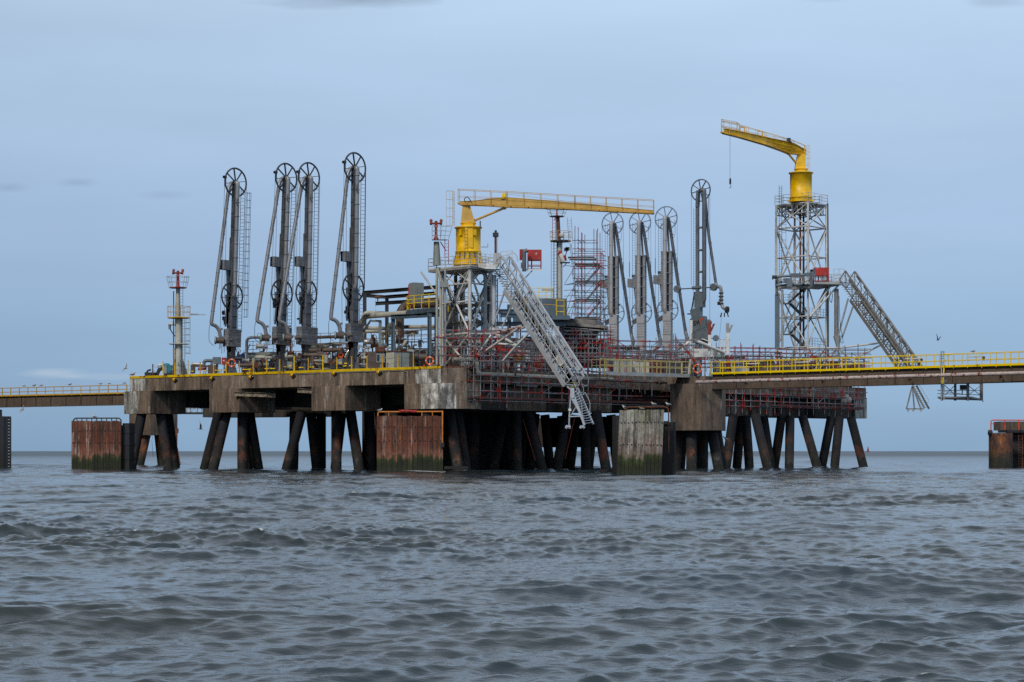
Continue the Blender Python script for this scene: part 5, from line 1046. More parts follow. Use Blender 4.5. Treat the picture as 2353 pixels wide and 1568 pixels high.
# foot of gangway 1: leg frame, wheels and last flight
Yf = 184.2
def foot(t, m_, P_):
    pass
ls0, ls1, rs0, rs1 = V3(1318, 908, Yf), V3(1343, 977, Yf-.3), V3(1326.5, 890, Yf+.9), V3(1363, 975, Yf+.6)
m = MB(); m.bar(ls0, ls1, .06, .2); m.build("stringer", 'alu', t); MB().bar(rs0, rs1, .06, .2).build("stringer", 'alu', t)
m = MB()
for i in range(13): k = (i+.3)/13; m.bar(ls0+(ls1-ls0)*k, rs0+(rs1-rs0)*(k*.87+.13), .22, .04)
m.build("stair_treads", 'alu', t)
MB().path([V3(1303, 889, Yf), V3(1312, 896, Yf), V3(1311, 915, Yf), V3(1308.5, 950, Yf), V3(1307.6, 977, Yf)], .075, 8).build("support_leg", 'alu', t)
MB().bar(V3(1312, 912, Yf), V3(1339, 958, Yf), .2, .2).build("support_leg", 'alu', t); MB().bar(V3(1339, 956, Yf), V3(1342, 978, Yf), .18).build("support_leg", 'alu', t)
m = MB(); m.bar(V3(1308, 957.5, Yf-.1), V3(1340, 956.5, Yf-.1), .1, .1); m.bar(V3(1332, 922, Yf+.1), V3(1311, 955, Yf+.1), .07); m.box(V3(1315, 903, Yf), (.35, .3, .9)); m.build("cross_brace", 'alu', t)
MB().lathe(V3(1309.5, 942.5, Yf-.15), Vector((0, 1, 0)), [(.12, 0), (.15, .05), (.15, .25), (.12, .3)], 14).build("pivot_boss", 'white', t)
for x in (1302, 1308.5, 1335, 1341.5): MB().tube(V3(x, 982, Yf-.12), V3(x, 982, Yf+.02), .135, n=16).build("castor", 'white', t)
m = MB(); m.box(V3(1305.5, 980, Yf-.17), (.42, .06, .2)); m.box(V3(1338.5, 980.5, Yf-.17), (.42, .06, .2)); m.build("castor_bracket", 'alu', t)
def loop(pts, m_='alu', Y=Yf, r=.03): MB().path([V3(x, y, Y+dy) for x, y, dy in pts], r, 6, bend=.25).build("loop_rail", m_, t)
loop([(1322, 861, 0), (1325, 863, 0), (1332, 881, 0), (1330, 886, 0), (1301, 884, 0)]); loop([(1347, 857, 1.4), (1352, 872, 1.4), (1352, 884, 1.4), (1345, 889, 1.4), (1339, 883, 1.4)])
loop([(1313, 868, 0), (1325, 895, 0), (1324, 900, 0), (1316, 904, 0)]); loop([(1326, 855, 1.2), (1341, 893, 1.2), (1341, 902, 1.2), (1334, 903, 1.2)])
loop([(1319, 906, -.1), (1321, 900, -.1), (1326, 901, -.1), (1336, 924, -.1), (1338, 952, -.1)]); loop([(1339, 908, .8), (1344, 901, .8), (1356, 925, .8), (1355, 956, .8)])
m = MB(); m.bar(V3(1312, 880, Yf), V3(1325, 880, Yf+.8), .08, .05); m.bar(V3(1312, 889, Yf), V3(1325, 889, Yf+.8), .08, .05); m.build("yellow_step", 'bright_yellow', t)
# pivot head and column of gangway 1
t = thing("gangway_pedestal", "light grey turning column and curved head platform at the top of the first gangway", "pedestal", V3(1136, 760, 190.8))
MB().tube(V3(1135.5, 754, 190.8), V3(1135.5, 632, 190.8), .215, n=20).build("column", 'alu', t)
MB().lathe(V3(1136, 762, 190.8), UZ, [(.55, 0), (.55, .25), (.3, .5), (.22, .6)], 12).build("foot", 'galv', t)
m = MB(); m.prism([V3(1099, 614, 189.6), V3(1115, 618, 188.9), V3(1140, 619, 189), V3(1147, 612, 191), V3(1110, 611, 192)], (0, 0, .22)); m.prism([V3(1105, 620, 189.8), V3(1140, 622, 189.4), V3(1140, 620, 191.5), V3(1108, 618, 191.5)], (0, 0, .2)); m.build("head_platform", 'white', t)
m = MB(); z_ = .22; rail_run(m, [V3(1099, 614, 189.6)+UZ*z_, V3(1115, 618, 188.9)+UZ*z_, V3(1138, 619, 189)+UZ*z_], 1.15, .55, .03, (.33, .66), toe=.15); rail_run(m, [V3(1150, 612, 190)+UZ*z_, V3(1178, 608, 190.6)+UZ*z_], 1.1, .7, .028, (.33, .66)); m.build("hand_rail", 'white', t)
for (x, yb) in ((1151, 618), (1178, 612)): MB().path([V3(x-14, yb-5, 189.8), V3(x-10, yb-28, 189.8), V3(x, yb-32, 189.8), V3(x+9, yb-26, 189.8), V3(x+12, yb-10, 189.8)], .035, 6, bend=.35).build("loop_rail", 'alu', t)
MB().box(V3(1143, 595, 191), (.72, .7, 1.0)).build("control_box", 'arm_light', t)
for (x0, y0, x1, y1) in ((1158, 674, 1133, 749), (1176, 702, 1152, 757)): MB().tube(V3(x0, y0, 189.8), V3(x1, y1, 190.5), .085, n=10).build("hydraulic_ram", 'alu', t)
m = MB(); m.tube(V3(1143, 640, 191), V3(1143, 752, 191), .05, n=6)
for i in range(9): m.bar(V3(1139, 645+i*12, 190.9), V3(1144, 645+i*12, 190.9), .06)
m.build("pipe_clips", 'dark_steel', t)
m = MB()
for i in range(4): m.path([V3(1145+i*2, 712, 190.6), V3(1148+i*2, 735+i*3, 190.3), V3(1140-i*2, 752, 190.2), V3(1128+i, 745, 190.2)], .025, 5, bend=.5)
m.build("hose_bundle", 'black', t)
MB().prism([V3(1129, 763, 190.3), V3(1156, 763, 190.3), V3(1154, 756, 190.3), V3(1131, 752, 190.3)], (0, .9, 0)).build("base_tray", 'alu', t)
# rest frame of gangway 1
t = thing("gangway_rest", "flaking red and white tubular rest frame propping the first gangway", "support frame", V3(1100, 822, 189))
for (x0, y0, Ya, x1, y1, Yb, m_) in ((1092, 823, 189.5, 1197, 750, 187.2, 'flaky_pipe'), (1141, 767, 190, 1197, 749, 187.2, 'flaky_pipe'), (1135, 768, 191.5, 1205, 753, 189, 'flaky_pipe'), (1141, 767, 190, 1145, 790, 189.3, 'flaky_pipe'), (1141, 767, 190, 1187, 794, 188.3, 'white_steel'), (1187, 794, 188.3, 1214, 767, 187.6, 'white_steel'), (1145, 790, 189.3, 1187, 794, 188.3, 'white_steel'), (1187, 794, 188.3, 1155, 830, 189.5, 'white_steel'), (1092, 823, 189.5, 1129, 770, 190, 'white_steel'), (1080, 767, 190.2, 1141, 767, 190, 'white_steel')):
    MB().tube(V3(x0, y0, Ya), V3(x1, y1, Yb), .11, n=8).build("tube_strut", m_, t)

# ---- gangway 2
a0, a1 = V3(1922, 650, 231), V3(2077, 872, 222)
t, d, W_, Nn, L_ = gangway("weathered dull grey gangway sloping down behind the yellow railed walkway", a0, a1, 1.45, 1.7, 'alu_dirty', 10, 40, deepplate=.34)
Yf = 221
m = MB(); m.bar(V3(2098, 888, Yf), V3(2124, 939, Yf), .06, .2); m.build("stringer", 'alu_dirty', t); MB().bar(V3(2106, 886, Yf+.8), V3(2135, 940, Yf+.8), .06, .2).build("stringer", 'alu_dirty', t)
m = MB()
for i in range(10): k = (i+.3)/10; m.bar(V3(2098+26*k, 888+51*k, Yf), V3(2106+29*k, 886+54*k, Yf+.8), .2, .04)
m.build("stair_treads", 'alu_dirty', t)
for q in ((2096, 888, 2083, 940), (2097, 890, 2101, 940), (2098, 890, 2116, 940), (2083, 940, 2122, 940), (2100, 868, 2097, 892)): MB().bar(V3(q[0], q[1], Yf), V3(q[2], q[3], Yf), .14).build("support_leg", 'alu_dirty', t)
for x in (2086.5, 2099, 2116): MB().tube(V3(x, 943.5, Yf-.1), V3(x, 943.5, Yf+.1), .14, n=14).build("castor", 'galv', t)
MB().path([V3(2112, 884, Yf+.8), V3(2135, 921, Yf+.8), V3(2133, 926, Yf+.8), V3(2128, 925, Yf+.8), V3(2106, 886, Yf+.8)], .03, 6, bend=.2).build("loop_rail", 'alu', t)
t = thing("gangway_pedestal", "stained grey column with a cone foot holding the second gangway", "pedestal", V3(1922, 800, 231.5))
MB().tube(V3(1922, 775, 231.5), V3(1922, 664, 231.5), .26, n=18).build("column", 'alu_dirty', t); MB().tube(V3(1926, 800, 231.5), V3(1923, 772, 231.5), .18, .42, n=14).build("foot", 'galv', t)
m = MB(); m.prism([V3(1872, 653, 230.5), V3(1932, 654, 230.5), V3(1936, 650, 232.5), V3(1876, 650, 233)], (0, 0, .16)); m.build("head_platform", 'galv', t)
m = MB(); rail_run(m, [V3(1916, 651, 230.8), V3(1940, 651, 231)], 1.6, .8, .03, (.33, .66)); m.build("hand_rail", 'white_steel', t)
for x in (1944, 1954): MB().path([V3(x-10, 652, 231), V3(x-8, 636, 231), V3(x, 631, 231), V3(x+6, 636, 231), V3(x+7, 646, 231)], .035, 6, bend=.35).build("loop_rail", 'alu', t)
for (x0, y0, x1, y1) in ((1949, 686, 1925, 776), (1960, 705, 1935, 776)): MB().tube(V3(x0, y0, 231), V3(x1, y1, 231.4), .1, n=8).build("hydraulic_ram", 'galv', t)
MB().path([V3(1928, 680, 231), V3(1930, 740, 231), V3(1938, 790, 231), V3(1930, 786, 231), V3(1935, 770, 231)], .03, 5, bend=.3).build("hose", 'black', t)
MB().path([V3(1908, 668, 231), V3(1906, 690, 231), V3(1911, 697, 231), V3(1913, 676, 231)], .04, 5, bend=.3).build("hose", 'black', t)
t = thing("gangway_rest", "grey tubular frame bracing the second gangway above the walkway rail", "support frame", V3(1925, 830, 230))
for (x0, y0, x1, y1) in ((1924.5, 800, 2018, 789), (2026, 792, 1900, 858), (1924.5, 800, 1872, 860), (1859, 800, 1924.5, 800), (1924.5, 800, 1935, 845), (1924.5, 800, 1970, 838), (1912, 652, 1861, 728), (1930, 652, 1862, 727)):
    MB().tube(V3(x0, y0, 231.5), V3(x1, y1, 231.0), .1, n=8).build("tube_strut", 'white_steel', t)

# ================================================================== MONITOR TOWERS
def basket(m, c, r0, r1, h, n=8, mids=(.5,)):
    lo = [c+Vector((r0*math.cos(2*math.pi*i/n), r0*math.sin(2*math.pi*i/n), 0)) for i in range(n)]; hi = [c+Vector((r1*math.cos(2*math.pi*i/n), r1*math.sin(2*math.pi*i/n), h)) for i in range(n)]
    for i in range(n):
        j = (i+1) % n; m.tube(lo[i], hi[i], .025, n=5); m.tube(hi[i], hi[j], .025, n=5)
        for k in mids: m.tube(lo[i]+(hi[i]-lo[i])*k, lo[j]+(hi[j]-lo[j])*k, .02, n=5)
    return m
def water_cannon(t, c, s=1.0):
    MB().lathe(c, UZ, [(.26*s, 0), (.24*s, .15*s), (.15*s, .3*s), (.13*s, 1.2*s), (.19*s, 1.25*s), (.19*s, 1.4*s), (.1*s, 1.45*s)], 12).build("monitor_stand", 'red', t)
    m = MB(); q = c+UZ*1.6*s; m.tube(q-Vector((.5*s, 0, 0)), q+Vector((.5*s, 0, 0)), .1*s, n=8); m.tube(q-UZ*.2*s, q+UZ*.25*s, .14*s, n=8)
    for k in (-.5, .5): m.tube(q+Vector((k*s, -.2, -.1)), q+Vector((k*s, .25, .35*s)), .12*s, .16*s, n=8)
    m.build("nozzle", 'rust_red', t)
def mast_left():
    Y = P(sa(412, 3.2), 3.2).y; x = 411; c = V3(x, 861, Y); c.z = DECK; t = thing("monitor_tower", "off white monitor tower topped by a red water cannon at the platform's left end", "tower", c)
    z = lambda y: V3(0, y, Y).z
    MB().tube(c, (c.x, c.y, z(733)), .40, .40, n=20).build("lower_mast", 'white_box', t); MB().tube((c.x-.1, c.y, z(733)), (c.x-.1, c.y, z(661)), .30, .19, n=16).build("upper_mast", 'cream', t)
    m = MB()
    for a in range(4): dd = Vector((math.cos(a*1.57+.4), math.sin(a*1.57+.4), 0)); m.prism([c+dd*.38, c+dd*1.1, c+dd*.38+UZ*2.0], dd.cross(UZ)*.05)
    m.build("base_fin", 'galv', t)
    m = MB(); q = Vector((c.x, c.y, z(730))); m.lathe(q-UZ*.1, UZ, [(1.15, 0), (1.2, .06), (1.15, .12)], 8, False); m.build("mid_platform", 'yellow', t)
    m = MB(); basket(m, q, 1.18, 1.2, 1.15, 10, (.5,)); m.build("platform_rail", 'ochre', t)
    q = Vector((c.x-.1, c.y, z(661))); MB().lathe(q-UZ*.08, UZ, [(.9, 0), (.92, .05), (.9, .1)], 8, False).build("top_platform", 'rust_red', t)
    MB().box((c.x, c.y, z(791)), (1.9, 1.6, .08)).build("lower_platform", 'cream', t)
    m = MB(); basket(m, q, .92, 1.18, 1.12, 8, (.5,)); m.build("top_basket", 'galv', t); water_cannon(t, q, .95)
    ladder((c.x+.5, c.y-.3, DECK), (c.x+.5, c.y-.3, z(730)), (1, .4, 0), .36, .3, .025).build("ladder", 'dark_steel', t); ladder((c.x+.3, c.y-.2, z(730)), (c.x+.3, c.y-.2, z(661)), (1, .4, 0), .32, .3, .022).build("ladder", 'dark_steel', t)
    m = MB()
    for i in range(6): zz = z(742+i*14); m.path([(c.x+.5, c.y-.5, zz), (c.x+1.15, c.y-.6, zz), (c.x+1.15, c.y+.2, zz), (c.x+.6, c.y+.1, zz)], .022, 4)
    for (dx, dy) in ((1.15, -.6), (1.15, .2), (.85, -.58)): m.tube((c.x+dx, c.y+dy, z(732)), (c.x+dx, c.y+dy, z(815)), .022, n=4)
    m.build("ladder_cage", 'galv', t)
    m = MB(); m.tube((c.x-.5, c.y-.3, DECK), (c.x-.5, c.y-.3, z(670)), .06, n=6); m.build("service_pipe", 'dark_steel', t); MB().tube((c.x-.42, c.y-.42, DECK), (c.x-.42, c.y-.42, z(800)), .05, n=6).build("service_pipe", 'ochre', t)
    MB().path([V3(404, 775, Y), V3(398, 768, Y), V3(391, 757, Y)], .06, 6).build("flood_arm", 'dark_steel', t)
    MB().lathe(V3(390, 757, Y-.2), UZ, [(.1, 0), (.14, .1), (.14, .45), (.2, .5), (.05, .6)], 10).build("flood_lamp", 'galv', t); MB().box(V3(394, 743, Y-.3), (.34, .3, .3)).build("flood_lamp", 'white', t); MB().box(V3(398, 747, Y-.3), (.5, .12, .1)).build("lamp_bracket", 'dark_steel', t)
    m = MB(); m.tube(V3(438, 723.5, Y), V3(472, 723.5, Y), .04, n=6); m.bar(V3(438, 722.5, Y), V3(456, 722.8, Y), .2, .1); m.build("lamp_arm", 'galv', t)
    MB().box(V3(412.5, 836, Y-.45), (.34, .1, .28)).build("name_plate", 'green', t)
mast_left()
def mast_corner():
    Y = 193; t = thing("water_monitor", "red water cannon on a tapering grey post at the near tower's left corner", "fire monitor", V3(1003, 609, Y))
    m = MB(); a, b = V3(1004, 610, Y), V3(1003, 556, Y); m.tube(a, b, .38, .26, n=14); m.build("post", 'grey_box', t)
    q = V3(1003, 553, Y); m = MB(); m.prism([V3(992, 553, Y-.6), V3(1028, 553, Y-.6), V3(1028, 553, Y+.6), V3(992, 553, Y+.6)], (0, 0, .1)); m.build("platform", 'dark_steel', t)
    m = MB(); top = [V3(993, 523, Y-.7), V3(1012, 519, Y-.7), V3(1039, 521, Y-.9), V3(1039, 521, Y+.9), V3(993, 519, Y+.7)]; lo = [V3(993, 552, Y-.6), V3(1012, 552, Y-.6), V3(1030, 552, Y-.6), V3(1030, 552, Y+.6), V3(993, 552, Y+.6)]
    for i in range(5):
        j = (i+1) % 5; m.tube(lo[i], top[i], .025, n=5)
        for k in (.33, .66, 1): m.tube(lo[i]+(top[i]-lo[i])*k, lo[j]+(top[j]-lo[j])*k, .022, n=5)
        m.tube((lo[i]+lo[j])/2, (top[i]+top[j])/2, .02, n=5)
    m.build("guard_rail", 'galv', t); water_cannon(t, V3(1002, 551, Y), .95)
    ladder(V3(1026.5, 608, Y-.5), V3(1026.5, 552, Y-.5), (1, 0, 0), .34, .3, .035).build("ladder", 'red', t); MB().bar(V3(1012, 556, Y), V3(1025, 577, Y), .09).build("brace", 'red', t)
mast_corner()
def mast_mid():
    Y = 222; x = 1286; t = thing("monitor_tower", "rust streaked monitor mast with windsock beside the tall scaffold tower", "tower", V3(x, 745, Y)); z = lambda y: V3(0, y, Y).z; c = V3(x, 760, Y)
    MB().tube((c.x, c.y, z(790)), (c.x, c.y, z(556)), .30, n=18).build("lower_mast", 'white_box', t); MB().tube((c.x-.1, c.y, z(556)), (c.x-.2, c.y, z(498)), .25, .2, n=14).build("upper_mast", 'rust', t)
    q = Vector((c.x+.1, c.y, z(556))); MB().lathe(q, UZ, [(1.1, 0), (1.12, .08), (1.1, .14)], 10, False).build("mid_platform", 'dark_steel', t); m = MB(); basket(m, q, 1.1, 1.15, 1.1, 10); m.build("platform_rail", 'ochre', t)
    q = Vector((c.x-.3, c.y, z(497))); MB().lathe(q-UZ*.08, UZ, [(.8, 0), (.8, .08)], 8, False).build("top_platform", 'dark_steel', t); m = MB(); basket(m, q, .8, 1.1, .75, 8); m.build("top_basket", 'galv', t); water_cannon(t, q, .6)
    for (xx, y0, y1, m_) in ((1273, 555, 498, 'red'), (1270, 700, 556, 'galv'), (1276, 700, 556, 'dark_steel')): ladder(V3(xx, y0, Y-.4), V3(xx, y1, Y-.4), (1, 0, 0), .32, .35, .03).build("ladder", m_, t)
    MB().bar(V3(1273, 506, Y-.3), V3(1280, 498, Y-.3), .08).build("brace", 'red', t)
    m = MB(); m.box(V3(1298, 604, Y), (1.1, .8, .08)); m.bar(V3(1302, 605, Y), V3(1294, 614, Y), .08); m.build("lamp_bracket", 'dark_steel', t)
    m = MB(); m.lathe(V3(1283, 581, Y-.5), Vector((.9, 0, -.25)), [(.26, 0), (.25, .3)], 12); m.build("windsock_mouth", 'red', t)
    m = MB(); m.lathe(V3(1288, 584, Y-.5), Vector((.4, 0, -1)), [(.27, 0), (.3, .4), (.22, .9)], 12); m.build("windsock", 'white', t); MB().lathe(V3(1295, 588, Y-.5), Vector((.3, 0, -.7)), [(.25, 0), (.15, .6)], 10).build("windsock_tail", 'red', t)
    m = MB()
    for (xx, y) in ((1301, 574), (1304, 572)): m.box(V3(xx, y, Y-.3), (.45, .3, .35))
    m.tube(V3(1303, 575, Y-.3), V3(1296, 600, Y-.3), .05, n=5); m.build("flood_lamp", 'dark_steel', t)
    MB().lathe(V3(1291, 541, Y-.5), UZ, [(.05, -.3), (.28, -.15), (.28, .15), (.05, .3)], 12).build("radar_dome", 'white', t)
mast_mid()
t = thing("navigation_lamp", "dark lamp head on a rusty post between the near crane and the gangway head", "lamp", V3(1139.5, 584, 193))
MB().tube(V3(1139, 584, 193), V3(1139, 545, 193), .12, n=10).build("post", 'rust', t); MB().box(V3(1139, 540, 193), (.55, .5, .38)).build("lamp_body", 'dark_steel', t); MB().tube(V3(1139, 536, 193), V3(1139, 529.5, 193), .11, n=8).build("lamp_cap", 'dark_steel', t); ladder(V3(1142.5, 584, 192.7), V3(1142.5, 545, 192.7), (1, 0, 0), .12, .2, .015).build("ladder", 'galv', t)
# ================================================================== EDGE POSTS AND CHAIN
def edgepoint(x, b=.12): a = sa(x, b); return P(a, b, DECK+.03)
t = thing("chain_railing", "row of yellow posts with sagging chains along the platform's left edge", "railing", edgepoint(600))
XS = [351, 374.7, 402, 432, 460, 491, 520, 550, 582, 613, 643, 676, 708.5, 742, 774, 808, 843.5, 878.6, 914.6, 950]
for i, x in enumerate(XS):
    h = 1.4 if i in (1, 3, 11, 13) else 1.18; c = edgepoint(x); m = MB(); m.tube(c, c+UZ*h, .06, n=8); m.tube(c+UZ*h, c+UZ*(h+.05), .085, n=8); m.tube(c+UZ*.45, c+UZ*.52, .08, n=8); m.box(c+UZ*.02, (.22, .22, .05), AX)
    m.build("post", 'rust' if i == 0 else ('bright_yellow' if i in (1, 3, 11, 13) else 'yellow'), t)
for i in range(len(XS)-1):
    for hh in (1.1, .62):
        a, b = edgepoint(XS[i])+UZ*hh, edgepoint(XS[i+1])+UZ*hh; MB().path([a+(b-a)*k/8-UZ*(.22*4*(k/8)*(1-k/8)) for k in range(9)], .016, 4).build("chain", 'cable', t)
def lifebuoy(c, label, nrm=Vector((0, -1, 0)), R_=.32):
    t = thing("lifebuoy", label, "lifebuoy", c-UZ*.4, "orange lifebuoys")
    m = MB(); m.ring(c, nrm, R_, .085, 28, 8); m.build("ring", 'orange', t)
    x = nrm.orthogonal().normalized(); y = nrm.cross(x)
    for k in range(4): a = k*math.pi/2+.7; q = c+(x*math.cos(a)+y*math.sin(a))*R_; tg = (-x*math.sin(a)+y*math.cos(a)); MB().tube(q-tg*.05, q+tg*.05, .092, n=10).build("reflective_band", 'white', t)
    MB().bar(c-UZ*.75+Vector((0, .12, 0)), c+UZ*.1+Vector((0, .12, 0)), .06).build("holder", 'galv', t)
lifebuoy(V3(532.5, 834.7, P(sa(532), .05).y-.1), "orange lifebuoy at the foot of the leftmost loading arm", R_=.36)
lifebuoy(V3(987.5, 829.5, P(sa(987), .6).y), "orange lifebuoy at the platform's near corner", R_=.34)
lifebuoy(V3(1603, 848, 206.5), "orange lifebuoy hung where the yellow walkway rail starts", R_=.42)

def B(x0, x1, y0, y1, b=2.0, dep=1.0, ax=True, base=None):
    """box seen between pixels, standing b metres in from the left edge"""
    Y = P(sa((x0+x1)/2, b), b).y; p, q = V3(x0, y1, Y), V3(x1, y0, Y); w = q.x-p.x; z0, z1 = min(p.z, q.z), max(p.z, q.z)
    if base is not None: z0 = base
    return Vector(((p.x+q.x)/2, Y+dep/2, (z0+z1)/2)), (w, dep, z1-z0)
def simple(name, label, cat, m_, boxes, group=None):
    m = MB()
    for c, s in boxes: m.box(c, s)
    return tag(m.build(name, m_, None), label, cat, group)
# ---- left end deck gear
t = thing("mooring_hook", "black quick release mooring hook at the platform's far left edge", "mooring hook", edgepoint(345, 1.2))
Y = P(sa(350, 1.2), 1.2).y
MB().path([V3(336, 858, Y), V3(340, 852, Y), V3(347, 850, Y)], .1, 8).build("hook", 'black', t); MB().box(V3(346, 861, Y), (1.1, .9, .42)).build("base", 'black', t)
m = MB(); m.prism([V3(356, 863, Y), V3(363, 846, Y), V3(374, 843, Y), V3(374, 850, Y), V3(367, 852, Y), V3(362, 864, Y)], (0, .6, 0)); m.build("arm", 'black', t)
MB().path([V3(361, 845, Y), V3(361, 840, Y), V3(373, 839, Y)], .07, 6).build("hand_rail", 'white', t); MB().lathe(V3(368, 843, Y+.2), UZ, [(.22, 0), (.22, .2), (.08, .3)], 12).build("warning_lamp", 'white', t)
t = thing("capstan_winch", "teal covered capstan motor beside the mooring hook", "winch", edgepoint(385, 1.4)); Y = P(sa(386, 1.3), 1.3).y
m = MB(); m.box(V3(386, 850, Y), (.78, .7, .95)); m.lathe(V3(383, 841, Y), UZ, [(.36, 0), (.3, .2), (.05, .28)], 10); m.build("motor_cover", 'teal', t); MB().box(V3(380, 850, Y-.3), (.3, .3, .8)).build("control_box", 'galv', t); MB().tube(V3(391, 851, Y), V3(397, 852, Y), .22, n=12).build("drum", 'cream', t); MB().box(V3(387, 861, Y), (.9, .8, .3)).build("base", 'dark_steel', t)
t = thing("hose_store", "open grey locker with coiled red hoses and a silver drum on top", "locker", edgepoint(455, 1.6)); Y = P(sa(457, 1.4), 1.4).y
m = MB(); c, s = B(438, 446, 839, 858, 1.4, .8); m.box(c, s); c, s = B(446, 477, 840, 843, 1.4, .9); m.box(c, s); m.build("locker_frame", 'brown_pipe', t)
m = MB()
for k in range(5): m.ring(V3(465, 848+R.uniform(-3, 5), Y+R.uniform(-.2, .2)), Vector((R.uniform(-.2, .2), R.uniform(-.3, .3), 1)), .42, .035, 18, 5)
m.build("red_hose", 'red', t); MB().tube(V3(441, 836, Y), V3(466, 838, Y), .16, n=12).build("drum", 'silver', t)
c, s = B(477.5, 496.5, 839, 858, 1.3, .7); tag(MB().box(c, s).build("steel_locker", 'brown_pipe', None), "plain brown locker between the hose store and the leftmost loading arm", "locker")
t = thing("pump_skid", "blue grey pump casing standing higher behind the brown locker", "pump", V3(487, 840, 212)); MB().box(V3(498.5, 829, 212), (.75, .8, .7)).build("housing", 'svt_grey', t); MB().path([V3(494, 829, 212), V3(472, 829, 212), V3(468, 834, 212), V3(469, 840, 212)], .18, 8, bend=.3).build("discharge_pipe", 'svt_grey', t); MB().bar(V3(486, 831, 212), V3(486, 856, 212), .2).build("leg", 'svt_grey', t); MB().bar(V3(499, 832, 212), V3(499, 856, 212), .2).build("leg", 'svt_grey', t)
c, s = B(509.5, 519, 822, 838, 1.2, .6); t = thing("fire_cabinet", "small bright red fire cabinet beside the leftmost loading arm", "cabinet", c); MB().box(c, s).build("body", 'red', t); MB().box(c+Vector((0, -s[1]/2-.01, .05)), (.14, .02, .12)).build("sign", 'white', t); MB().bar(c-UZ*.3, c-UZ*1.0, .1).build("post", 'dark_steel', t)
m = MB(); pts = [V3(x, y, 212.5) for x, y in ((538, 836), (545, 812), (552, 815), (561, 809), (562, 835))]; m.prism(pts, (0, .8, 0)); tag(m.build("tarpaulin", 'blue', None), "blue tarpaulin behind the leftmost loading arm's base", "tarpaulin")
for (x0, x1, y0, y1, lab, m_) in ((648, 659.5, 833, 848, "dark grey equipment box behind the edge posts under the second arm", 'dark_steel'), (660, 671.5, 831, 846, "grey control box with a yellow label right of the second arm", 'grey_box'), (775.5, 786.5, 825, 838, "grey control box with a yellow label left of the tallest arm", 'grey_box'), (787, 799, 826, 839, "dark control box touching the grey one left of the tallest arm", 'dark_steel')):
    c, s = B(x0, x1, y0, y1, .9, .6); t = thing("control_box", lab, "box", Vector((c.x, c.y, DECK)), "control boxes along the edge"); MB().box(c, s).build("body", m_, t)
    MB().box(c+Vector((.05, -s[1]/2-.01, -.12)), (.26, .02, .11)).build("label_plate", 'bright_yellow', t)
    for dx in (-.15, .15): MB().bar((c.x+dx, c.y, DECK), (c.x+dx, c.y, c.z-s[2]/2), .08).build("leg", 'dark_steel', t)
for k, x in enumerate((440, 470, 498, 505, 516, 560, 566, 573, 612, 621, 628, 695, 720, 792, 806)):
    c, s = B(x-(9 if x in (695, 720) else 2.2), x+2.2, 0, 0, .6, .4); y = P(sa(x, .6), .6); t = thing("tread_step", "low yellow topped step, number %d from the left along the platform edge" % (k+1) if 0 else "low yellow topped step on the deck behind the edge chain", "step", Vector((c.x, c.y, DECK)), "yellow steps along the edge")
    MB().box((c.x, c.y, DECK+.42), (max(.34, s[0]*.9), .35, .1)).build("tread", 'bright_yellow', t)
    for dx in (-.1, .1): MB().bar((c.x+dx, c.y, DECK), (c.x+dx, c.y, DECK+.38), .06).build("leg", 'dark_steel', t)
# white cabinet, meter box, tanks
t = thing("white_cabinet", "large rust topped white equipment cabinet with a pale side and grey doors", "cabinet", edgepoint(912, 1.4)); Y = P(sa(900, .9), .9).y
a, b, e = V3(887, 842, Y+.5), V3(905.5, 841, Y-.3), V3(940, 840, Y+.3); a.z = b.z = e.z = DECK; hh = 1.6
MB().prism([a, b, b+Vector((.6, 1.6, 0)), a+Vector((.6, 1.6, 0))], (0, 0, hh)).build("body", 'white_box', t); MB().prism([b+Vector((.01, 0, .0)), e, e+Vector((.6, 1.4, 0)), b+Vector((.61, 1.59, 0))], (0, 0, hh-.02)).build("door_side", 'grey_box', t)
MB().prism([a+UZ*hh+Vector((-.05, -.05, 0)), b+UZ*hh+Vector((0, -.08, 0)), e+UZ*hh+Vector((.05, -.05, 0)), e+UZ*hh+Vector((.65, 1.45, 0)), a+UZ*hh+Vector((.6, 1.7, 0))], (0, 0, .06)).build("roof", 'rust', t)
MB().bar(b+(e-b)*.5+Vector((0, -.02, .05)), b+(e-b)*.5+Vector((0, -.02, hh-.1)), .03).build("door_gap", 'dark_steel', t)
t = thing("meter_box", "small white framed meter box left of the white cabinet", "box", edgepoint(874, .8)); c, s = B(865, 884, 813, 833, .8, .4); MB().box(c, s).build("body", 'grey_box', t); MB().box(c+Vector((-.22, -.21, 0)), (.22, .02, s[2]-.2)).build("window", 'glass', t); MB().bar((c.x, c.y, DECK), (c.x, c.y, c.z-s[2]/2), .1).build("leg", 'galv', t)
c, s = B(845, 878, 808, 843, 2.4, 1.6, base=DECK); tag(MB().box(c, s).build("steel_tank", 'brown_pipe', None), "dark brown square tank behind the meter box", "tank")
c, s = B(862, 884, 797, 808, 2.6, 1.2); tag(MB().box(c, s).build("rusty_housing", 'rust', None), "rust red housing sitting above the brown tank", "housing")
t = thing("pressure_drum", "dark horizontal drum with banded end right of the white cabinet", "drum", V3(960, 835, 194)); MB().tube(V3(940, 820, 194.5), V3(962, 820, 194.5), .5, n=20).build("shell", 'dark_steel', t); MB().tube(V3(962.5, 821, 194.3), V3(982, 821, 194.3), .33, n=18).build("nozzle", 'brown_pipe', t); MB().bar(V3(950, 826, 194.5), V3(950, 841, 194.5), .3).build("saddle", 'dark_steel', t); MB().box(V3(945, 809, 194.2), (.5, .5, .45)).build("top_box", 'galv', t)
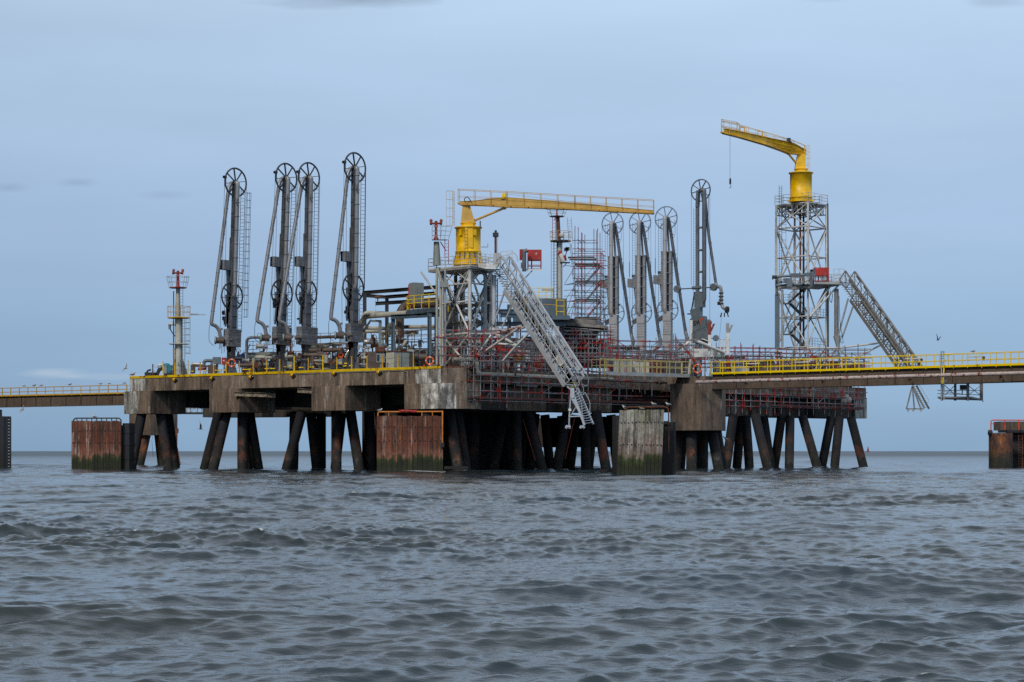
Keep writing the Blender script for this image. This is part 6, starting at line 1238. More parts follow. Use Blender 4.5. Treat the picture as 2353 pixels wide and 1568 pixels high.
m = MB(); m.box(V3(998, 826, 192.5), (.75, .7, .85)); m.tube(V3(998, 818, 192.5), V3(998, 813, 192.5), .2, n=10); tag(m.build("rubber_bollard", 'black', None), "black covered bollard right of the corner lifebuoy", "bollard")
tag(MB().lathe(V3(975, 843, 191.5), UZ, [(.0, 0), (.16, 0), (.16, .14), (.04, .2)], 12).build("buoy_cap", 'red', None), "tiny bright red cap on the deck left of the corner lifebuoy", "cap")

# ================================================================== PIPEWORK ON THE LEFT DECK
def pipe(label, pts, r, m_, bend=.5, fl=0, name="pipe_run", group=None, cat="pipe"):
    pts = [V3(*p) for p in pts]; m = MB(); m.path(pts, r, 12, bend=bend)
    if fl:
        for a, b in zip(pts[:-1], pts[1:]):
            if (b-a).length > 2: flanges(m, a, b, r, fl, w=.1, k=1.35, start=.9)
    return tag(m.build(name, m_, None), label, cat, group)
pipe("grey pipe rising and turning right to the green flange of the second arm", [(567, 812, 208), (567, 776, 208), (602, 775.5, 208)], .15, 'arm_grey')
pipe("thick off white pipe lying behind the second arm's base", [(561, 822, 213), (627, 821, 212)], .24, 'white_box', fl=3)
pipe("white pipe tee dropping towards the rust disc", [(583, 823, 212), (583, 832, 212), (578, 837, 212)], .22, 'cream')
pipe("grey pipe near the deck ending in a rust coloured blind disc", [(551, 840, 209), (588, 838.5, 208.5)], .2, 'brown_pipe')
pipe("off white pipe with a dark slot between the second and third arms", [(650, 819, 211), (679, 817, 210.5)], .27, 'white_box')
pipe("long cream pipe with a rounded end behind the third arm", [(695, 797, 214), (752, 796, 212), (758, 791, 212), (783, 791, 211)], .22, 'cream', fl=2.5)
pipe("thick brown pipe running right from the third arm's base", [(712, 806, 206), (788, 804, 204.5)], .24, 'brown_pipe', fl=1.7)
pipe("shorter brown pipe below the thick one", [(700, 816, 205), (734, 817, 204.5), (752, 819, 204)], .22, 'brown_pipe', fl=1.3)
pipe("vertical brown pipe stub standing on the deck in front of the brown pipes", [(719, 818, 204), (719, 843, 204)], .2, 'brown_pipe')
pipe("brownish pipe leading right into the fourth arm's valve", [(731, 775.5, 207), (770, 774, 205)], .16, 'brown_pipe')
pipe("low grey pipe near the deck below the brown pipes", [(722, 829, 203.5), (752, 829, 203)], .1, 'galv')
tag(MB().tube(V3(749.5, 834, 203), V3(749.5, 816, 203), .23, n=16).build("filter_pot", 'cream', None), "pale vertical filter pot with a red cap in front of the brown pipes", "filter pot")
tag(MB().tube(V3(749.5, 815.8, 203), V3(749.5, 811, 203), .08, n=10).build("valve_cap", 'red', None), "red valve cap above the pale filter pot", "valve cap")
t = None
for (x, y, Y, r, lab) in ((590, 839, 207.5, .27, "rust disc on the low grey pipe left of the second arm"), (651, 828, 208.5, .2, "rust disc behind the dark box under the second arm"), (762, 832, 203, .29, "largest rust disc, on the flange right of the pale filter pot"), (687, 815, 205.5, .18, "small orange rust disc on the third arm's base"), (603, 827, 209, .2, "rust disc under the white pipe tee")):
    t = thing("blind_flange", lab, "pipe flange", V3(x, y+8, Y)); MB().tube(V3(x, y, Y), V3(x, y, Y)+Vector((.03, -.08, 0)), r, n=20).build("disc", 'rust', t); MB().tube(V3(x, y, Y)+Vector((0, .05, 0)), V3(x+5, y-.5, Y)+Vector((0, .6, 0)), r*.85, n=14).build("pipe_stub", 'grey_box', t)
m = MB()
for k in range(4): m.ring(V3(783.5, 817.6, 203.4)+Vector((0, .05*k, .03*k)), Vector((.2, 1, 0)), .26-.03*k, .025, 18, 5)
tag(m.build("hose_coil", 'orange', None), "thin orange hose coiled on a drum left of the tallest arm", "hose")
pipe("big dark flange drum behind the orange hose coil", [(778, 816, 204.5), (790, 815, 204)], .36, 'dark_steel', name="flange_drum", cat="drum")
pipe("bright aluminium clad bend at the foot of the tallest arm", [(793, 822, 203), (797, 812, 203), (803, 806, 203)], .2, 'silver', name="clad_bend")
pipe("crumpled silver cladding right of the tallest arm's foot", [(823, 822, 202), (830, 815, 202), (836, 817, 202)], .2, 'silver', name="clad_bend")
pipe("long silver clad pipe lying on the deck between tallest arm and meter box", [(800, 838, 201.5), (855, 838, 200.5)], .12, 'silver', name="clad_pipe")
# valves with hand wheels
def valve(x, y, Y, label, s=1.0, m_='dark_steel', hw=True):
    t = thing("gate_valve", label, "valve", V3(x, y, Y)-UZ*.3*s, "gate valves in the pipework"); c = V3(x, y, Y)
    m = MB(); m.tube(c-Vector((.35*s, 0, 0)), c+Vector((.35*s, 0, 0)), .2*s, n=12); m.tube(c-Vector((.38*s, 0, 0)), c-Vector((.3*s, 0, 0)), .3*s, n=14); m.tube(c+Vector((.3*s, 0, 0)), c+Vector((.38*s, 0, 0)), .3*s, n=14); m.tube(c, c+UZ*.9*s, .1*s, n=8); m.build("valve_body", m_, t)
    if hw: m = MB(); m.ring(c+UZ*.95*s, Vector((.3, 1, .4)), .3*s, .03, 18, 5); m.bar(c+UZ*.95*s-Vector((.3*s, 0, 0)), c+UZ*.95*s+Vector((.3*s, 0, 0)), .03); m.build("hand_wheel", m_, t)
vl = [(598, 796, 210, "tall hand wheel valve above the white pipe, left of the second arm", 1.1, 'galv'), (632, 826, 210, "brown valve between first two arms' bases", .8, 'brown_pipe'), (668, 812, 209.5, "rusty valve between the paired arms", .9, 'rust'), (700, 828, 205, "dark valve at the third arm's foot", .8, 'dark_steel'), (736, 812, 205, "brown valve over the shorter brown pipe", .8, 'brown_pipe'), (810, 820, 203, "grey valve left under the tallest arm's block", .9, 'galv'), (838, 823, 201.5, "cream valve just left of the brown tank", .9, 'cream'), (612, 838, 207, "low valve near the deck left of the second arm", .7, 'grey_box'), (565, 829, 210, "grey valve right of the blue tarpaulin", .9, 'galv'), (548, 824, 209, "dark valve in front of the blue tarpaulin", .8, 'dark_steel'), (860, 795, 204, "rusty valve above the brown tank", .9, 'rust')]
for x, y, Y, l, s, m_ in vl: valve(x, y, Y, l, s, m_)
# raised grey gantry with rail behind arms 1 and 2
t = thing("pipe_gantry", "grey raised gantry with hand rail behind the first two loading arms", "platform", V3(585, 818, 214))
MB().bar(V3(564, 815, 214), V3(628, 812.5, 212), .9, .32).build("deck_beam", 'grey_box', t); m = MB(); rail_run(m, [V3(566, 813, 213.6), V3(628, 810.5, 211.6)], 1.25, 1.0, .03, (.33, .66)); m.build("hand_rail", 'galv', t)
for x in (570, 600, 624): MB().bar(V3(x, 817, 213.5), V3(x, 846, 213.5), .14).build("leg", 'dark_steel', t)
MB().tube(V3(562, 820, 213), V3(575, 790, 213), .05, n=6).build("brace", 'dark_steel', t)
t = thing("pipe_gantry", "second grey gantry with rail between the third and tallest arms", "platform", V3(740, 800, 211)); MB().bar(V3(690, 792, 212), V3(806, 789, 209), .5, .16).build("deck_beam", 'galv', t); m = MB(); rail_run(m, [V3(690, 790, 212), V3(806, 787, 209)], 1.0, 1.3, .028, (.5,)); m.build("hand_rail", 'galv', t)
for x in (700, 730, 765, 800): MB().bar(V3(x, 792, 210.8), V3(x, 840, 210.8), .14).build("leg", 'dark_steel', t)
# ---- centre: cream pipes and portal
pipe("thick cream pipe curving up and running right behind the tallest arm", [(826, 764, 204), (829, 742, 204), (840, 727, 203.5), (936, 720, 200)], .27, 'cream', bend=1.0, fl=0)
pipe("second cream pipe just behind and above the thick one", [(832, 745, 207), (836, 722, 207), (846, 719, 207), (905, 722, 205)], .22, 'cream', bend=.8)
pipe("cream pipe crossing behind the grey diagonal support", [(836, 753.5, 208), (898, 756, 206)], .2, 'cream')
pipe("thin cream pipe below the crossing cream pipe", [(842, 762, 207), (875, 762, 206)], .17, 'cream')
pipe("cream elbow pipe left of the blue grey portal", [(891, 775, 206), (891, 751, 206), (900, 747, 206), (905, 747, 206)], .28, 'cream', bend=.5)
pipe("cream pipe running right under the portal beam", [(905, 752, 207), (1000, 751, 204)], .2, 'cream')
pipe("lower cream pipe behind the portal columns", [(876, 766, 208), (960, 764, 206)], .2, 'cream')
pipe("big ribbed brown insulated pipe arching over behind the portal", [(919, 790, 205), (919, 716, 205), (932, 701, 205), (1006, 697, 203)], .42, 'brown_pipe', bend=1.2, name="insulated_pipe")
pipe("silver clad duct behind the yellow rails left of the portal", [(838, 786, 206), (866, 787, 205.5)], .26, 'silver', name="clad_duct")
pipe("silver clad elbow right of the silver duct", [(863, 787, 205), (873, 795, 205), (888, 793, 205)], .2, 'silver', name="clad_bend")
pipe("cream slanting pipe behind the white cabinet", [(912, 803, 200), (926, 795, 200), (934, 784, 200)], .18, 'cream')
t = thing("pipe_support", "pale grey steel pipe stand right of the tallest arm", "pipe support", V3(873, 800, 203)); MB().bar(V3(873.5, 737, 203), V3(873.5, 806, 203), .3).build("post", 'grey_box', t); MB().bar(V3(854, 738, 203), V3(876, 738, 203), .2).build("cross_beam", 'grey_box', t); MB().bar(V3(853, 735, 203), V3(838, 757, 203), .2).build("brace", 'grey_box', t)
t = thing("steel_portal", "blue grey steel portal frame carrying a small yellow railed deck", "steel frame", V3(945, 830, 196))
for (x, y0, y1, Y) in ((903.5, 733, 836, 199), (987, 720, 838, 194.5), (1003, 718, 838, 199)): MB().ibeam(V3(x, y0, Y), V3(x, y1, Y), .38, .4, .05, up=Vector((1, 0, 0))).build("column", 'blue_steel', t)
MB().ibeam(V3(899, 729, 199), V3(990, 724, 194.5), .3, .42, .05).build("beam", 'blue_steel', t); MB().ibeam(V3(990, 724, 194.5), V3(1008, 724, 200), .3, .42, .05).build("beam", 'blue_steel', t); MB().ibeam(V3(985, 722, 201), V3(903, 728, 204), .3, .4, .05).build("beam", 'blue_steel', t)
m = MB(); q = [V3(935, 720, 197), V3(1003, 716, 193.5), V3(1010, 716, 200), V3(942, 719, 203)]; zq = q[0].z; m.prism([Vector((a.x, a.y, zq-.1)) for a in q], (0, 0, .42)); m.build("deck", 'blue_steel', t)
m = MB(); zz_ = zq+.32; pt = [Vector((a.x, a.y, zz_)) for a in q]; rail_run(m, [pt[3], pt[0], pt[1]], 1.3, 1.05, .04, (.45, .72)); m.build("hand_rail", 'bright_yellow', t)
t = thing("electrical_cabinet", "tall pale grey cabinet standing above the yellow railed deck", "cabinet", V3(957, 690, 199)); a, b, e = V3(940, 687, 199.6), V3(949, 689, 198.6), V3(973, 689, 199.2)
zb_ = zz_+.75; MB().prism([Vector((q_.x, q_.y, zb_)) for q_ in (a, b, e, e+Vector((0, 1, 0)), a+Vector((.2, 1, 0)))], (0, 0, V3(0, 650, 199).z-zb_)).build("body", 'grey_box', t)
for q_ in (a, b, e): MB().bar(Vector((q_.x, q_.y+.2, zz_)), Vector((q_.x, q_.y+.2, zb_)), .1).build("leg", 'red', t)
MB().box((b.x+(e.x-b.x)*.45, b.y-.02, zb_+.9), (.03, .03, 1.3)).build("door_gap", 'dark_steel', t); MB().bar(V3(939, 654, 199.8), V3(939, 687, 199.8), .08).build("red_edge", 'red', t)
# far steel runway frame
t = thing("steel_runway", "dark brown overhead runway beams with a hoist behind the grey cabinet", "steel frame", V3(889, 760, 214))
for (x0, y0, Y0, x1, y1, Y1) in ((836, 673, 210, 1003, 660, 204), (834, 679, 214, 885, 683, 213), (885, 683, 213, 1003, 674, 208), (863, 698, 209, 1006, 689, 205)): MB().ibeam(V3(x0, y0, Y0), V3(x1, y1, Y1), .25, .36, .04).build("beam", 'dark_steel', t)
for (x, y0, Y) in ((889, 683, 213), (838, 676, 212)): MB().ibeam(V3(x, y0, Y), V3(x, 800, Y), .34, .36, .04, up=Vector((1, 0, 0))).build("column", 'dark_steel', t)
m = MB(); m.box(V3(868, 683, 209), (.5, .3, .3)); m.tube(V3(868, 685, 209), V3(868, 693, 209), .06, n=6); m.box(V3(870, 682, 208.8), (.35, .3, .28)); m.build("hoist", 'rust', t); MB().tube(V3(863, 684, 209), V3(864, 748, 209), .012, n=4).build("hoist_chain", 'cable', t)
# many hand rails, yellow and black posts in the middle of the pipework
def railset(label, pts, m_, h=1.1, post=.9, r=.035, mids=(.5,)):
    q = [V3(*p) for p in pts]; t = thing("guard_rail", label, "railing", q[0])
    for i, (a, b) in enumerate(zip(q[:-1], q[1:])):
        m = MB(); 
        for k in (1,)+tuple(mids): m.tube(a+UZ*h*k, b+UZ*h*k, r*.8, n=5)
        m.build("rail_bar", m_, t); n = max(1, round((b-a).length/post))
        for j in range(n+1): c = a+(b-a)*(j/n); MB().tube(c, c+UZ*h*1.05, r, n=5).build("post", m_, t)
railset("yellow guard rail right of the tallest arm's block", [(836, 792, 205), (888, 791, 204)], 'yellow', 1.15, .8)
railset("black and rust guard rail seen through the portal", [(890, 793, 205), (1000, 788, 201)], 'rust', 1.3, .9, mids=(.33, .66))
railset("yellow guard rail deep inside the portal", [(905, 789, 209), (1010, 786, 206)], 'yellow', 1.3, 1.1)
railset("dark guard rail on the pipe deck behind the paired arms", [(628, 800, 213), (700, 797, 212)], 'galv', 1.2, 1.1)
railset("yellow guard rail beside the crane tower's left leg", [(1003, 716, 198), (1030, 716, 199)], 'bright_yellow', 1.3, .8, .04)
rr = random.Random(21)
# assorted small pipes and stands across the process area, each a thing
cols = ['brown_pipe', 'galv', 'cream', 'dark_steel', 'arm_grey', 'rust', 'grey_box']
spots = [(640, 838), (655, 806), (680, 835), (692, 843), (706, 800), (733, 838), (757, 812), (770, 800), (775, 840), (797, 800), (812, 832), (822, 800), (845, 800), (856, 782), (880, 800), (896, 835), (925, 780), (935, 796), (950, 800), (965, 790), (972, 805), (993, 800), (1000, 780), (915, 765), (945, 770), (880, 778), (606, 806), (575, 845), (557, 818), (622, 832)]
for i, (x, y) in enumerate(spots):
    Y = 214-(x-550)*.024+rr.uniform(-2, 1); c = V3(x, y, Y); m = MB(); k = i % 4
    if k == 0: m.path([V3(x-8, 843, Y), V3(x-8, y, Y), V3(x+9, y-1, Y)], .09, 8, bend=.3); m.tube(V3(x, y-.5, Y), V3(x+2, y-.6, Y), .17, n=10)
    elif k == 1: m.tube(V3(x, 845, Y), V3(x, y-8, Y), .08, n=8); m.tube(V3(x-6, y, Y), V3(x+7, y, Y), .13, n=8); m.box(V3(x, y-9, Y), (.3, .3, .3))
    elif k == 2: m.path([V3(x-10, y+3, Y), V3(x, y+3, Y), V3(x, y-7, Y), V3(x+8, y-7, Y)], .1, 8, bend=.3); m.tube(V3(x-2, y-2, Y), V3(x+2, y-2, Y), .2, n=10)
    else: m.box(V3(x, y, Y), (rr.uniform(.3, .7), .5, rr.uniform(.3, .8))); m.bar(V3(x, y+2, Y), V3(x, 846, Y), .12); m.path([V3(x, y-4, Y), V3(x+5, y-9, Y), V3(x+9, y, Y)], .04, 6, bend=.3)
    where = "under the %s" % ["first arm", "second arm", "third arm", "tallest arm", "portal"][min(4, int((x-540)/90))]
    tag(m.build(["pipe_elbow", "pipe_stand", "pipe_offset", "instrument_stand"][k], cols[(i*3+k) % 7], None), ["small pipe elbow rising off the deck", "thin pipe stand with a short cross pipe", "small stepped pipe offset", "little instrument stand with a cable loop"][k]+" in the pipework "+where, "pipe" if k != 3 else "instrument", "small fittings in the pipework "+where)
# ---- blue grey process building behind the near tower
t = thing("process_module", "blue grey steel process module behind the near tower and gangway", "building", V3(1200, 840, 214))
for (x, y0, y1, Y) in ((1045, 700, 840, 208), (1110, 690, 840, 206), (1170, 700, 840, 210), (1230, 700, 840, 212), (1292, 735, 840, 212)): MB().ibeam(V3(x, y0, Y), V3(x, y1, Y), .4, .42, .05, up=Vector((1, 0, 0))).build("column", 'blue_steel', t)
for (x0, y0, x1, y1, Y) in ((1005, 716, 1180, 716, 208), (1010, 745, 1300, 745, 209), (1150, 724, 1298, 732, 209), (1040, 790, 1290, 790, 210), (1010, 768, 1180, 768, 207)): MB().ibeam(V3(x0, y0, Y), V3(x1, y1, Y+2), .3, .45, .05).build("beam", 'blue_steel', t)
MB().box(V3(1240, 716, 214), (5.6, 4, 2.4)).build("upper_housing", 'blue_steel', t); MB().box(V3(1288, 731.5, 211), (1.9, 2.2, .42)).build("side_deck", 'blue_steel', t); MB().box(V3(1035, 735, 209), (1.6, 2, 3.4)).build("panel", 'dark_steel', t)
m = MB(); rail_run(m, [V3(1222, 692, 212.5), V3(1271, 692, 212.5), V3(1272, 690, 215)], 1.35, .7, .035, (.4, .7)); m.build("hand_rail", 'bright_yellow', t)
m = MB(); rail_run(m, [V3(1279, 729, 210.5), V3(1296, 730, 210.5), V3(1297, 728, 213)], 1.75, .55, .04, (.33, .66)); m.build("hand_rail", 'bright_yellow', t)
m = MB(); rail_run(m, [V3(1140, 708, 208.5), V3(1278, 716, 210)], 1.3, 1.6, .03, (.5,)); m.build("hand_rail", 'yellow', t)
MB().bar(V3(1245, 666, 213), V3(1272, 667, 213), .35, .2).build("strip_light", 'cream', t)
tag(MB().lathe(V3(1238, 846, 203), UZ, [(.1, 0), (.6, .12), (.78, .5), (.78, 1.1), (.6, 1.5), (.1, 1.62)], 24).build("storage_vessel", 'cream', None), "fat cream vessel half hidden behind the first gangway", "tank")
tag(MB().tube(V3(1196, 838, 206), V3(1196, 805, 206), .35, n=16).build("column_vessel", 'cream', None), "slim cream vessel behind the scaffold left of the fat one", "tank")
c = V3(1170, 818, 207); tag(MB().box(c, (2.2, 1, 1.5)).build("red_container", 'red', None), "deep red box behind the scaffold right of the near tower", "container")
c = V3(1052, 812, 203); tag(MB().box(c, (.9, .8, 2.4)).build("red_locker", 'red', None), "narrow red locker seen between the near tower's legs", "locker")
c = V3(1505, 846, 219); tag(MB().box(c, (2.0, 1, 1.7)).build("red_container", 'rust_red', None), "dark red container behind the pale yellow landing rail", "container")
c = V3(1196, 826, 200); tag(MB().box(c, (.9, .6, .45)).build("yellow_pump", 'bright_yellow', None), "yellow compressor behind the scaffold, left of the fat vessel", "compressor")
for i in range(14):
    x = 1010+i*20+rr.uniform(-5, 5); y = rr.uniform(770, 825); Y = 206+rr.uniform(-3, 6); m = MB(); k = i % 3
    if k == 0: m.path([V3(x-10, 842, Y), V3(x-10, y, Y), V3(x+14, y, Y)], .13, 8, bend=.3)
    elif k == 1: m.box(V3(x, y+4, Y), (rr.uniform(.8, 1.8), .8, rr.uniform(.6, 1.5))); m.bar(V3(x, y+6, Y), V3(x, 843, Y), .2)
    else: m.tube(V3(x-12, y, Y), V3(x+12, y, Y), .2, n=10); m.tube(V3(x, y, Y), V3(x, 843, Y), .15, n=8); m.tube(V3(x-2, y, Y), V3(x+2, y, Y), .33, n=12)
    tag(m.build(["process_pipe", "process_box", "process_valve"][k], ['galv', 'brown_pipe', 'dark_steel', 'cream', 'white_box'][i % 5], None), ["bent pipe", "boxy unit", "flanged pipe valve"][k]+" in the dense equipment inside the near tower's scaffold", "equipment", "dense equipment inside the near scaffold")

# ---- bulky skids and modules that fill the deck behind the pipework
mr_ = random.Random(77)
def skid(x0, x1, ytop, Y, label, m_):
    a, b = V3(x0, ytop, Y), V3(x1, ytop, Y); w = b.x-a.x; h = a.z-DECK; t = thing("equipment_skid", label, "equipment skid", Vector(((a.x+b.x)/2, Y, DECK)))
    MB().box(((a.x+b.x)/2, Y+1.2, DECK+h*.42), (w*.94, 1.6, h*.8)).build("casing", m_, t)
    n = max(2, int(w/1.3)); m = MB()
    for i in range(n+1): q = a.x+w*i/n; m.bar((q, Y, DECK), (q, Y, DECK+h), .13)
    for k in (.35, .7, 1): m.bar((a.x, Y, DECK+h*k), (b.x, Y, DECK+h*k), .11)
    m.build("frame", mr_.choice(['galv', 'blue_steel', 'arm_grey', 'dark_steel']), t)
    for i in range(max(2, n-1)):
        q = a.x+w*(i+.5)/max(2, n-1)+mr_.uniform(-.2, .2); zz = DECK+h*mr_.uniform(.3, .95); r_ = mr_.uniform(.08, .17)
        MB().path([(q-mr_.uniform(.4, 1), Y-.3, DECK+.1), (q-.4, Y-.3, zz), (q+mr_.uniform(.3, 1.2), Y-.35, zz), (q+.9, Y-.35, zz-mr_.uniform(.3, 1))], r_, 8, bend=.3).build("pipe", mr_.choice(['cream', 'galv', 'brown_pipe', 'rust', 'arm_grey', 'white_box']), t)
    for i in range(n):
        q = a.x+w*mr_.random(); zz = DECK+h*mr_.uniform(.2, .9); MB().box((q, Y-.15, zz), (mr_.uniform(.25, .6), .4, mr_.uniform(.25, .6))).build("fitting", mr_.choice(['grey_box', 'rust', 'dark_steel', 'yellow', 'white_box']), t)
for x0, x1, yt, Y, l, m_ in ((556, 610, 818, 216, "skid of pipes and boxes left of the second arm", 'brown_pipe'), (614, 648, 820, 217, "dark skid between the second arm's base and the white pipe", 'dark_steel'), (656, 704, 808, 216, "skid behind the paired arms' feet", 'dark_steel'), (712, 760, 812, 215, "brown skid behind the pale filter pot", 'brown_pipe'), (764, 812, 806, 214, "skid left of the tallest arm's foot", 'dark_steel'), (822, 872, 796, 212, "large skid behind the meter box", 'grey_box'), (876, 905, 792, 211, "skid behind the portal's left column", 'dark_steel'), (908, 984, 786, 210, "wide skid seen through the portal", 'brown_pipe'), (992, 1012, 790, 209, "narrow skid right of the portal", 'dark_steel'),
    (1020, 1072, 772, 212, "tall skid behind the near tower's left half", 'dark_steel'), (1078, 1128, 764, 214, "tall skid behind the near tower's right half", 'blue_steel'), (1134, 1190, 756, 216, "tall dark skid behind the gangway rest", 'dark_steel'), (1196, 1268, 752, 217, "tallest skid left of the control room", 'blue_steel'), (1402, 1448, 818, 232, "low skid below the first light grey arm", 'dark_steel'), (1452, 1500, 822, 232, "low skid below the middle light grey arm", 'brown_pipe'), (1506, 1556, 816, 232, "low skid below the right light grey arm", 'dark_steel'), (1560, 1606, 812, 229, "low skid at the logo arm's left", 'dark_steel'), (1640, 1700, 818, 231, "low skid behind the arched white pipe", 'white_box'), (1706, 1776, 820, 232, "long low skid left of the taller tower", 'dark_steel'), (1786, 1850, 812, 239, "skid under the taller tower's left half", 'brown_pipe'), (1856, 1930, 818, 240, "skid under the taller tower's right half", 'dark_steel'), (1936, 1985, 826, 241, "last skid at the platform's right end", 'dark_steel')):
    skid(x0, x1, yt, Y, l, m_)
# ================================================================== CONTROL ROOM
t = thing("control_room", "dark glazed control room with raked windows and weathered flat roof behind the gangway", "building", V3(1330, 800, 216))
Yc = 214.5
def qz(pts, ext, m_, nm): return MB().prism([V3(*p) for p in pts], ext).build(nm, m_, t)
qz([(1282, 739, Yc+2), (1394, 748.5, Yc-1.2), (1394, 755, Yc-1.2), (1282, 747, Yc+2)], (.5, 6, 0), 'fascia', "roof_fascia")
qz([(1297, 731, Yc+3), (1368, 735.5, Yc+1), (1368, 745.5, Yc+1), (1297, 741, Yc+3)], (1, 4, 0), 'fascia', "roof_parapet")
qz([(1285, 750, Yc+1.2), (1381, 756, Yc), (1366, 782, Yc+.6), (1285, 780, Yc+1.8)], (.1, 5, 0), 'dark_steel', "wall")
qz([(1272, 782, Yc+1.6), (1384, 783, Yc-.2), (1384, 842, Yc-.2), (1272, 842, Yc+1.6)], (1, 5, 0), 'dark_steel', "lower_storey")
MB().bar(V3(1278, 781, Yc-.4), V3(1388, 783, Yc-.6), 1.2, .1).build("walkway_ledge", 'dark_steel', t)
for q in (((1317, 754), (1334, 755.5), (1329, 781), (1312, 780)), ((1335.5, 755.5), (1350, 756), (1348, 781), (1331, 781)), ((1353, 757), (1379, 759), (1368.5, 781), (1351.5, 781)), ((1296, 753), (1314, 754), (1309, 780), (1292, 779))):
    Yw = Yc-.25; pane = MB().prism([V3(x, y, Yw+(1330-x)*.012+(y-755)*.022) for x, y in q], (.0, .08, 0)).build("window", 'glass', t)
    fr = MB(); pp = [V3(x, y, Yw+(1330-x)*.012+(y-755)*.022)-Vector((0, .03, 0)) for x, y in q]
    for i in range(4): fr.bar(pp[i], pp[(i+1) % 4], .09, .09)
    fr.build("frame", 'alu_dirty', pane)
# ================================================================== WHITE STEEL AND PIPE NEAR THE LOGO ARM
pipe("white arched pipe in front of the logo arm's base", [(1566, 812, 222), (1573, 795, 222), (1589, 781, 222), (1608, 787, 222), (1640, 801, 223), (1664, 811, 224)], .19, 'white', bend=1.2)
tag(MB().bar(V3(1587.5, 736, 221), V3(1587.5, 826, 221), .32, .32).build("white_post", 'white', None), "tall plain white post left of the arched white pipe", "post")
for (x, y0, ym, m1, lab) in ((1630.5, 740, 770, 'rust_red', "post with red oxide top and a short branch right of the logo arm"), (1672, 743, 765, 'galv', "post with grey top and a short branch, further right of the logo arm")):
    t = thing("branch_post", lab, "post", V3(x, 815, 223)); MB().bar(V3(x, ym, 223), V3(x, 815, 223), .34, .34).build("lower_post", 'white', t); MB().bar(V3(x, y0, 223), V3(x, ym-.2, 223), .33, .33).build("upper_post", m1, t); MB().bar(V3(x+3, y0+21, 223), V3(x+10, y0+5, 223), .2).build("branch", m1, t); MB().bar(V3(x+7, y0+5, 223), V3(x+13, y0+5, 223), .24, .04).build("branch_cap", m1, t)
t = thing("counter_disc", "dark grey round counterweight disc low on the right of the logo arm", "disc", V3(1645, 785, 230)); MB().tube(V3(1645, 777.5, 229.8), V3(1645, 777.5, 230.1), .36, n=22).build("disc", 'svt_grey', t); MB().tube(V3(1620, 778, 230), V3(1645, 778, 230), .06, n=6).build("shaft", 'svt_grey', t)
t = thing("white_tank_frame", "low white painted frame and box right of the arched pipe", "frame", V3(1665, 812, 224))
for x in (1656, 1664, 1676): MB().bar(V3(x, 780, 224), V3(x, 820, 224), .1).build("leg", 'white', t)
MB().bar(V3(1655, 780.5, 224), V3(1677, 780.5, 224), .1).build("beam", 'white', t); MB().box(V3(1625, 812, 225), (3.4, 1.5, .9)).build("box", 'white', t)
tag(MB().box(V3(1652, 818, 221), (.42, .1, .28)).build("green_sign", 'green', None), "small pale green sign on the scaffold below the arched white pipe", "sign")
c1 = V3(1620, 777, 221); tag(MB().bar(V3(1613, 779, 221), V3(1634, 786, 221), .3, .1).build("white_plank", 'white', None), "white plank propped over the arched pipe", "plank")
for (x, Y, m_, l) in ((1930, 229, 'rust', "dark brown box structure beside the second gangway rest"), (1545, 216, 'dark_steel', "dark machine behind the landing's right end"), (1815, 228, 'dark_steel', "dark pump housing under the taller tower"), (1700, 226, 'galv', "grey unit behind the walkway rail's left part"), (1760, 228, 'brown_pipe', "brown unit behind the walkway rail"), (1430, 214, 'grey_box', "pale vessel box behind the landing rail"), (1470, 216, 'cream', "cream vessel box behind the landing rail")):
    c = V3(x, 835, Y); tag(MB().box((c.x, c.y, DECK+.8), (1.9, 1.5, 1.6)).build("equipment_box", m_, None), l, "equipment")

# ================================================================== PIPE ALONG THE RIGHT HAND EDGE
def R_(x, y, a=-.1): b = sb(x, a); return V3(x, y, P(a, b).y)
m = MB(); m.path([R_(1040, 826, 1.5), R_(1089, 827, .6), R_(1096.5, 832, .2), R_(1097, 855, .1), R_(1105, 860, 0), R_(1408, 873, 0)], .2, 14, bend=.5)
for x in (1130, 1330): m.tube(R_(x, 861+(x-1105)*.043, 0), R_(x+3, 861+(x-1102)*.043, 0), .27, n=14)
o = tag(m.build("edge_pipe", 'cream', None), "long cream pipe dropping over the corner and running right along the platform side", "pipe")
MB().tube(R_(1179, 863.2, 0), R_(1183, 863.4, 0), .225, n=14).build("coupling", 'black', o)
MB().path([R_(1154, 830, .8), R_(1156, 833, .3), R_(1156, 861, .05)], .11, 10, bend=.2).build("branch", 'cream', o)
m = MB(); m.path([R_(1400, 873.5, .4), R_(1500, 877, .3), R_(1519, 878.5, .1), R_(1545, 879, 0), R_(1602, 878.5, -.3)], .17, 12, bend=.5)
for x in (1512, 1517, 1576): m.tube(R_(x, 878, .1), R_(x+2, 878, .1), .28, n=14)
tag(m.build("edge_pipe", 'brown_pipe', None), "grey to rusty flanged pipe joining the cream pipe to the walkway pipe", "pipe")
tag(MB().prism([R_(1186, 875, .6), R_(1233, 878, .6), R_(1233, 890, .6), R_(1186, 887, .6)], (.1, .3, 0)).build("wall_tray", 'grey_box', None), "pale grey cable tray box fixed to the platform side behind the hanging scaffold", "tray")
pipe("dark rust pipe under the scaffold between landing and pier", [(1410, 903, 214), (1500, 907, 218), (1540, 908, 219)], .16, 'rust')
pipe("pale pipe running under the walkway behind the right scaffold", [(1665, 898, 227), (1762, 904, 230), (1858, 908, 234)], .17, 'cream')
pipe("brown red pipe at the left behind the right hanging scaffold", [(1662, 893, 224), (1700, 898, 226)], .22, 'rust')
pipe("grey pipe standing in the right hanging scaffold", [(1868, 885, 234), (1865, 912, 234)], .2, 'cream')
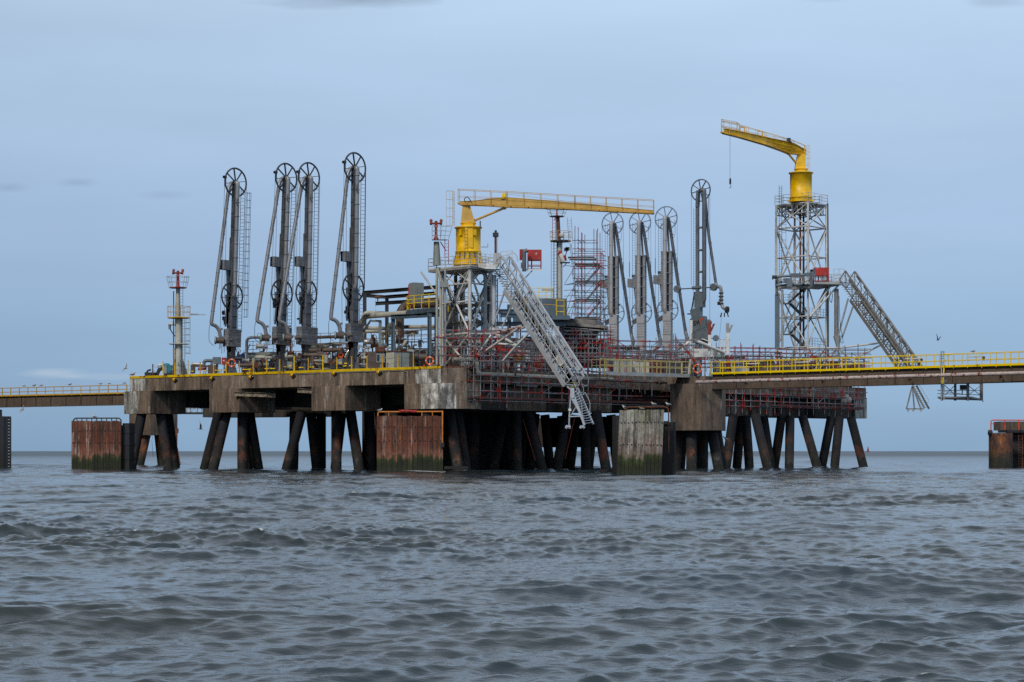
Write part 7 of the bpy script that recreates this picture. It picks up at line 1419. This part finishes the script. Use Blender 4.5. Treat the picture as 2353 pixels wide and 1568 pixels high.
# ================================================================== SCAFFOLDS
sr = random.Random(11)
def scaffold(label, fxy, uprights, levels, back=Vector((.5, 1.1, 0)), r=.04, diag=.25, boards=(), truss=(), over=.4, trans=.6, group="tube scaffolds round the platform", name="tube_scaffold", droop=None, gap=.08):
    """fxy(x) -> plan point on the front plane; uprights (x, z0, z1); levels (z, x0, x1)"""
    p0 = fxy(uprights[0][0]); zlo = min(u[1] for u in uprights); t = thing(name, label, "scaffold", Vector((p0.x, p0.y, zlo)), group)
    rows = [(0, fxy)]; 
    for (x, z0, z1) in uprights:
        c = fxy(x)
        for k in (0, 1):
            if k and sr.random() < .15: continue
            q = c+back*k; a0, a1 = z0+sr.uniform(-over, over*.3)*(k == 0), z1+sr.uniform(-.1, over)
            lean = Vector((sr.uniform(-.03, .03), 0, 0)); MB().tube(q+UZ*a0, q+lean+UZ*a1, r, n=6).build("upright", 'scaf', t)
    for (z, x0, x1) in levels:
        for k in (0, 1):
            a, b = fxy(x0)+back*k+UZ*z, fxy(x1)+back*k+UZ*(z+sr.uniform(-.04, .04)); d = (b-a).normalized(); MB().tube(a-d*sr.uniform(.1, .5), b+d*sr.uniform(.1, .5), r, n=6).build("ledger", 'scaf', t)
        for (x, z0, z1) in uprights:
            if x0-1 <= x <= x1+1 and z0 <= z <= z1+.3 and sr.random() < trans*.7: c = fxy(x)+UZ*(z+.06); MB().tube(c-back*.25, c+back*1.25, r, n=6).build("transom", 'scaf', t)
    us = sorted(uprights); zs = sorted(set(l[0] for l in levels))
    for i in range(len(us)-1):
        for j in range(len(zs)-1):
            if sr.random() < diag and us[i][1]-.3 <= zs[j] and zs[j+1] <= us[i][2]+.3:
                a, b = fxy(us[i][0]), fxy(us[i+1][0]); k = sr.choice((0, 1)); z0, z1 = zs[j], zs[j+1]
                if sr.random() < .5: z0, z1 = z1, z0
                MB().tube(a+back*k+UZ*z0, b+back*k+UZ*z1, r*.95, n=6).build("brace", 'scaf', t)
    for (z, x0, x1) in boards:
        a, b = fxy(x0)+UZ*(z+.12), fxy(x1)+UZ*(z+.12); MB().bar((a+b)/2+back/2-(b-a)/2, (a+b)/2+back/2+(b-a)/2, 1.0, .05).build("board_deck", 'plank', t)
        MB().bar(a+UZ*.1, b+UZ*.1, .04, .2).build("toe_board", 'board' if z < 8 else 'plank', t)
    for (z, x0, x1, h) in truss:
        a, b = fxy(x0)+UZ*z, fxy(x1)+UZ*z; m = MB(); m.tube(a, b, .027, n=5); m.tube(a+UZ*h, b+UZ*h, .027, n=5); n = max(2, int((b-a).length/.45))
        for i in range(n): q, e = a+(b-a)*(i/n), a+(b-a)*((i+1)/n); m.tube(q+UZ*(h if i % 2 else 0), e+UZ*(0 if i % 2 else h), .018, n=4)
        m.build("lattice_beam", 'scaf', t)
    return t
fe = lambda a: (lambda x: P(a, sb(x, a)))
fY = lambda Y0, s=0.0: (lambda x: Vector(((x-CX)*(Y0+s*(x-1176))/F, Y0+s*(x-1176), 0)))
# hanging scaffold below the first gangway
f = fe(-.55); ZY = lambda y, x: V3(0, y, f(x).y).z
ups = []
for (x, y0, y1) in ((1088, 922, 790), (1104, 919, 775), (1128, 922, 800), (1144, 922, 775), (1149, 920, 830), (1164.5, 938, 785), (1198, 922, 800), (1214, 909, 790), (1245, 922, 780), (1261, 924, 800), (1291, 925, 830), (1307, 921, 830), (1351.5, 912, 800), (1378, 922, 800), (1395, 924, 790), (1422, 920, 790), (1440, 916, 800), (1470, 900, 800), (1498, 905, 810)):
    ups.append((x, ZY(y0, x), ZY(y1, x)))
levels = [(6.55, 1079, 1525), (7.45, 1079, 1470), (8.35, 1074, 1440), (8.9, 1100, 1500), (9.75, 1090, 1420), (10.6, 1088, 1360), (11.2, 1090, 1400)]
scaffold("red and grey tube scaffold hanging off the platform side behind the first gangway's foot", f, ups, levels, back=P(.85, 0)-P(0, 0), diag=.12, boards=((6.62, 1079, 1300), (6.62, 1310, 1500)), over=.35)
# scaffold round the near tower's foot
f2 = fY(189.5, .012)
ups = [(x, DECK+sr.uniform(0, .2), V3(0, sr.uniform(735, 790), 190).z) for x in (1006, 1022, 1041, 1060, 1077, 1094, 1112, 1130, 1149, 1168, 1186, 1206, 1224, 1243, 1262)]
scaffold("red and grey tube scaffold wrapped round the near crane tower's foot", f2, ups, [(z, 1003, 1264) for z in (10.7, 11.5, 12.3)]+[(13.0, 1020, 1250), (10.2, 1060, 1264)], back=Vector((.6, 1.6, 0)), diag=.22, truss=((12.35, 1075, 1160, .45), (11.5, 1160, 1250, .45)), over=.3)
f2b = fY(196, .012)
ups = [(x, DECK, V3(0, sr.uniform(770, 810), 196).z) for x in range(1100, 1300, 17)]
scaffold("second layer of tube scaffold in front of the process module", f2b, ups, [(z, 1100, 1296) for z in (10.5, 11.3, 12.1)], back=Vector((.6, 2.2, 0)), diag=.3, truss=((11.4, 1140, 1290, .45),), over=.3)
# tall scaffold tower
f3 = fY(219)
z3 = lambda y: V3(0, y, 219).z
ups = [(1321, z3(800), z3(524)), (1329, z3(800), z3(526)), (1337.5, z3(800), z3(536)), (1364.5, z3(800), z3(528)), (1373, z3(800), z3(528)), (1381, z3(800), z3(586))]
lv = [(z3(y), 1320, 1381) for y in (572, 583, 593, 605, 613, 630, 640, 653, 668, 680, 693, 706, 720, 733)]+[(z3(553), 1321, 1364)]
t = scaffold("tall narrow scaffold tower with zigzag stairs beside the windsock mast", f3, ups, lv, back=Vector((.4, 2.6, 0)), diag=.10, boards=((z3(597), 1305, 1366), (z3(613), 1320, 1378), (z3(653), 1322, 1378), (z3(694), 1322, 1378), (z3(735), 1322, 1378)), over=.3, trans=.8, group=None, name="scaffold_tower")
for (ya, yb) in ((653, 614), (694, 654), (735, 695)):
    stairs(t, V3(1344, ya, 219.5), V3(1378, yb, 219.5), .5, 'scaf', (0, 1, 0), steps=12, rail=False)
    MB().tube(V3(1340, ya-12, 219.2), V3(1374, yb-12, 219.2), .03, n=5).build("brace", 'scaf', t)
m_s = [(1297, 739, 1321, 693), (1296, 694, 1324, 653), (1297, 653, 1322, 612), (1296, 739, 1321, 655), (1300, 735, 1330, 735), (1297, 694, 1325, 690), (1297, 655, 1322, 650), (1296, 610, 1322, 613), (1311, 735, 1321, 693)]
for (x0, y0, x1, y1) in m_s: MB().tube(V3(x0, y0, 218.8), V3(x1, y1, 218.8), .034, n=6).build("brace", 'scaf', t)
for y in (655, 668, 681, 694, 708, 722): MB().tube(V3(1296, y, 218.9), V3(1322, y-2, 218.9), .03, n=5).build("ledger", 'scaf', t)
ladder(V3(1312, 560, 218.5), V3(1308, 500, 218.5), (1, 0, 0), .42, .3, .03).build("ladder", 'galv', t)
m = MB(); m.tube(V3(1310, 560, 218.4), V3(1326, 745, 218.4), .03, n=5); m.tube(V3(1313, 560, 218.6), V3(1329, 745, 218.6), .03, n=5); m.build("long_ladder", 'svt_grey', t)
# scaffolds in front of the three far arms
f4 = fY(226, .02); z4 = lambda y: V3(0, y, 227).z
ups = [(x, DECK, z4(sr.uniform(765, 800))) for x in range(1388, 1600, 15)]
scaffold("wide low scaffold deck in front of the three light grey arms", f4, ups, [(z4(y), 1384, 1600) for y in (778, 790, 802, 814, 824, 834)], back=Vector((.3, 2.2, 0)), diag=.22, boards=((z4(800), 1400, 1470), (z4(806), 1480, 1552)), truss=((z4(822), 1384, 1500, .5), (z4(814), 1500, 1600, .5)), over=.25)
f5 = fY(210.5, .012); z5 = lambda y: V3(0, y, 217).z
ups = [(x, DECK, z5(sr.uniform(752, 790))) for x in range(1290, 1404, 9)]
scaffold("dense scaffold under and in front of the control room", f5, ups, [(z5(y), 1290, 1404) for y in (766, 774, 783, 792, 804, 818, 832)], back=Vector((.3, 1.4, 0)), diag=.4, truss=((z5(806), 1300, 1400, .5), (z5(826), 1300, 1400, .5)), over=.3)
f5b = fY(208, .03)
ups = [(x, DECK, z5(sr.uniform(800, 825))) for x in range(1400, 1560, 17)]
scaffold("low scaffold standing behind the pale yellow landing rail", f5b, ups, [(z5(y), 1396, 1570) for y in (812, 824, 836, 846)], back=Vector((.3, 1.4, 0)), diag=.35, truss=((z5(818), 1400, 1560, .45),), over=.25)
# scaffold round the logo arm and towards the taller tower
f6 = fY(223, .012); z6 = lambda y: V3(0, y, 227).z
ups = [(x, DECK, z6(sr.uniform(786, 812))) for x in range(1604, 1790, 14)]
scaffold("long low scaffold between the logo arm and the taller tower", f6, ups, [(z6(y), 1600, 1790) for y in (797, 806, 815, 824, 834, 842)], back=Vector((.3, 1.8, 0)), diag=.22, boards=((z6(824), 1625, 1712),), truss=((z6(822), 1680, 1790, .5), (z6(834), 1600, 1700, .5)), over=.25)
t = scaffold("short sloping scaffold stair at the left of the logo arm", fY(219), [(x, DECK, z6(sr.uniform(775, 800))) for x in (1548, 1562, 1576, 1590)], [(z6(y), 1545, 1592) for y in (790, 802, 816, 830)], back=Vector((.3, 1.4, 0)), diag=.5)
for k in range(4): MB().tube(V3(1552+k*5, 778+k*4, 218.5), V3(1598+k*5, 834+k*3, 218.5), .045, n=6).build("stair_rail", 'scaf', t)
ladder(V3(1624, 866, 214), V3(1640, 800, 214), (1, 0, 0), .45, .3, .045).build("ladder", 'galv', t)
f7 = fY(228, .004)
ups = [(x, DECK, V3(0, sr.uniform(790, 815), 231).z) for x in range(1792, 1996, 15)]
scaffold("low scaffold round the taller tower's foot behind the yellow rail", f7, ups, [(V3(0, y, 231).z, 1788, 1996) for y in (803, 812, 821, 831, 841)], back=Vector((.3, 1.8, 0)), diag=.25, truss=((V3(0, 822, 231).z, 1790, 1880, .5), (V3(0, 830, 231).z, 1860, 1960, .5)), over=.25)
# right hanging scaffold under the walkway
f8 = fe(.1); Z8 = lambda y, x: V3(0, y, f8(x).y).z
ups = [(x, Z8(y0, x), Z8(y1, x)) for x, y0, y1 in ((1664, 940, 880), (1676, 935, 880), (1690, 950, 870), (1706, 950, 870), (1725, 938, 870), (1747, 949, 870), (1762, 952, 870), (1780, 950, 870), (1795, 950, 870), (1815, 951, 870), (1836, 950, 870), (1869, 953, 870), (1880, 940, 870), (1895, 952, 870), (1919, 966, 870), (1933, 953, 870), (1949, 966, 870), (1963, 940, 870), (1986, 925, 870))]
scaffold("red and grey scaffold hanging under the yellow railed walkway at the right end", f8, ups, [(6.75, 1660, 1988), (7.35, 1662, 1988), (8.1, 1662, 1988), (8.8, 1665, 1990)], back=P(.8, 0)-P(0, 0), diag=.15, boards=((6.75, 1745, 1985),), truss=((7.9, 1730, 1985, .45), (8.6, 1850, 1985, .4)), over=.3)
f9 = fe(2.0); Z9 = lambda y, x: V3(0, y, f9(x).y).z
ups = [(x, Z9(y0, x), Z9(y1, x)) for x, y0, y1 in ((1436, 915, 850), (1450, 920, 850), (1474, 910, 850), (1497, 905, 860), (1520, 905, 860), (1532, 905, 860))]
scaffold("small scaffold bay hanging left of the big walkway pier", f9, ups, [(7.0, 1430, 1534), (7.6, 1430, 1534), (8.5, 1430, 1534)], back=P(.8, 0)-P(0, 0), diag=.2, boards=((7.0, 1440, 1534),))
m = MB()
for (x, y) in ((1945, 914), (1951, 920), (1942, 921)): m.lathe(V3(x, y, 236), Vector((.3, 0, 1)), [(.05, -.3), (.3, -.25), (.34, .05), (.2, .25), (.05, .4)], 7, False)
tag(m.build("polythene_wrap", 'polythene', None), "torn clear polythene bundled on the right hanging scaffold", "sheeting")
# ================================================================== CRADLES UNDER THE WALKWAYS
Yk = 190.5
t = thing("access_cradle", "grey maintenance cradle hung under the yellow railed walkway on the right", "cradle", V3(2207, 919, Yk))
m = MB(); m.prism([V3(2154, 915, Yk-1), V3(2232, 915, Yk-1), V3(2259, 921, Yk+1.5), V3(2160, 918, Yk+1.5)], (0, 0, .14)); m.build("floor", 'alu_dirty', t)
for (x, y0, y1, Y, w) in ((2163, 807, 920, Yk-1, .1), (2169, 807, 920, Yk-1, .1), (2224, 842, 921, Yk-1, .22), (2195, 882, 921, Yk+.5, .2), (2255, 880, 921, Yk+1, .26), (2164, 880, 921, Yk+1.2, .16)): MB().bar(V3(x, y0, Y), V3(x, y1, Y), w).build("post", 'galv' if w < .2 else 'alu_dirty', t)
m = MB()
for i in range(22): y = 809+i*5; m.tube(V3(2163, y, Yk-1), V3(2169, y, Yk-1), .03, n=5)
m.build("ladder_rungs", 'dark_steel', t)
for (x0, y0, x1, y1, Y) in ((2154, 897.5, 2257, 897.5, Yk+1), (2154, 905, 2257, 908, Yk+1), (2170, 877, 2224, 846, Yk-1), (2170, 877, 2224, 877, Yk-1), (2170, 900, 2224, 908, Yk-1), (2225, 886, 2254, 910, Yk+1), (2254, 886, 2225, 908, Yk+1), (2170, 885, 2195, 908, Yk+1), (2195, 885, 2172, 908, Yk+1), (2160, 882, 2256, 882, Yk+1)): MB().bar(V3(x0, y0, Y), V3(x1, y1, Y), .06).build("rail_bar", 'galv', t)
MB().box(V3(2215, 890.5, Yk), (.7, .4, .45)).build("hoist_motor", 'dark_steel', t); MB().tube(V3(2211, 895, Yk), V3(2211, 908, Yk), .05, n=6).build("hoist_shaft", 'dark_steel', t)
MB().bar(V3(2169, 845, Yk-1.1), V3(2166, 883, Yk-1.1), .12, .1).build("yellow_pole", 'bright_yellow', t)
MB().path([V3(2258, 920, Yk+1), V3(2260, 924, Yk+1), V3(2257, 923, Yk+1)], .03, 5).build("rope_tail", 'cable', t)
t = thing("walkway_gate", "yellow hooped gate in the right walkway's rail above the hanging cradle", "gate", V3(2180, 845, 189))
for x0, x1 in ((2169, 2192),): MB().path([V3(x0, 845, 189), V3(x0, 815, 189), V3(x1, 813.5, 188.5), V3(x1, 838, 188.5), V3(x1-3, 838, 188.5)], .04, 6, bend=.2).build("hoop", 'bright_yellow', t)
MB().tube(V3(2178, 845, 189), V3(2178, 815, 189), .035, n=5).build("bar", 'bright_yellow', t)
Yk = 262
t = thing("access_cradle", "grey caged cradle with ladder under the left walkway seen behind the platform", "cradle", V3(447, 952, Yk))
MB().box(V3(447, 950, Yk), (2.4, 1.6, .25)).build("floor", 'dark_steel', t); MB().box(V3(447, 917, Yk+.5), (2.2, .1, 1.35)).build("back_panel", 'girder', t)
for x in (429, 438, 454, 464): MB().bar(V3(x, 905, Yk), V3(x, 950, Yk), .12).build("post", 'galv', t)
for (x0, y0, x1, y1) in ((429, 928, 465, 928), (429, 939, 465, 939), (438, 928, 454, 949), (454, 928, 438, 949), (440, 908, 463, 921), (463, 908, 440, 921)): MB().bar(V3(x0, y0, Yk-.1), V3(x1, y1, Yk-.1), .06).build("rail_bar", 'galv', t)
MB().box(V3(461, 933, Yk-.1), (.5, .4, .5)).build("hoist_motor", 'dark_steel', t); MB().bar(V3(431, 906, Yk-.3), V3(427.5, 922, Yk-.3), .09).build("yellow_pole", 'yellow', t); ladder(V3(433, 947, Yk-.3), V3(433, 907, Yk-.3), (1, 0, 0), .4, .3, .03).build("ladder", 'galv', t)
# ================================================================== LIGHTHOUSE ON THE HORIZON
t = thing("lighthouse", "tiny red lighthouse tower on the horizon at the right", "lighthouse", (1630*0+V3(1994.6, 0, 4600).x, 4600, 0))
lx = V3(1994.6, 0, 4600).x
MB().lathe((lx, 4600, -1), UZ, [(3.6, 0), (3.6, 3.0), (2.2, 3.4), (1.8, 8.0)], 12).build("base", 'rust_red', t); MB().tube((lx, 4600, 7), (lx, 4600, 10.2), 1.3, n=10).build("lantern", 'red', t); MB().tube((lx, 4600, 10.2), (lx, 4600, 12.6), .5, n=6).build("mast", 'red', t)
# ================================================================== GULLS
M['gull_white'] = mat("white_feathers", (.62, .61, .60), .7, var=.12, bump=0); M['gull_grey'] = mat("grey_wing_feathers", (.26, .27, .29), .7, var=.15, bump=0); M['gull_dark'] = mat("dark_wing_feathers", (.03, .03, .035), .7, var=.2, bump=0); M['gull_brown'] = mat("mottled_brown_feathers", (.26, .20, .15), .8, var=.4, scale=9, bump=0); M['beak'] = mat("yellow_beak", (.6, .35, .05), .5, bump=0)
def ell(m, c, r, ax=(1, 0, 0), n=12, k=8, tilt=0):
    c = Vector(c); prof = [(max(.002, math.sin(math.pi*i/k)), -math.cos(math.pi*i/k)) for i in range(k+1)]; vs = []
    for (s, h) in prof:
        for j in range(n):
            a = 2*math.pi*j/n; x, y, z = h*r[0], math.cos(a)*s*r[1], math.sin(a)*s*r[2]; vs.append(c+Vector((x*math.cos(tilt)-z*math.sin(tilt), y, x*math.sin(tilt)+z*math.cos(tilt))))
    m.add(vs, [(i*n+j, i*n+(j+1) % n, (i+1)*n+(j+1) % n, (i+1)*n+j) for i in range(k) for j in range(n)], True)
def gull_stand(label, body, wing, group="gulls perched about the jetty"):
    g = thing("gull", label, "gull", (0, 0, 0), group)
    prof = [(-.24, .0, .155, .012), (-.2, 0, .165, .035), (-.1, 0, .185, .075), (.0, 0, .2, .095), (.08, 0, .215, .09), (.13, 0, .25, .06), (.15, 0, .29, .045), (.165, 0, .325, .052), (.19, 0, .34, .042), (.215, 0, .338, .014)]
    n = 12; vs = []
    for i, (x, y, z, r) in enumerate(prof):
        sl = (prof[min(i+1, 9)][2]-prof[max(i-1, 0)][2])/max(.01, prof[min(i+1, 9)][0]-prof[max(i-1, 0)][0]); th = math.atan(min(2.2, sl))
        for j in range(n): a = 2*math.pi*j/n; vs.append((x-math.sin(th)*math.sin(a)*r, math.cos(a)*r*.9, z+math.cos(th)*math.sin(a)*r))
    m = MB(); m.add(vs, [(i*n+j, i*n+(j+1) % n, (i+1)*n+(j+1) % n, (i+1)*n+j) for i in range(9) for j in range(n)]+[tuple(range(n-1, -1, -1)), tuple(range(9*n, 10*n))], True)
    m.build("body", body, g)
    for s in (-1, 1): m = MB(); ell(m, (-.07, s*.075, .205), (.2, .028, .065), tilt=.12); m.build("wing", wing, g)
    m = MB(); m.prism([(-.22, -.03, .155), (-.22, .03, .155), (-.34, .035, .135), (-.34, -.035, .135)], (0, 0, .014)); m.build("tail", 'gull_dark', g)
    MB().tube((.21, 0, .336), (.268, 0, .322), .014, .004, n=6).build("beak", 'beak', g)
    for s in (-1, 1): MB().tube((-.0, s*.03, .12), (.0, s*.03, 0), .007, n=5).build("leg", 'beak', g)
    return g
protos = {}
for k, (b, w) in dict(white=('gull_white', 'gull_grey'), black=('gull_white', 'gull_dark'), brown=('gull_brown', 'gull_brown')).items(): protos[k] = (b, w, None)
def gull(kind, p, rz, label, sc=1.35):
    sc *= .72
    b, w, pr = protos[kind]
    if pr is None: g = gull_stand(label, b, w); protos[kind] = (b, w, g)
    else: g = copy_tree(pr); g['label'] = label
    g.location = p; g.rotation_euler = (0, 0, rz); g.scale = (sc, sc, sc)
wl = WL[0]; wld = (WL[1]-WL[0])
def on_left_rail(x):
    t_ = (x-CX)/F; k = (wl.x-t_*wl.y)/(t_*wld.y-wld.x); return wl+wld*k+UZ*1.17
for x, k, rz, lab in ((54.5, 'white', 3.3, "white gull on the left walkway rail, nearest the picture's left edge"), (79, 'brown', .3, "brown gull on the left walkway rail, second from the left edge"), (96, 'white', 0, "white gull on the left walkway rail, third from the left edge"), (161, 'brown', .2, "lone brown gull in the middle of the left walkway rail"), (232, 'white', 0, "white gull left of the pair near the walkway's right end"), (250, 'white', 3.0, "white gull on the left rail facing the one to its left"), (287, 'white', .1, "white gull on the left rail beside the platform's corner")):
    gull(k, on_left_rail(x), rz, lab, 1.5)
gull('brown', P(sa(305, .2), .2, DECK+.02), .1, "brown gull standing on the platform deck's left corner", 1.7)
gull('white', V3(216, 962, 204.8), 3.0, "gull on the dark rail of the left dolphin", 1.4)
gull('white', V3(690, 894.5, 199.5), 3.2, "white gull on the rusty beam under the third arm", 1.5)
gull('white', V3(873, 948, 178.7), .2, "gull at the left end of the centre dolphin's orange rail", 1.35)
gull('black', V3(1436, 942, 160.2), 3.4, "black backed gull on the grey dolphin's left corner", 1.35)
gull('brown', V3(1474, 944.5, 160.2), 3.2, "speckled brown gull standing on the grey dolphin's timber top", 1.3)
gull('white', V3(1502, 934, 161.4), 3.3, "white gull facing left on the rusty rail of the grey dolphin", 1.3)
gull('white', V3(1535, 935, 161.2), 3.5, "white gull at the right end of the grey dolphin's rusty rail", 1.35)
gull('white', V3(2237, 812, 186), .2, "gull standing on the yellow walkway rail above the cradle", 1.3)
gull('white', V3(2273.5, 993, 228.6), 3.2, "gull on the black bollard of the right dolphin", 1.5)
def gull_fly(label, p, rz, roll, lift, k='gull_brown', sc=1.2):
    g = thing("flying_gull", label, "gull", p, "gulls in flight")
    OFF[g.name] = Vector((0, 0, 0))
    m = MB(); n = 10; prof = [(-.3, .01), (-.2, .045), (-.05, .085), (.08, .09), (.17, .06), (.22, .06), (.27, .035), (.29, .01)]; vs = []
    for (x, r) in prof:
        for j in range(n): a = 2*math.pi*j/n; vs.append((x, math.cos(a)*r, math.sin(a)*r*.9))
    m.add(vs, [(i*n+j, i*n+(j+1) % n, (i+1)*n+(j+1) % n, (i+1)*n+j) for i in range(7) for j in range(n)], True); m.build("body", k, g)
    for s in (-1, 1):
        m = MB(); a, b, e = Vector((0, s*.06, .03)), Vector((.06, s*.38, .03+lift*.3)), Vector((-.12, s*.82, .03+lift*.3+lift*.25)); c = .17
        m.prism([a+Vector((.1, 0, 0)), b+Vector((.06, 0, 0)), e, b+Vector((-.16, 0, 0)), a-Vector((.13, 0, 0))], (0, 0, .012)); m.build("wing", k, g)
    m = MB(); m.prism([(-.26, -.03, 0), (-.26, .03, 0), (-.42, .09, 0), (-.42, -.09, 0)], (0, 0, .012)); m.build("tail", k, g)
    MB().tube((.28, 0, 0), (.34, 0, -.01), .014, .004, n=6).build("beak", 'beak', g)
    g.rotation_euler = (roll, 0, rz); g.scale = (sc, sc, sc)
gull_fly("gull gliding with raised wing just above the platform's left corner", V3(289, 847, 250), -.6, .9, .4, sc=.9)
gull_fly("gull flying low below the left walkway", V3(52, 942, 260), -.4, .8, .3, sc=.9)
gull_fly("pale gull with lifted wings flying under the platform between the legs", V3(461, 986, 250), .2, .25, 1.6, 'gull_grey', 1.0)
gull_fly("pale gull flying beneath the right walkway by the legs", V3(1668, 1009, 190), 2.4, .2, .3, 'gull_grey', .8)
gull_fly("dark gull with wings up in the sky above the right walkway", V3(2155, 782, 260), .5, .35, 1.9, 'gull_dark', .7)
